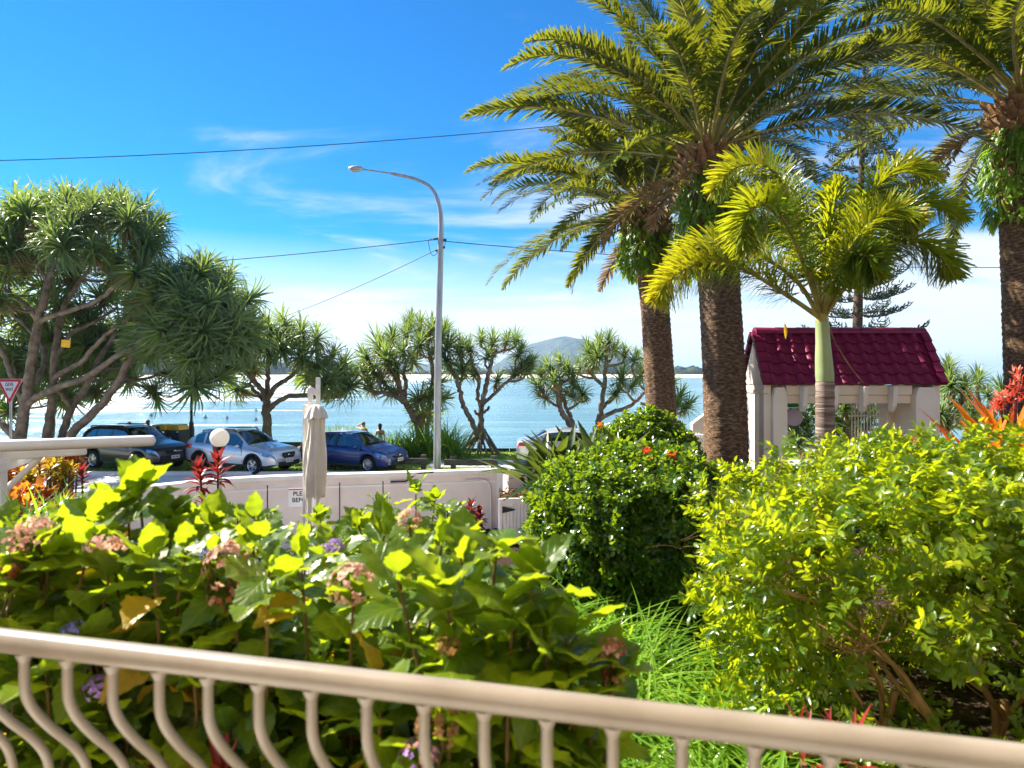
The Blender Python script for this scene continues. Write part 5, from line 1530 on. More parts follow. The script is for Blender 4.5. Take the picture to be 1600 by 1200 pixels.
T5 = [(862, 560, -.5), (878, 552, 0), (850, 575, 0), (845, 590, -.5), (868, 580, -1), (890, 565, -.6), (895, 585, -.4), (905, 560, .4), (855, 605, -.3), (875, 600, .4), (912, 600, -.5), (900, 605, .2), (920, 545, .2), (938, 535, 0), (950, 530, -.4), (958, 545, .4), (975, 550, 0), (990, 558, -.3), (925, 565, -.2), (970, 590, -.6), (985, 600, -.3), (960, 610, -.5), (1000, 585, .3), (1040, 600, .4), (1058, 618, .2), (1068, 632, .1), (1046, 630, -.2), (1010, 560, .4), (935, 555, -.6)]
pandanus('broad pandanus with two tuft clusters left of the first date palm trunk', base_at(900, 31), 31, [
    ([(908, 700, 0), (900, 676, 0), (885, 655, 0), (875, 638, -.1), (873, 615, -.2), (878, 590, -.2)], .17, .09), ([(905, 690, 0), (895, 662, .1), (886, 640, .2), (880, 618, .2)], .12, .08),
    ([(925, 712, .2), (930, 675, .2), (938, 645, .2), (943, 610, .1), (946, 580, 0), (948, 555, 0)], .14, .08), ([(943, 605, .1), (932, 592, 0), (920, 580, 0), (915, 570, 0)], .09, .07), ([(932, 660, .2), (955, 645, 0), (978, 638, -.1), (995, 625, -.2), (1010, 610, 0)], .11, .07),
    ([(940, 640, .2), (955, 622, .1), (968, 610, 0)], .08, .06), ([(1000, 630, 0), (1030, 640, .2), (1055, 645, .2)], .07, .06)], [(a, b + (18 if a < 915 else 8), c) for a, b, c in T5], 7, .2, tscale=.80, seed=11, skirt=.55)
# right of and behind the gatehouse
pandanus('narrow upright pandanus just right of the gatehouse', base_at(1478, 19), 19, [([(1482, 760, 0), (1482, 680, 0), (1483, 620, 0), (1480, 590, 0)], .10, .07), ([(1483, 650, 0), (1500, 630, .1), (1505, 615, .1)], .07, .05)],
         [(1480, 580, 0), (1487, 605, -.3), (1476, 625, .2), (1505, 610, .1), (1470, 650, -.3), (1495, 650, .2), (1480, 668, -.2), (1486, 590, .3), (1474, 605, .3)], 5, .12, group='pandanus beside the gatehouse', tscale=.52, seed=13)
pandanus('low pandanus clump between the gatehouse and the third date palm', base_at(1535, 22), 22, [([(1535, 740, 0), (1533, 690, 0), (1530, 650, 0), (1528, 620, 0)], .10, .07), ([(1532, 670, 0), (1552, 650, .1), (1560, 640, .1)], .07, .05)],
         [(1527, 600, 0), (1545, 620, .2), (1510, 622, -.2), (1558, 640, .1), (1520, 645, -.3), (1540, 655, -.2), (1500, 650, .3), (1565, 615, .4), (1515, 670, -.2), (1550, 672, .2)], 5, .12, group='pandanus beside the gatehouse', tscale=.58, seed=14)
pandanus('dark pandanus seen through the open gatehouse', base_at(1340, 20), 20, [([(1325, 740, 0), (1325, 660, 0), (1322, 620, 0)], .2, .1), ([(1325, 660, 0), (1370, 640, .2), (1385, 630, .2)], .1, .06)],
         [(1300, 635, .2), (1320, 640, -.4), (1345, 628, 0), (1360, 650, -.3), (1375, 640, .3), (1330, 660, .2), (1292, 660, -.2), (1350, 670, -.4), (1395, 655, .2), (1310, 675, .1), (1250, 650, .4), (1270, 640, .4), (1235, 640, .2), (1262, 665, 0), (1228, 662, .1), (1245, 680, .2), (1268, 688, 0), (1222, 690, .3), (1250, 700, -.2), (1290, 695, .1)], 5, .2, group='pandanus beside the gatehouse', tscale=.62, seed=15)

# ------------------------------------------------------------------ date palms
def frond_mesh(seed, L=4.3, a0=50, bend=95, nl=145, wl=.036, ll=.46, twist=0.0, name='frond', mats=('date', 'frond_rib'), bare=.14, vee=30, tip_t=.0):
    r = np.random.default_rng(seed)
    n = 26
    pts = []; ang = []; p = Vector((0, 0, 0)); a = R(a0)
    for i in range(n + 1):
        pts.append(p.copy()); ang.append(a)
        t = i / n
        a -= R(bend) / n * (.35 + 1.3 * t)
        p = p + Vector((math.cos(a), 0, math.sin(a))) * (L / n)
    lat = r.normal() * .12
    for i, q in enumerate(pts): q.y += lat * (i / n) ** 2 * L * .5
    V = []; F = []; T = []; MI = []
    # rib
    for i, q in enumerate(pts):
        t = i / n; w = .034 * (1 - t) + .005
        up = Vector((-math.sin(ang[i]), 0, math.cos(ang[i])))
        V += [q + Vector((0, -w, 0)), q + up * w * .8, q + Vector((0, w, 0)), q - up * w * .5]; T += [.5] * 4
    for i in range(n):
        for k in range(4):
            k2 = (k + 1) % 4
            F.append((i * 4 + k, i * 4 + k2, i * 4 + 4 + k2, i * 4 + 4 + k)); MI.append(1)
    for s in (-1, 1):
        for k in range(nl):
            t = bare + (1 - bare) * (k + r.uniform(0, .8)) / nl
            f = t * n; i = min(n - 1, int(f)); q = pts[i].lerp(pts[i + 1], f - i); a = ang[i]
            fw = Vector((math.cos(a), 0, math.sin(a))); up = Vector((-math.sin(a), 0, math.cos(a))); sd = Vector((0, s, 0))
            env = math.sin(math.pi * min(1, (t - bare) / (1 - bare) * .86 + .13)) ** .6
            l = ll * env * r.uniform(.85, 1.1)
            va = R(vee + r.normal() * 12) * (1 if r.random() < .8 else -.4)
            fwd = R(36 + 18 * t + r.normal() * 5)
            d = (fw * math.sin(fwd) + (sd * math.cos(va) + up * math.sin(va)) * math.cos(fwd)).normalized()
            wv = d.cross(up if abs(d.dot(up)) < .9 else fw).normalized()
            w = wl * (.7 + .5 * env)
            g = Vector((0, 0, -1)) * l * .07
            m1 = q + d * l * .5 + g * .25; m2 = q + d * l + g
            b = len(V); tt = min(1, max(0, .45 + r.normal() * .2 + (.35 * tip_t * t)))
            V += [q - wv * w * .35, q + wv * w * .35, m1 + wv * w * .5, m1 - wv * w * .5, m2 + wv * w * .06, m2 - wv * w * .06]; T += [tt] * 6
            F += [(b, b + 1, b + 2, b + 3), (b + 3, b + 2, b + 4, b + 5)]; MI += [0, 0]
    return qmesh(name, np.array([tuple(v) for v in V]), np.array(F), [M[mats[0]], M[mats[1]]], np.array(T), MI)
FR = {}
for key, a0, bd in (('young', 80, 48), ('up', 62, 66), ('mid', 42, 74), ('low', 26, 62), ('hang', -2, 52)):
    FR[key] = [frond_mesh(200 + hash(key) % 7 * 0 + a0 + 7 * k, a0=a0, bend=bd * (1 + .12 * k), L=4.35 - .3 * k) for k in range(2)]
FRDEAD = [frond_mesh(260 + k, L=2.2, a0=-30, bend=55, nl=46, ll=.40, mats=('dead_leaf', 'leafbase')) for k in range(2)]
def stub_mesh():
    mb = MB()
    mb.add([(-.10, 0, -.05), (.10, 0, -.05), (.085, 0, .06), (-.085, 0, .06), (-.055, -.20, .07), (.055, -.20, .07), (.045, -.20, .13), (-.045, -.20, .13), (-.035, -.29, .16), (.035, -.29, .16), (.03, -.28, .19), (-.03, -.28, .19)],
           [(0, 1, 5, 4), (1, 2, 6, 5), (2, 3, 7, 6), (3, 0, 4, 7), (4, 5, 9, 8), (5, 6, 10, 9), (6, 7, 11, 10), (7, 4, 8, 11), (8, 9, 10, 11)])
    return mb.mesh('leaf_base', M['leafbase'], angle=.6)
STUB = stub_mesh()
def trunk_mesh(path, rad, seg=40, row=.045, seed=5):
    """palm trunk with spiralling leaf-scar ridges"""
    path = smooth_path(path, 8); n0 = len(path)
    Ls = [0]
    for a, b in zip(path, path[1:]): Ls.append(Ls[-1] + (b - a).length)
    n = int(Ls[-1] / row); V = []; r = np.random.default_rng(seed)
    j = 0
    for i in range(n + 1):
        s = Ls[-1] * i / n
        while j < n0 - 2 and Ls[j + 1] < s: j += 1
        t = (s - Ls[j]) / max(1e-6, Ls[j + 1] - Ls[j]); c = path[j].lerp(path[j + 1], t)
        R0 = np.interp(s / Ls[-1], [q[0] for q in rad], [q[1] for q in rad])
        for k in range(seg):
            a = 2 * math.pi * k / seg
            u = s / .13; v = a / (2 * math.pi) * 13
            h = .5 + .5 * math.cos(2 * math.pi * (u + .5 * (int(math.floor(v)) % 2)))
            ed = abs((v % 1) - .5) * 2
            rr = R0 * (1 + .042 * h * (1 - .5 * ed ** 3) - .02 * ed ** 4 + r.normal() * .012)
            V.append((c.x + rr * math.cos(a), c.y + rr * math.sin(a), c.z))
    F = [(i * seg + k, i * seg + (k + 1) % seg, (i + 1) * seg + (k + 1) % seg, (i + 1) * seg + k) for i in range(n) for k in range(seg)]
    return qmesh('trunk', np.array(V), np.array(F), M['palmbark'])

def fern_on(label, cx, cy, z0, z1, rad, n, seed, bulge=.22, hole=None):
    """epiphytic fern clothing the trunk top: drooping leaves all round"""
    r = np.random.default_rng(seed)
    a = r.uniform(0, 2 * math.pi, n); z = r.uniform(z0, z1, n)
    t = (z - z0) / (z1 - z0)
    lump = .5 + .5 * np.sin(a * 3 + z * 4 + seed) * np.cos(z * 5 + a * 2)
    rr = rad + (bulge * np.sin(np.pi * np.clip(t * .9 + .08, 0, 1)) * (.4 + .9 * lump)) * r.uniform(.2, 1, n)
    pos = np.column_stack([rr * np.cos(a), rr * np.sin(a), z - z0])
    out = np.column_stack([np.cos(a), np.sin(a), np.zeros(n)])
    d = out * r.uniform(.25, .9, n)[:, None] + np.array([0, 0, -1]) * r.uniform(.1, 1.1, n)[:, None] + r.normal(size=(n, 3)) * .28
    up = out + np.array([0, 0, .6]) + r.normal(size=(n, 3)) * .25
    ps = []
    for k, T in enumerate((leaf_t(1, .24, 5, 'lance', .2, .9), leaf_t(1, .30, 4, 'ovate', .15, .6), leaf_t(1, .16, 5, 'lance', .25, 1.2))):
        i = np.arange(k, n, 3)
        ps.append(scatter(T, pos[i], d[i], up[i], r.uniform(.13, .30, len(i)), np.clip(.35 + .25 * r.normal(size=len(i)), 0, 1)))
    V, F, T = cat(ps)
    o = inst('fern', qmesh('fern', V, F, M['fern'], T)); o.location = (cx, cy, z0)
    return tag(o, label, 'fern', 'ferns growing on the palm trunks')

def date_palm(label, px, Y, crown_py, path_px, rad, counts, seed, fernz=None, fern_label=None, scale=1.0, tilt=0, only=None, stub_rows=5, stub_len=1.0):
    r = random.Random(seed)
    wp = [P(x, y, Y) for x, y in path_px]
    b = wp[0].copy(); b.z = gz(b.x, Y) - .1
    root = empty('date_palm', b, 0, label, 'palm tree', 'date palms')
    pts = [Vector((0, 0, 0))] + [w - b for w in wp[1:]]
    inst('trunk', trunk_mesh(pts, rad, seed=seed), root)
    cr = pts[-1]; rtop = rad[-1][1]
    ns = 13
    for row in range(stub_rows):
        for k in range(ns):
            a = 2 * math.pi * (k + .5 * (row % 2)) / ns + r.gauss(0, .06)
            z = cr.z - .12 - row * .15 + r.gauss(0, .02)
            Mx = Matrix.Translation((cr.x + math.cos(a) * rtop * .90, cr.y + math.sin(a) * rtop * .90, z)) @ Matrix.Rotation(a + math.pi / 2, 4, 'Z') @ Matrix.Rotation(r.gauss(-.15, .12), 4, 'X') @ Matrix.Diagonal((1.1, r.uniform(.6, 1.1) * stub_len, 1.05, 1))
            inst('leaf_base', STUB, root, Mx)
    i = 0
    for key, n, dz, ro in counts:
        for k in range(n):
            a = i * 2.39996 + r.gauss(0, .18) + seed; i += 1
            if key == 'dead': me = FRDEAD[k % 2]
            else: me = FR[key][k % 2]
            s = scale * r.uniform(.88, 1.08)
            Mx = Matrix.Translation((cr.x + math.cos(a) * rtop * ro, cr.y + math.sin(a) * rtop * ro, cr.z + dz + r.gauss(0, .06))) @ Matrix.Rotation(a, 4, 'Z') @ Matrix.Rotation(r.gauss(0, .10), 4, 'Y') @ Matrix.Rotation(r.gauss(0, .28), 4, 'X') @ Matrix.Scale(s, 4)
            inst('frond' if key != 'dead' else 'dead_frond', me, root, Mx)
    if fernz:
        z0, z1, n, bul = fernz
        fern_on(fern_label, b.x + cr.x, Y, P(0, z0, Y).z, P(0, z1, Y).z, rtop * .9, n, seed, bul)
    return root
cnt = [('young', 9, .35, .15), ('up', 14, .28, .35), ('mid', 20, .15, .6), ('low', 13, .02, .8), ('hang', 4, -.12, .9), ('dead', 4, -.35, 1.0)]
date_palm('tall middle date palm with its thick dark trunk just left of the gatehouse', 1128, 13, 250, [(1138, 760), (1133, 640), (1128, 520), (1120, 400), (1108, 300), (1108, 238)], [(0, .44), (.2, .40), (.62, .375), (.8, .40), (.92, .50), (1, .46)], cnt, 41,
          (428, 258, 1700, .26), 'bright green fern mass hugging the trunk of the middle date palm', 1.0)
cnt1 = [('young', 8, .3, .15), ('up', 11, .25, .35), ('mid', 17, .1, .6), ('low', 18, 0, .8), ('hang', 8, -.12, .9), ('dead', 3, -.3, 1.0)]
date_palm('shortest of the three date palms, its trunk beside the domed bush', 1028, 17, 345, [(1036, 745), (1033, 640), (1026, 520), (1020, 440), (1012, 370), (1010, 330)], [(0, .42), (.25, .37), (.65, .345), (.8, .38), (.93, .52), (1, .48)], cnt1, 43,
          (428, 345, 1400, .30), 'dark green fern mass under the crown of the shorter left date palm', 1.02)
date_palm('date palm cut by the picture edge, its trunk wrapped in ferns', 1604, 13, 190, [(1612, 760), (1612, 640), (1608, 480), (1604, 330), (1598, 230), (1596, 160)], [(0, .46), (.25, .43), (.55, .42), (.75, .44), (.9, .50), (1, .46)], cnt, 47,
          (345, 195, 1600, .46), 'thick fern mass bulging round the trunk of the right hand date palm', 1.0)

# ------------------------------------------------------------------ foxtail palm in front of the gatehouse
Yf = 9.2
fb = P(1290, 660, Yf); fz = gz(fb.x, Yf) - .05
fx = empty('foxtail_palm', (fb.x, Yf, fz), 0, 'yellow green foxtail palm with a smooth green crownshaft in front of the maroon roof', 'palm tree')
fo = Vector((fb.x, Yf, fz))
mb = MB(); tp = P(1289, 596, Yf) - fo
n = 46; pts = []; rad = []
for i in range(n + 1):
    t = i / n; pts.append(Vector((tp.x * t, 0, tp.z * t))); rad.append(.135 - .018 * t + (.004 if i % 3 == 0 else 0))
mb.tube(pts, rad, 24); mb.build('trunk', M['foxtrunk'], fx, angle=1.2)
mb = MB(); cs = [(1289, 598, .113), (1288.5, 585, .119), (1287, 560, .108), (1286, 535, .094), (1285, 515, .088), (1284.5, 503, .085)]
mb.tube(smooth_path([P(x, y, Yf) - fo for x, y, _ in cs], 4), list(np.interp(np.linspace(0, 5, 21), range(6), [c[2] for c in cs])), 24); mb.build('crownshaft', M['crownshaft'], fx)
mb = MB(); mb.tube(smooth_path([P(1284.5, 504, Yf) - fo, P(1284, 485, Yf) - fo, P(1284, 468, Yf) - fo], 4), [.085, .08, .07, .06, .055, .05, .045, .04, .035], 14); mb.build('spear_base', M['frond_rib'], fx)
def plume(pts, seed, nl=600, ll=.42, wl=.022, tint=0.0):
    """foxtail frond: leaflets all the way round a curved rib"""
    r = np.random.default_rng(seed)
    pp = smooth_path(pts, 10); n = len(pp) - 1
    mb = MB(); mb.tube(pp, [.030 * (1 - i / n) ** .8 + .004 for i in range(n + 1)], 7)
    V = list(mb.v); F = [tuple(f) for f in mb.f if len(f) == 4]; MI = [1] * len(F); T = [.5] * len(V)
    for k in range(nl):
        t = .20 + .80 * (k / nl); f = t * n; i = min(n - 1, int(f)); q = pp[i].lerp(pp[i + 1], f - i)
        fw = (pp[i + 1] - pp[i]).normalized(); e1 = fw.orthogonal().normalized(); e2 = fw.cross(e1)
        a = k * 2.39996 + r.normal() * .3
        env = math.sin(math.pi * min(1, (t - .2) / .8 * .80 + .17)) ** .55
        l = ll * env * r.uniform(.75, 1.15)
        d = ((e1 * math.cos(a) + e2 * math.sin(a)) * 1.0 + fw * r.uniform(.35, .95)).normalized()
        wv = d.cross(fw).normalized() * math.cos(r.uniform(-1, 1)) + d.cross(d.cross(fw)).normalized() * .5
        wv.normalize(); w = wl * r.uniform(.8, 1.25); g = Vector((0, 0, -1)) * l * .20
        m = q + d * l * .55 + g * .3; e = q + d * l + g
        b = len(V); tt = min(1, max(0, .39 + tint + .55 * (t - .45) + .14 * d.z + r.normal() * .15))
        V += [q - wv * w * .25, q + wv * w * .25, m + wv * w * .55, m - wv * w * .55, e + wv * w * .32, e - wv * w * .22]; T += [tt] * 6
        F += [(b, b + 1, b + 2, b + 3), (b + 3, b + 2, b + 4, b + 5)]; MI += [0, 0]
    return qmesh('frond', np.array([tuple(v) for v in V]), np.array(F), [M['foxtail'], M['frond_rib']], np.array(T), MI)
def fp(*a): return [P(x, y, Yf + d) - fo for x, y, d in a]
PL = [fp((1282, 492, 0), (1268, 430, -.2), (1240, 330, -.45), (1205, 265, -.6), (1150, 262, -.7), (1112, 300, -.7)),
      fp((1282, 492, 0), (1262, 430, -.4), (1225, 345, -.9), (1190, 320, -1.15), (1165, 345, -1.25), (1160, 395, -1.25)),
      fp((1280, 494, 0), (1245, 440, -.1), (1180, 395, -.2), (1120, 380, -.3), (1080, 395, -.35), (1050, 420, -.35)),
      fp((1280, 496, 0), (1235, 465, -.25), (1160, 420, -.5), (1095, 412, -.6), (1050, 435, -.7), (1024, 470, -.7)),
      fp((1288, 492, 0), (1305, 440, -.2), (1340, 350, -.35), (1375, 285, -.5), (1420, 262, -.55), (1465, 280, -.55)),
      fp((1288, 494, 0), (1320, 430, .1), (1370, 350, .25), (1420, 318, .3), (1470, 320, .3), (1508, 342, .3)),
      fp((1288, 495, 0), (1320, 450, -.25), (1370, 395, -.45), (1425, 375, -.55), (1470, 398, -.6), (1490, 432, -.6)),
      fp((1285, 490, 0), (1295, 430, .4), (1310, 370, .9), (1335, 330, 1.2), (1370, 315, 1.45), (1400, 330, 1.6)),
      fp((1284, 490, 0), (1275, 430, .5), (1250, 370, .95), (1215, 350, 1.2), (1170, 360, 1.4)),
      fp((1286, 488, 0), (1289, 430, -.05), (1295, 370, 0), (1300, 320, .05), (1312, 280, .1)),
      fp((1286, 492, 0), (1300, 445, -.5), (1325, 405, -.95), (1352, 400, -1.2), (1375, 430, -1.3)),
      fp((1284, 490, 0), (1278, 430, .1), (1262, 350, .3), (1238, 300, .45), (1205, 290, .6)),
      fp((1287, 490, 0), (1308, 430, -.3), (1345, 365, -.6), (1395, 330, -.8), (1440, 345, -.9))]
for k, pts in enumerate(PL): inst('frond', plume(pts, 300 + k, tint=(.12, .14, .06, .2, .06, .1, .0, -.1, .05, -.05, -.12, .0, .0)[k]), fx)
mb = MB(); mb.tube(smooth_path([P(1297, 512, Yf) - fo, P(1305, 535, Yf) - fo, P(1330, 575, Yf - .1) - fo, P(1349, 598, Yf - .2) - fo], 5), .008, 6); mb.build('hanging_strand', M['leafbase'], fx)
V, F, T = scatter(leaf_t(1, .22, 4, 'lance', .3, .2), [tuple(P(1226, 505, Yf) - fo)], [(.1, 0, -1)], [(0, -1, 0)], [.22], [.9])
inst('fallen_leaflet', qmesh('fallen_leaflet', V, F, M['hyd_yellow'], T), fx)

# ------------------------------------------------------------------ Norfolk pine
def pine_branch(seed, L=3.4, n=11):
    r = random.Random(seed); mb = MB()
    def cv(t): return Vector((L * t, 0, -.10 * L * math.sin(math.pi * t * .9) + .13 * L * t * t))
    mb.mi = 1; mb.tube([cv(i / 10) for i in range(11)], [.04 * (1 - i / 11) + .01 for i in range(11)], 6); mb.mi = 0
    for k in range(n):
        t = .22 + .78 * (k + r.random() * .4) / n
        for s in (-1, 1):
            b = cv(min(1, t)); l = L * (.15 + .12 * math.sin(math.pi * (1 - t) * .9)) * r.uniform(.7, 1.15)
            d = Vector((.75, s * r.uniform(.7, 1.0), r.uniform(-.05, .12))).normalized()
            e = b + d * l + Vector((0, 0, .25 * l)); m = b + d * l * .55 - Vector((0, 0, .03))
            pts = smooth_path([b, m, e], 4); q = len(pts)
            mb.tube(pts, [.012 + .027 * math.sin(math.pi * min(1, i / (q - 1) * .9 + .1)) * r.uniform(.7, 1.3) for i in range(q)], 5)
            for c in range(2):
                f = r.uniform(.35, .9); p0 = b.lerp(e, f); p1 = p0 + Vector((r.uniform(.05, .2), r.uniform(-.12, .12), r.uniform(.10, .24)))
                mb.tube([p0, (p0 + p1) / 2, p1], [.012, .034, .012], 5)
    return mb.mesh('bough', [M['pine'], M['pine_bark']])
PB = [pine_branch(60 + k) for k in range(3)]
Yn = 36.0
nb_ = P(1335, 700, Yn); nz = gz(nb_.x, 26)
npn = empty('norfolk_pine', (nb_.x, Yn, -.3), 0, 'tall Norfolk pine with level whorls of boughs rising behind the palms and gatehouse', 'tree')
no = Vector((nb_.x, Yn, -.3))
tp = P(1352, 42, Yn) - no
mb = MB(); mb.tube([tp * (i / 12) for i in range(13)], [.30 * (1 - i / 13) + .03 for i in range(13)], 12); mb.build('trunk', M['pine_bark'], npn)
z = 3.0; k = 0; rr = random.Random(4)
while z < tp.z - .4:
    f = z / tp.z; Lb = (2.95 * (1 - f) ** .62 + .35) 
    n = 6 if f < .8 else 5
    for j in range(n):
        a = 2 * math.pi * j / n + k * .9 + rr.gauss(0, .12)
        s = Lb / 3.4 * rr.uniform(.8, 1.15)
        inst('bough', PB[rr.randrange(3)], npn, Matrix.Translation((tp.x * f, 0, z + rr.gauss(0, .06))) @ Matrix.Rotation(a, 4, 'Z') @ Matrix.Rotation(R(-4 - 22 * max(0, f - .6)), 4, 'Y') @ Matrix.Diagonal((s, s, max(s, .7), 1)))
    z += 1.05 - .35 * f + rr.gauss(0, .06); k += 1
# ------------------------------------------------------------------ hydrangeas
def serrated(L=1.0, W=.72, rows=9, fold=.10, curl=.35, seed=0):
    r = np.random.default_rng(seed)
    V = []; F = []; T = []; cols = 4
    for i in range(rows + 1):
        t = i / rows
        w = math.sin(math.pi * min(.985, t * .95 + .035) ** .80) ** .80
        for j in range(cols + 1):
            u = -1 + 2 * j / cols
            x = u * w * W / 2 * (1 + (.07 * (1 if i % 2 else -1) if abs(u) == 1 and 0 < i < rows else 0))
            y = t * L + (.03 * (1 if i % 2 else 0) if abs(u) == 1 else 0)
            z = abs(u) * w * W / 2 * fold * 2 - curl * L * t * t * .55 + .030 * math.sin(t * 16 + 1.5 * abs(u)) * abs(u) + .02 * r.normal() - .10 * (abs(u) ** 3) * w * W * .5
            V.append((x, y * (1 - .1 * curl), z))
            T.append(.45 + .12 * (abs(u) < .1) + .06 * t)
    for i in range(rows):
        for j in range(cols):
            a = i * (cols + 1) + j
            F.append((a, a + 1, a + cols + 2, a + cols + 1))
    # petiole
    b = len(V)
    V += [(-.02, -.16, -.01), (.02, -.16, -.01), (.02, .02, 0), (-.02, .02, 0)]; T += [.9] * 4; F.append((b, b + 1, b + 2, b + 3))
    return np.array(V), np.array(F), np.array(T)
HL = []
for k in range(7):
    V, F, T = serrated(fold=(.02, .12, .2, .06, .26, .10, .0)[k], curl=(.2, .45, .15, .7, .35, .9, .05)[k], seed=k, W=(.72, .66, .78, .70, .62, .74, .8)[k])
    HL.append(qmesh('leaf', V, F, M['hydrangea'], T))
HY = [qmesh('leaf', *serrated(fold=.2, curl=.8, seed=20 + k)[:2], M['hyd_yellow'], np.full(54, .3 + .3 * k)) for k in range(2)]
HLY = {}
def floret_head(seed, mats, rad=.075, n=70, flat=.75, gone=.0):
    """mophead: four-petalled florets over a dome"""
    r = np.random.default_rng(seed)
    d = rdirs(n * 2, r); d = d[d[:, 2] > -.45][:n]; n = len(d)
    pos = d * rad * np.array([1, 1, flat]) * r.uniform(.85, 1.08, (n, 1))
    ps = []
    e1 = nrm(np.cross(d, r.normal(size=(n, 3)))); e2 = np.cross(d, e1)
    T_ = leaf_t(1, .85, 2, 'round', .1, .25)
    for q in range(4):
        a = q * math.pi / 2
        dd = e1 * math.cos(a) + e2 * math.sin(a) + d * r.uniform(.0, .5, (n, 1))
        keep = r.random(n) > gone
        ps.append(scatter(T_, pos[keep], dd[keep], d[keep], r.uniform(.013, .021, keep.sum()) * (rad / .075), np.clip(.5 + .3 * r.normal(size=keep.sum()), 0, 1)))
    V, F, T = cat(ps)
    mi = np.array([int(x) for x in (np.arange(len(F)) // 4 % len(mats))]) if len(mats) > 1 else None
    return qmesh('flower_head', V, F, [M[m] for m in mats], T, mi)
def hydrangea(label, cx, cy, rx, ry, ztop, nst, seed, sprigs=(), flowers=(), size=.125, edge=None):
    r = random.Random(seed)
    z0 = gz(cx, cy) + .01
    root = empty('hydrangea', (cx, cy, z0), 0, label, 'shrub', 'hydrangea bushes beyond the balcony')
    o = Vector((cx, cy, z0)); stems = MB()
    tops = []
    nst = min(nst + 3, 18); ztop -= (.02 if cx < -.9 else .09)
    for k in range(nst):
        a = k * 2.39996 + r.uniform(-.3, .3); q = math.sqrt((k + .5) / nst)
        x, y = rx * q * math.cos(a), ry * q * math.sin(a)
        z = (ztop - z0) * (1 - .30 * q * q) * r.uniform(.80, 1.0)
        tops.append((Vector((x, y, z)), size * r.uniform(.85, 1.15), r.choice((7, 8, 8))))
    tops = [(Vector((x, y, z)) - o, s, 9) for x, y, z, s in sprigs] + [(Vector((f_[0], f_[1] + .03, f_[2] - .035)) - o, size * .95, 6) for f_ in flowers] + tops
    nleaf = 0
    for t, s, pairs in tops:
        b = Vector((t.x * .35 + r.gauss(0, .06), t.y * .35 + r.gauss(0, .06), 0))
        c = b.lerp(t, .55) + Vector((r.gauss(0, .04), r.gauss(0, .04), .05))
        pts = [b.lerp(c, u).lerp(c.lerp(t, u), u) for u in [i / 8 for i in range(9)]]
        stems.tube(pts, [.0065 - .003 * i / 8 for i in range(9)], 6)
        ph = r.uniform(0, math.pi)
        ax = (pts[-1] - pts[-3]).normalized()
        for j in range(pairs):
            f = 1 - (0, .012, .032, .062, .105, .16, .225, .30, .37)[j]
            p = pts[0].lerp(pts[0], 0); u = max(0, f) * 8; i = min(7, int(u)); p = pts[i].lerp(pts[i + 1], u - i)
            ph += math.pi / 2 + r.gauss(0, .15)
            ls = .93 * s * ((.62, .86, 1.0, 1.05, 1.05, 1.0, 1.0, .95, .9, .9)[j]) * r.uniform(.85, 1.12)
            el = R((68, 48, 34, 24, 12, -4, -18, -28, -32, -34)[j] + r.gauss(0, 20))
            for sd in (0, math.pi):
                if r.random() < .07: continue
                a = ph + sd + r.gauss(0, .14)
                d = Vector((math.cos(a) * math.cos(el), math.sin(a) * math.cos(el), math.sin(el)))
                up = Vector((-math.cos(a) * math.sin(el), -math.sin(a) * math.sin(el), math.cos(el))) + Vector((r.gauss(0, .42), r.gauss(0, .42), r.gauss(0, .2)))
                x_ = d.cross(up).normalized(); z_ = x_.cross(d)
                Mx = Matrix((x_, d, z_)).transposed().to_4x4(); Mx.translation = p + d * ls * .16
                me = HY[r.randrange(2)] if (j >= 4 and r.random() < .08) else HL[r.randrange(7)]
                if nleaf < 299:
                    inst('leaf', me, root, Mx @ Matrix.Scale(ls, 4)); nleaf += 1
    stems.build('stems', M['wood_stem'], root)
    for k, (x, y, z, mats, rad, flat) in enumerate(flowers):
        p = Vector((x, y, z)) - o
        me = floret_head(seed * 10 + k, mats, rad, max(48, int(70 * (rad / .075))), flat)
        inst('flower_head', me, root, Matrix.Translation(p) @ align((r.gauss(0, .2), -.35 + r.gauss(0, .2), 1), r.uniform(0, 6)))
        st = MB(); st.tube([p - Vector((0, -.03, .07)), p - Vector((0, -.01, .03)), p - Vector((0, 0, rad * .2))], .0045, 6); st.build('flower_stalk', M['wood_stem'], root)
    return root
def pf(px, py, Y, mats, rad=.06, flat=.75):
    q = P(px, py, Y); return (q.x, q.y, q.z, mats, rad * .86, flat)
def ps(px, py, Y, s=.13):
    q = P(px, py + 22, Y); return (q.x, q.y, q.z, s)
PK, BL, VI, BR, RU = ('pink_petal', 'blush_petal'), ('blue_petal',), ('purple_petal',), ('brown_petal',), ('russet_petal', 'pink_petal')
hydrangea('hydrangea bush at the far left with two faded pink flower heads', -1.55, 1.98, .42, .30, 3.38, 15, 1, [ps(95, 800, 1.95, .13), ps(40, 830, 1.85, .12), ps(0, 850, 1.8, .12)], [pf(55, 832, 1.72, PK, .052), pf(22, 850, 1.70, ('pink_petal',), .05), pf(8, 885, 1.72, RU, .045)])
hydrangea('hydrangea bush with the tallest sprig, in front of the dark four wheel drive', -1.02, 1.95, .40, .34, 3.36, 16, 2, [ps(218, 752, 2.0, .185), ps(200, 775, 1.97, .16), ps(170, 785, 1.9, .14), ps(265, 790, 1.95, .13), ps(120, 800, 2.1, .13)], [pf(165, 852, 1.70, ('blush_petal', 'pink_petal'), .055, .45), pf(325, 866, 1.68, BL, .022), pf(115, 985, 1.62, BL, .03)])
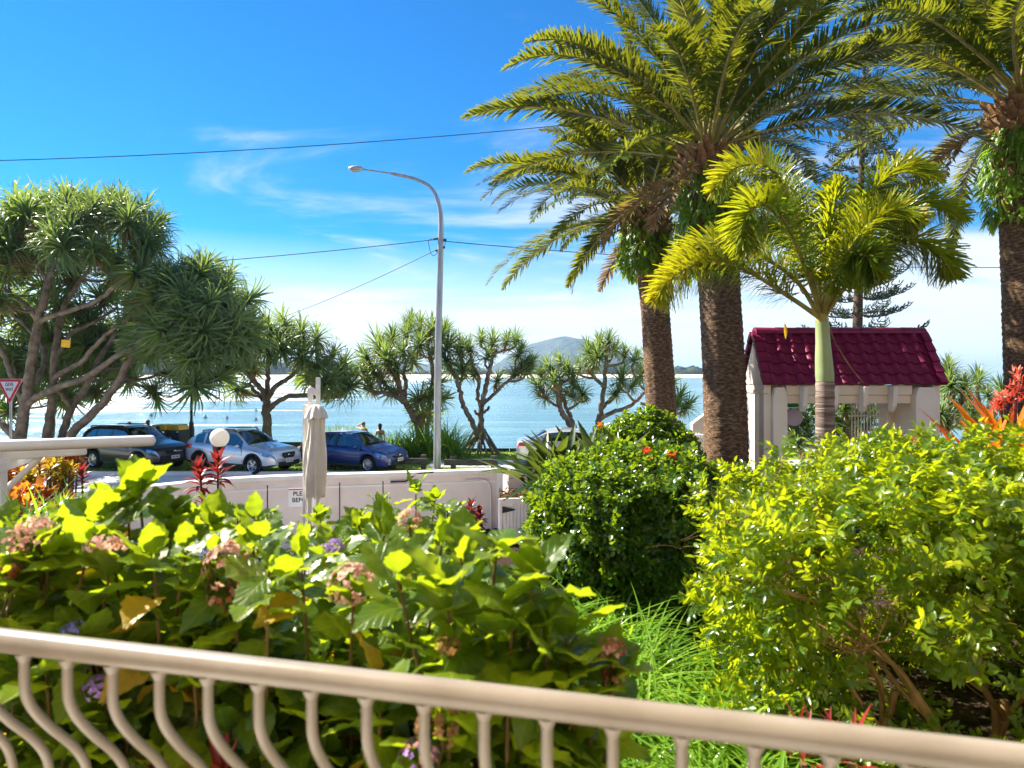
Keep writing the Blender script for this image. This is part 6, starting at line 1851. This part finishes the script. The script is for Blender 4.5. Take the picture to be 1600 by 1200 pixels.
hydrangea('hydrangea bush with a large pinkish brown flower head left of the folded umbrella', -.62, 2.0, .38, .32, 3.20, 15, 3, [ps(400, 790, 2.1, .12), ps(330, 800, 2.0, .12), ps(395, 830, 1.8, .13)], [pf(355, 888, 1.66, ('pink_petal', 'brown_petal', 'blush_petal'), .062, 1.25), pf(352, 935, 1.68, RU, .05), pf(520, 855, 1.9, VI, .035, .6)])
hydrangea('hydrangea bush in the middle with a blush flower head among yellow green leaves', -.30, 1.85, .38, .30, 3.24, 15, 4, [ps(600, 815, 1.85, .13), ps(520, 830, 2.0, .12), ps(690, 830, 1.7, .13)], [pf(548, 912, 1.62, ('blush_petal', 'pink_petal'), .062), pf(640, 812, 1.95, ('blush_petal', 'pink_petal'), .04)])
hydrangea('hydrangea bush with very broad lime leaves near the right end of the row', -.03, 1.62, .28, .22, 3.30, 13, 5, [ps(775, 845, 1.5, .165), ps(830, 880, 1.5, .15), ps(720, 850, 1.6, .14)], [pf(700, 1010, 1.38, ('brown_petal',), .03)], .135)
hydrangea('hydrangea bush at the right end of the row with a russet flower head', .09, 1.50, .20, .20, 3.02, 12, 6, [ps(885, 975, 1.5, .15), ps(855, 990, 1.45, .14), ps(800, 960, 1.45, .14)], [pf(955, 1018, 1.45, RU, .036, .9), pf(958, 1056, 1.46, RU, .03, .9)], .125)
hydrangea('small leaved hydrangea bush farther back in front of the boundary wall', -.55, 3.55, .50, .35, 3.22, 16, 7, [ps(650, 742, 3.55, .12), ps(700, 775, 3.3, .12), ps(590, 765, 3.5, .11), ps(500, 790, 3.3, .11), ps(680, 760, 3.7, .12)], [], .115)
hydrangea('low hydrangea bush in the shade below the handrail on the left', -1.05, 1.66, .50, .10, 2.95, 14, 8, [], [pf(155, 1075, 1.62, VI, .04)], .12)
hydrangea('low hydrangea bush with a big dried brown flower head behind the balusters', -.22, 1.42, .38, .10, 2.92, 14, 9, [], [pf(690, 1130, 1.36, BR, .062, .9), pf(655, 1185, 1.34, ('pink_petal', 'purple_petal'), .045)], .115)
hydrangea('hydrangea bush behind the row, filling in front of the awning post', -1.9, 2.9, .55, .4, 3.12, 14, 10, [ps(150, 800, 2.8, .12)], [], .12)
hydrangea('hydrangea bush behind the tall sprig, left of the globe lamp post', -1.1, 2.9, .5, .4, 3.16, 15, 12, [ps(300, 790, 2.9, .12)], [], .12)

hydrangea('leafy hydrangea bush filling between the two faded pink heads and the tall sprig', -1.28, 1.80, .30, .20, 3.30, 12, 13, [ps(140, 830, 1.75, .13), ps(75, 850, 1.75, .13)], [], .125)
hydrangea('leafy hydrangea bush just right of the tall sprig', -.80, 1.78, .30, .20, 3.28, 12, 14, [ps(290, 840, 1.72, .13), ps(240, 850, 1.7, .14)], [], .125)
hydrangea('leafy hydrangea bush below the folded umbrella', -.45, 1.70, .28, .20, 3.16, 12, 15, [ps(470, 850, 1.7, .13), ps(420, 870, 1.6, .13)], [], .125)
hydrangea('leafy hydrangea bush in the middle just above the handrail', -.16, 1.55, .26, .16, 3.18, 12, 16, [ps(620, 880, 1.5, .14), ps(700, 900, 1.45, .14)], [], .125)
hydrangea('leafy hydrangea bush behind the middle, below the boundary wall', -.28, 2.6, .42, .32, 3.06, 12, 17, [ps(620, 790, 2.6, .12), ps(560, 800, 2.6, .12)], [], .12)
# ------------------------------------------------------------------ clipped hedges
def sprig_mesh(seed, mat, n_c=5, n_l=6, ll=.045, wl=.5, spread=.13, shape='ovate', rows=3):
    """twig with compound leaves"""
    r = np.random.default_rng(seed); pos = []; dr = []; up = []; sc = []; ti = []
    for c in range(n_c):
        a = c * 2.4 + r.normal() * .3; el = R(20 + 55 * (c / n_c) + r.normal() * 12)
        d = np.array([math.cos(a) * math.cos(el), math.sin(a) * math.cos(el), math.sin(el)])
        u = np.array([-math.cos(a) * math.sin(el), -math.sin(a) * math.sin(el), math.cos(el)])
        sd = np.cross(d, u); b = np.array([0, 0, spread * .5 * c / n_c]); t0 = .42 + r.normal() * .12 + .18 * (c / n_c)
        for k in range(n_l):
            f = (k // 2 + 1) / (n_l / 2 + .5); s = 1 if k % 2 else -1
            last = k == n_l - 1
            pos.append(b + d * spread * f); dr.append(d * (1.4 if last else .55) + (0 if last else 1) * sd * s + r.normal(size=3) * .16)
            up.append(u + r.normal(size=3) * .35); sc.append(ll * r.uniform(.75, 1.2)); ti.append(np.clip(t0 + r.normal() * .12, 0, 1))
    V, F, T = scatter(leaf_t(1, wl, rows, shape, .18, .35), pos, dr, up, sc, ti)
    return V, F, T
def hedge(name, label, hull, nfront, nmass, seed, mat, sp_kw, dens=None, cat_='hedge', group=None, branches=None, ctr=None, lift=.5, jitter=.05, core=None):
    """hull(n, rng) gives points and outward directions; the sprigs nearest the camera are parts, the rest one mass"""
    r = np.random.default_rng(seed)
    n = nfront + nmass
    pos, nor = hull(n * 2, r)
    if dens is not None:
        k = r.random(len(pos)) < dens(pos); pos, nor = pos[k], nor[k]
    pos, nor = pos[:n], nor[:n]; n = len(pos)
    pos = pos + nor * r.normal(size=(n, 1)) * jitter
    o = Vector(ctr); z0 = o.z
    root = empty(name, o, 0, label, cat_, group)
    sm = [sprig_mesh(seed * 20 + k, mat, **sp_kw) for k in range(5)]
    me = [qmesh('leaf_sprig', V, F, M[mat], T) for V, F, T in sm]
    d = nor * .8 + np.array([0, 0, lift]) + r.normal(size=(n, 3)) * .40
    dist = np.linalg.norm(pos - np.array([0, 0, CAMZ]), axis=1) - .5 * (nor @ np.array([0, -.8, .4]))
    order = np.argsort(dist)
    for i in order[:nfront]:
        inst('leaf_sprig', me[i % 5], root, Matrix.Translation(Vector(pos[i]) - o) @ align(d[i], r.uniform(0, 6.3)) @ Matrix.Scale(r.uniform(.8, 1.25), 4))
    ps_ = []
    for k in range(5):
        idx = [i for i in order[nfront:] if i % 5 == k]
        if not idx: continue
        V, F, T = sm[k]; A = []
        for i in idx:
            A.append(np.array(Matrix.Translation(Vector(pos[i]) - o) @ align(d[i], r.uniform(0, 6.3)) @ Matrix.Scale(r.uniform(.8, 1.25), 4)))
        A = np.array(A); m = len(A)
        VV = np.einsum('nij,kj->nki', A[:, :3, :3], V) + A[:, None, :3, 3]
        off = r.normal(size=(m, 1)) * .10
        ps_.append((VV.reshape(-1, 3), (F[None] + (np.arange(m) * len(V))[:, None, None]).reshape(-1, 4), np.clip(T[None] + off, 0, 1).ravel()))
    V, F, T = cat(ps_)
    tag(inst('leaf_mass', qmesh('leaf_mass', V, F, M[mat], T), root), kind='stuff')
    return root, o
def twig_tree(root, o, starts, seed, mat='hedge_branch', depth=4, box=None, r0=.028, name='branch'):
    r = random.Random(seed)
    for s, d0, L in starts:
        mb = MB()
        def grow(p, d, L, rad, lev):
            pts = [p.copy()]; q = p.copy(); dd = d.copy()
            for k in range(5):
                dd = (dd + Vector((r.gauss(0, .16), r.gauss(0, .16), r.gauss(0, .10)))).normalized(); q = q + dd * L / 5; pts.append(q.copy())
            mb.tube(pts, [rad * (1 - .09 * k) for k in range(6)], 7 if lev < 2 else 5)
            if lev < depth:
                for k in range(r.choice((2, 3, 3))):
                    f = r.choice((3, 4, 5))
                    nd = (dd + Vector((r.gauss(0, .75), r.gauss(0, .6), r.gauss(.12, .45)))).normalized()
                    grow(pts[f], nd, L * r.uniform(.6, .85), rad * (1 - .09 * f) * .66, lev + 1)
        grow(Vector(s) - o, Vector(d0).normalized(), L, r0 * r.uniform(.8, 1.15), 0)
        mb.build(name, M[mat], root, angle=1.2)

def box_hull(c, h, p=4.0):
    """rounded box surface: super-ellipsoid with half sizes h, flat below"""
    c = np.array(c); h = np.array(h)
    def f(n, r):
        d = rdirs(n, r)
        d[:, 2] = np.abs(d[:, 2]) * np.where(r.random(n) < .5, 1, -1)
        s = (np.abs(d / 1.0) ** p).sum(1) ** (-1 / p)
        q = d * s[:, None]
        pos = q * h
        nor = nrm(np.sign(q) * np.abs(q) ** (p - 1) / h)
        lump = 1 + .06 * np.sin(pos[:, 0] * 6 + 1) * np.cos(pos[:, 2] * 7) + .04 * np.sin(pos[:, 1] * 9 + pos[:, 0] * 5) + .04 * np.sin(pos[:, 0] * 15) * np.sin(pos[:, 2] * 13 + 2)
        depth = 1 - .30 * r.random(n) ** 2.0
        return c + pos * (lump * depth)[:, None], nor
    return f
H1c, H1h = (2.76, 3.22, 2.50), (1.70, .84, .82)
def h1_d(p):
    a = np.exp(-(((p[:, 0] - 1.62) / .58) ** 2 + ((p[:, 2] - 2.48) / .36) ** 2))
    return np.clip(1 - .98 * a - .0 * (p[:, 2] < 2.3), .04, 1)
root, o = hedge('hedge', 'large near lime green clipped hedge with bare brown branches showing low down', box_hull(H1c, H1h, 3.6), 300, 4600, 3, 'murraya', dict(n_c=5, n_l=7, ll=.039, wl=.50, spread=.082), h1_d, ctr=(2.2, 3.2, gz(2.2, 3.2)), jitter=.05)
rb = random.Random(8)
starts = []
for k in range(19):
    x = 1.22 + .17 * k + rb.gauss(0, .08); y = 2.72 + rb.gauss(0, .16)
    starts.append(((x, y, gz(x, y) - .02), (rb.gauss(.12, .38), -.12 + rb.gauss(0, .2), 1), rb.uniform(.42, .6)))
twig_tree(root, o, starts, 5, r0=.030)
H2c, H2h = (.90, 5.0, 2.36), (.70, .66, .72)
root, o = hedge('hedge', 'rounded dark green clipped bush left of the near hedge, above the strappy grass', box_hull(H2c, H2h, 3.4), 300, 5200, 5, 'roundhedge', dict(n_c=5, n_l=5, ll=.036, wl=.68, spread=.058, shape='round'), ctr=(.86, 5.0, gz(.86, 5.0)), jitter=.04)
twig_tree(root, o, [((.86 + .2 * k, 4.9, gz(.86, 5) - .02), (.25 * k, -.1, 1), .4) for k in (-2, -1, 0, 1, 2)], 6, depth=3)
for k, (px, py) in enumerate(((1015, 725), (1048, 712), (1040, 735), (1010, 703), (1052, 728))):
    q = P(px, py, 4.85); r_ = np.random.default_rng(500 + k)
    n = 9; d = rdirs(n, r_); d[:, 1] -= .4
    V, F, T = scatter(leaf_t(1, .55, 3, 'ovate', .2, .4), np.zeros((n, 3)), d, rdirs(n, r_), r_.uniform(.035, .06, n), r_.random(n))
    inst('red_flower', qmesh('red_flower', V, F, M['redflower'], T), root, Matrix.Translation(q - o))
# tall thin sprigs on the crest of the near hedge
H3c, H3h = (2.30, 12.0, 1.88), (.95, .6, 1.0)
root, o = hedge('hedge', 'domed clipped bush with yellowish tips behind the dark strappy plants, beside the first palm trunk', box_hull(H3c, H3h, 2.6), 200, 1500, 7, 'roundhedge', dict(n_c=5, n_l=4, ll=.085, wl=.55, spread=.11), ctr=(2.28, 12.0, gz(2.28, 12)), jitter=.05)
q = P(938, 664, 11.5)
V, F, T = scatter(leaf_t(1, .7, 3, 'ovate', .2, .4), np.zeros((6, 3)), rdirs(6), rdirs(6), np.full(6, .09), np.full(6, .9))
inst('orange_flower', qmesh('orange_flower', V, F, M['croton'], T * 0 + .55), root, Matrix.Translation(q - o))

# ------------------------------------------------------------------ strappy plants, lawn blades
def blades(n, region, L, W, seed, mat, tint=.5, name='strappy_grass', el=(35, 80), curl=1.3, rows=6):
    r = np.random.default_rng(seed); pos = region(n, r)
    a = r.uniform(0, 2 * np.pi, n); e = np.radians(r.uniform(*el, n))
    d = np.column_stack([np.cos(a) * np.cos(e), np.sin(a) * np.cos(e), np.sin(e)])
    u = np.column_stack([-np.cos(a) * np.sin(e), -np.sin(a) * np.sin(e), np.cos(e)])
    ps_ = []
    for k, c in enumerate((.7, 1.1, 1.5)):
        i = np.arange(k, n, 3)
        ps_.append(scatter(leaf_t(1, W / L, rows, 'strap', .25, c * curl / 1.3), pos[i], d[i], u[i], L * r.uniform(.6, 1.15, len(i)), np.clip(tint + .22 * r.normal(size=len(i)), 0, 1)))
    V, F, T = cat(ps_)
    return qmesh(name, V, F, M[mat], T)
def clumps_on(xy, spread, lift=.02):
    xy = np.array(xy)
    def f(n, r):
        i = r.integers(0, len(xy), n); p = xy[i] + r.normal(size=(n, 2)) * spread
        z = np.array([gz(a, b) + lift for a, b in p]); return np.column_stack([p, z])
    return f
rs = np.random.default_rng(77); pts_ = []
for k in range(110):
    t = rs.random(); y = 1.55 + 3.1 * t; xc = 1.02 - .80 * t + .08 * math.sin(t * 5)
    pts_.append((xc + rs.uniform(-.34, .34) * (.8 + .3 * t), y))
pts_ += [(.5 + .5 * rs.random(), 1.25 + .35 * rs.random()) for _ in range(26)]
tag(inst('strappy_grass', blades(4200, clumps_on(pts_, .035), .62, .0135, 21, 'strap', .5, el=(30, 72), curl=2.1)), kind='stuff')
tag(inst('ground_cover', blades(1500, clumps_on([(x, y) for x in np.linspace(-2.4, 3.6, 40) for y in (1.35 + .9 * rs.random(), 2.2 + 1.5 * rs.random())], .08), .22, .02, 22, 'olive', .35, 'ground_cover')), kind='stuff')
def blade_clump(name, label, px, Y, n, L, W, seed, mat, tint, el=(35, 85), curl=1.0, group=None, rows=6, zoff=0, spread=.12, cat_='plant', z=None):
    x = X(px, Y); zz = (gz(x, Y) if z is None else z) + zoff
    def reg(m, r): return np.column_stack([r.normal(size=m) * spread, r.normal(size=m) * spread, np.zeros(m)])
    o = inst(name, blades(n, reg, L, W, seed, mat, tint, name, el, curl, rows)); o.location = (x, Y, zz)
    return tag(o, label, cat_, group)
for k, (px, Y, L, lab) in enumerate(((868, 9.6, 1.1, 'dark broad strappy plant hiding the front of the passing silver car'), (915, 9.9, 1.1, 'dark broad strappy plant between the passing silver car and the domed bush'), (975, 9.4, 1.0, 'dark broad strappy plant below the domed bush'), (915, 8.9, .9, 'lower dark broad strappy plant nearest the clipped round bush'))):
    x = X(px, Y); zt = 3.75 - (662 + 6 * (k == 3) * 4 - HOR) / FPX * Y
    r_ = empty('strappy_plant', (x, Y, zt - L * .86), 0, lab, 'plant', 'dark strappy plants beside the planter wall')
    rr = np.random.default_rng(600 + k)
    lm = [qmesh('leaf', *leaf_t(1, .17, 7, 'lance', .25, c), M['olive'], np.full(24, tt_)) for c, tt_ in ((.3, .2), (.7, .35), (1.2, .1))]
    for j in range(72):
        a = j * 2.4 + rr.normal() * .2; e = R(84 - 50 * (j / 72) ** .8 + rr.normal() * 6); d = Vector((math.cos(a) * math.cos(e), math.sin(a) * math.cos(e), math.sin(e)))
        u = Vector((-math.cos(a) * math.sin(e), -math.sin(a) * math.sin(e), math.cos(e))); x_ = d.cross(u).normalized()
        Mx = Matrix((x_, d, x_.cross(d))).transposed().to_4x4(); Mx.translation = (rr.normal() * .20, rr.normal() * .16, 0)
        inst('leaf', lm[j % 3], r_, Mx @ Matrix.Scale(L * rr.uniform(.55, .98), 4))
    mb = MB(); mb.lathe([(.16, -max(.1, zt - L * .86 - gz(x, Y)) - .05), (.12, .08)], 9); mb.build('stem', M['wood_stem'], r_)
blade_clump('grass_clump', 'large rounded clump of long arching leaves right of the street lamp foot', 696, 30.5, 420, 1.9, .045, 31, 'strap', .25, (30, 88), .9, 'grassy clumps along the foreshore', spread=.40)
blade_clump('grass_clump', 'rounded clump of long arching leaves left of the street lamp', 648, 30.8, 360, 1.7, .045, 32, 'strap', .28, (30, 88), .9, 'grassy clumps along the foreshore', spread=.40)
blade_clump('grass_clump', 'yellowish grass clump just behind the nose of the blue hatchback', 618, 31, 300, 1.35, .04, 33, 'strap', .5, (30, 88), .9, 'grassy clumps along the foreshore', spread=.45)
for k, px in enumerate((525, 545)):
    blade_clump('grass_clump', ('dark grass clump directly right of the folded umbrella top', 'dark grass clump between the umbrella and the shading bather')[k], px, 32, 260, 1.5, .035, 34 + k, 'strap', .12, (40, 90), .7, 'grassy clumps along the foreshore', spread=.38)
blade_clump('grass_clump', 'fine grass clump above the roof rack of the silver car', 372, 31.5, 260, 1.45, .03, 37, 'strap', .12, (40, 90), .8, 'grassy clumps along the foreshore', spread=.45)
blade_clump('strappy_plant', 'fine strappy plant with arching leaves under the awning brace', 50, 4.6, 150, .62, .022, 38, 'strap', .4, (40, 88), 1.2, None, z=2.45, spread=.12)
blade_clump('strappy_plant', 'fine strappy plant below the colourful crotons', 100, 5.4, 140, .60, .02, 39, 'strap', .3, (40, 88), 1.2, None, z=2.35, spread=.12)
def lawn_reg(n, r):
    x = r.uniform(-26, 12, n); y = r.uniform(25.25, 33, n); k = ~((x > -3.5) & (y > 27.1) & (y < 29.5))
    x, y = x[k], y[k]; return np.column_stack([x, y, [gz(a, b) + .0 for a, b in zip(x, y)]])
r_ = np.random.default_rng(9); p_ = lawn_reg(26000, r_); n = len(p_)
V, F, T = scatter(leaf_t(1, .28, 2, 'strap', .2, .4), p_, rdirs(n, r_) * .6 + np.array([0, 0, 1]), rdirs(n, r_), r_.uniform(.05, .12, n), r_.random(n))
tag(inst('grass', qmesh('grass', V, F, M['grass'], T)), kind='stuff')

# ------------------------------------------------------------------ coloured shrubs
def leafy_bush(name, label, c, rad, n, ll, mat, seed, tint=(.5, .25), wl=.38, shape='lance', group=None, stems=True, cat_='shrub', parts=140):
    r = np.random.default_rng(seed); zg = gz(c[0], c[1])
    root = empty(name, (c[0], c[1], zg), 0, label, cat_, group); o = Vector((c[0], c[1], zg))
    nw = max(6, n // 14); d0 = rdirs(nw, r); d0[:, 2] = np.abs(d0[:, 2]) - .2; d0 = nrm(d0)
    wc = np.array(c) + d0 * np.array(rad) * r.uniform(.6, 1.0, (nw, 1))
    lm = [qmesh('leaf', *leaf_t(1, wl, 4, shape, .2, cc), M[mat], np.full(15, .5)) for cc in (.2, .5)]
    st = MB()
    mats = {}
    kk = 0; ps_ = []
    for w in range(nw):
        b = Vector(wc[w]) - o; up = (Vector(d0[w]) * .5 + Vector((0, 0, 1))).normalized(); t0 = np.clip(tint[0] + r.normal() * tint[1], 0, 1)
        st.tube([Vector((b.x * .3, b.y * .3, 0)), Vector((b.x * .7, b.y * .7, b.z * .55)), b], [.02, .015, .010], 5)
        m = 14; a = np.arange(m) * 2.4 + r.uniform(0, 6); e = np.radians(75 - 95 * np.arange(m) / m + r.normal(size=m) * 8)
        d = np.column_stack([np.cos(a) * np.cos(e), np.sin(a) * np.cos(e), np.sin(e)]); u = np.column_stack([-np.cos(a) * np.sin(e), -np.sin(a) * np.sin(e), np.cos(e)])
        pos = np.array(b)[None] + np.array([0, 0, -.10])[None] * (np.arange(m) / m)[:, None]
        V, F, T = scatter(leaf_t(1, wl, 4, shape, .2, .4), pos, d, u, ll * r.uniform(.75, 1.15, m), np.clip(t0 + r.normal(size=m) * .07, 0, 1))
        inst('leaf_whorl', qmesh('leaf_whorl', V, F, M[mat], T), root)
    st.build('stems', M['wood_stem'], root)
    return root
q = P(30, 742, 8.6); leafy_bush('croton', 'red and orange croton bush behind the awning brace', (q.x, q.y, q.z), (.42, .4, .34), 420, .15, 'croton', 51, (.86, .12), .34, group='colourful crotons')
q = P(75, 742, 8.2); leafy_bush('croton', 'yellow green croton bush at the end of the awning brace', (q.x, q.y, q.z), (.30, .3, .30), 360, .12, 'croton', 52, (.20, .10), .42, group='colourful crotons')
q = P(98, 722, 8.9); leafy_bush('croton', 'scarlet topped croton right of the yellow one', (q.x, q.y, q.z), (.20, .22, .26), 220, .16, 'croton', 53, (.82, .05), .32, group='colourful crotons')
q = P(60, 792, 7.6); leafy_bush('croton', 'dark low croton below the yellow and red ones', (q.x, q.y, q.z), (.5, .35, .22), 300, .17, 'croton', 54, (.90, .22), .40, group='colourful crotons')
def cordyline(label, heads, Y, seed, s=.30):
    x0 = X(heads[0][0], Y); zg = gz(x0, Y); o = Vector((x0, Y, zg))
    root = empty('cordyline', o, 0, label, 'plant', 'red cordylines in front of the wall'); r = np.random.default_rng(seed)
    lm = [qmesh('leaf', *leaf_t(1, .26, 5, 'lance', .3, c), M['cordyline'], np.full(18, .5)) for c in (.15, .5, .9)]
    for k, (px, py, h) in enumerate(heads):
        t = P(px, py, Y + r.normal() * .1) - o
        mb = MB(); mb.tube(smooth_path([Vector((t.x * .2, 0, 0)), Vector((t.x * .8, t.y * .5, t.z * .6)), t], 4), .012, 6); mb.build('stem', M['wood_stem'], root)
        for j in range(int(34 * h)):
            a = j * 2.4; e = R(80 - 85 * j / (34 * h) + r.normal() * 7); d = Vector((math.cos(a) * math.cos(e), math.sin(a) * math.cos(e), math.sin(e))); u = Vector((-math.cos(a) * math.sin(e), -math.sin(a) * math.sin(e), math.cos(e)))
            x_ = d.cross(u).normalized(); Mx = Matrix((x_, d, x_.cross(d))).transposed().to_4x4(); Mx.translation = t + Vector((0, 0, -.26 * h * j / (34 * h)))
            inst('leaf', lm[j % 3], root, Mx @ Matrix.Scale(s * h * r.uniform(.75, 1.1), 4))
    return root
cordyline('pair of tall red cordyline heads in front of the globe lamp post', [(340, 722, 1.0), (312, 735, .9), (318, 775, .6), (345, 785, .55)], 7.6, 61, .21)
cordyline('single small red cordyline standing before the sunlit road', [(128, 738, .7)], 8.4, 62, .23)
q = P(735, 812, 7.2); leafy_bush('croton', 'small dark leaved shrub at the foot of the boundary wall end', (q.x, q.y, q.z), (.14, .12, .2), 120, .10, 'cordyline', 63, (.1, .1), .4)
# bromeliads
def bromeliad(label, px, py, Y, L, seed, n=26, mat='bromeliad', spike=None, wl=.15, z=None, tint=.5):
    t = P(px, py, Y); x = t.x; z0 = (t.z - L * .82) if z is None else z
    root = empty('bromeliad', (x, Y, z0), 0, label, 'plant', 'orange and red bromeliads'); r = np.random.default_rng(seed)
    lm = [qmesh('leaf', *leaf_t(1, wl, 8, 'strap', .3, c), M[mat], np.full(27, tint + .2 * (c - .6))) for c in (.25, .6, 1.0)]
    for j in range(n):
        a = j * 2.4; e = R(86 - 62 * (j / n) + r.normal() * 5); d = Vector((math.cos(a) * math.cos(e), math.sin(a) * math.cos(e), math.sin(e))); u = Vector((-math.cos(a) * math.sin(e), -math.sin(a) * math.sin(e), math.cos(e)))
        x_ = d.cross(u).normalized(); Mx = Matrix((x_, d, x_.cross(d))).transposed().to_4x4(); Mx.translation = d * .03
        inst('leaf', lm[j % 3], root, Mx @ Matrix.Scale(L * r.uniform(.75, 1.08), 4))
    mb = MB(); mb.lathe([(.05 * L, min(-.05, gz(x, Y) - z0)), (.08 * L, .06 * L)], 8); mb.build('stem', M['wood_stem'], root)
    if spike:
        for sx, sy, sh in spike:
            b = P(sx, sy, Y) - Vector((x, Y, z0)); mb = MB(); mb.tube(smooth_path([Vector((0, 0, .1)), b * .6, b], 4), .010, 6); sk = mb.build('flower_stalk', M['cordyline'], root)
            m = 80; f = r.random(m); pos = np.column_stack([b.x + r.normal(size=m) * .05 * (1.4 - f) * sh * 3, b.y + r.normal(size=m) * .05 * (1.4 - f) * sh * 3, b.z - sh * .75 + sh * f])
            V, F, T = scatter(leaf_t(1, .34, 3, 'lance', .2, -.3), pos, rdirs(m, r) * .8 + np.array([0, 0, .7]), rdirs(m, r), r.uniform(.03, .06, m), np.clip(f * .6 + r.random(m) * .5, 0, 1))
            inst('flower_spike', qmesh('flower_spike', V, F, M['bromflower'], T), root)['kind'] = 'stuff'
    return root
bromeliad('large orange leaved bromeliad with a branching red flower spike behind the near hedge', 1584, 622, 4.55, .80, 71, 30, spike=[(1588, 592, .22), (1562, 622, .12)], wl=.13)
bromeliad('smaller orange bromeliad left of the flowering one, behind the near hedge', 1548, 632, 4.5, .62, 72, 22, wl=.13, tint=.65)
bromeliad('bronze leaved bromeliad sprouting at the hedge crest beyond the gatehouse pillar', 1508, 655, 4.5, .5, 73, 9, wl=.09, tint=.1)
for k, (px, Y) in enumerate(((262, 1.62), (345, 1.55), (1255, 1.9), (1290, 1.95), (1330, 1.85))):
    q = P(px, 1170 if px < 600 else 1128, Y)
    bromeliad(('tiny red bromeliad low under the third baluster from the left', 'tiny red bromeliad low under the handrail beside the first one', 'small pinkish bromeliad just above the handrail, leftmost of three', 'small pinkish bromeliad just above the handrail, middle of three', 'small pinkish bromeliad just above the handrail, rightmost of three')[k], px, 1170 if px < 600 else 1128, Y, .15, 80 + k, 12, 'cordyline', wl=.12, tint=.6)
# yellow plate hung in the big pandanus
q = P(103, 537, 27.3)
mb = MB(); mb.box((0, 0, 0), (.36, .03, .30)); o = mb.build('plate', M['yellow'], smooth=False); o.location = q; o.rotation_euler = (0, R(4), 0)
o.name = 'yellow_notice'; tag(o, 'small plain yellow plate hung among the limbs of the big pandanus', 'notice')
# ------------------------------------------------------------------ sea air
def haze(density):
    mb = MB(); mb.box((0, 0, 93.5), (29000, 29000, 195)); 
    m = bpy.data.materials.new('sea_air'); m.use_nodes = True; n = m.node_tree; n.nodes.clear()
    v = n.nodes.new('ShaderNodeVolumePrincipled'); v.inputs['Density'].default_value = density; v.inputs['Color'].default_value = (.48, .70, 1.0, 1); v.inputs['Anisotropy'].default_value = .2
    out = n.nodes.new('ShaderNodeOutputMaterial'); n.links.new(v.outputs[0], out.inputs['Volume'])
    o = mb.build('haze', m, smooth=False); o['kind'] = 'stuff'
    return o
HAZE = 0.00014
haze(HAZE)
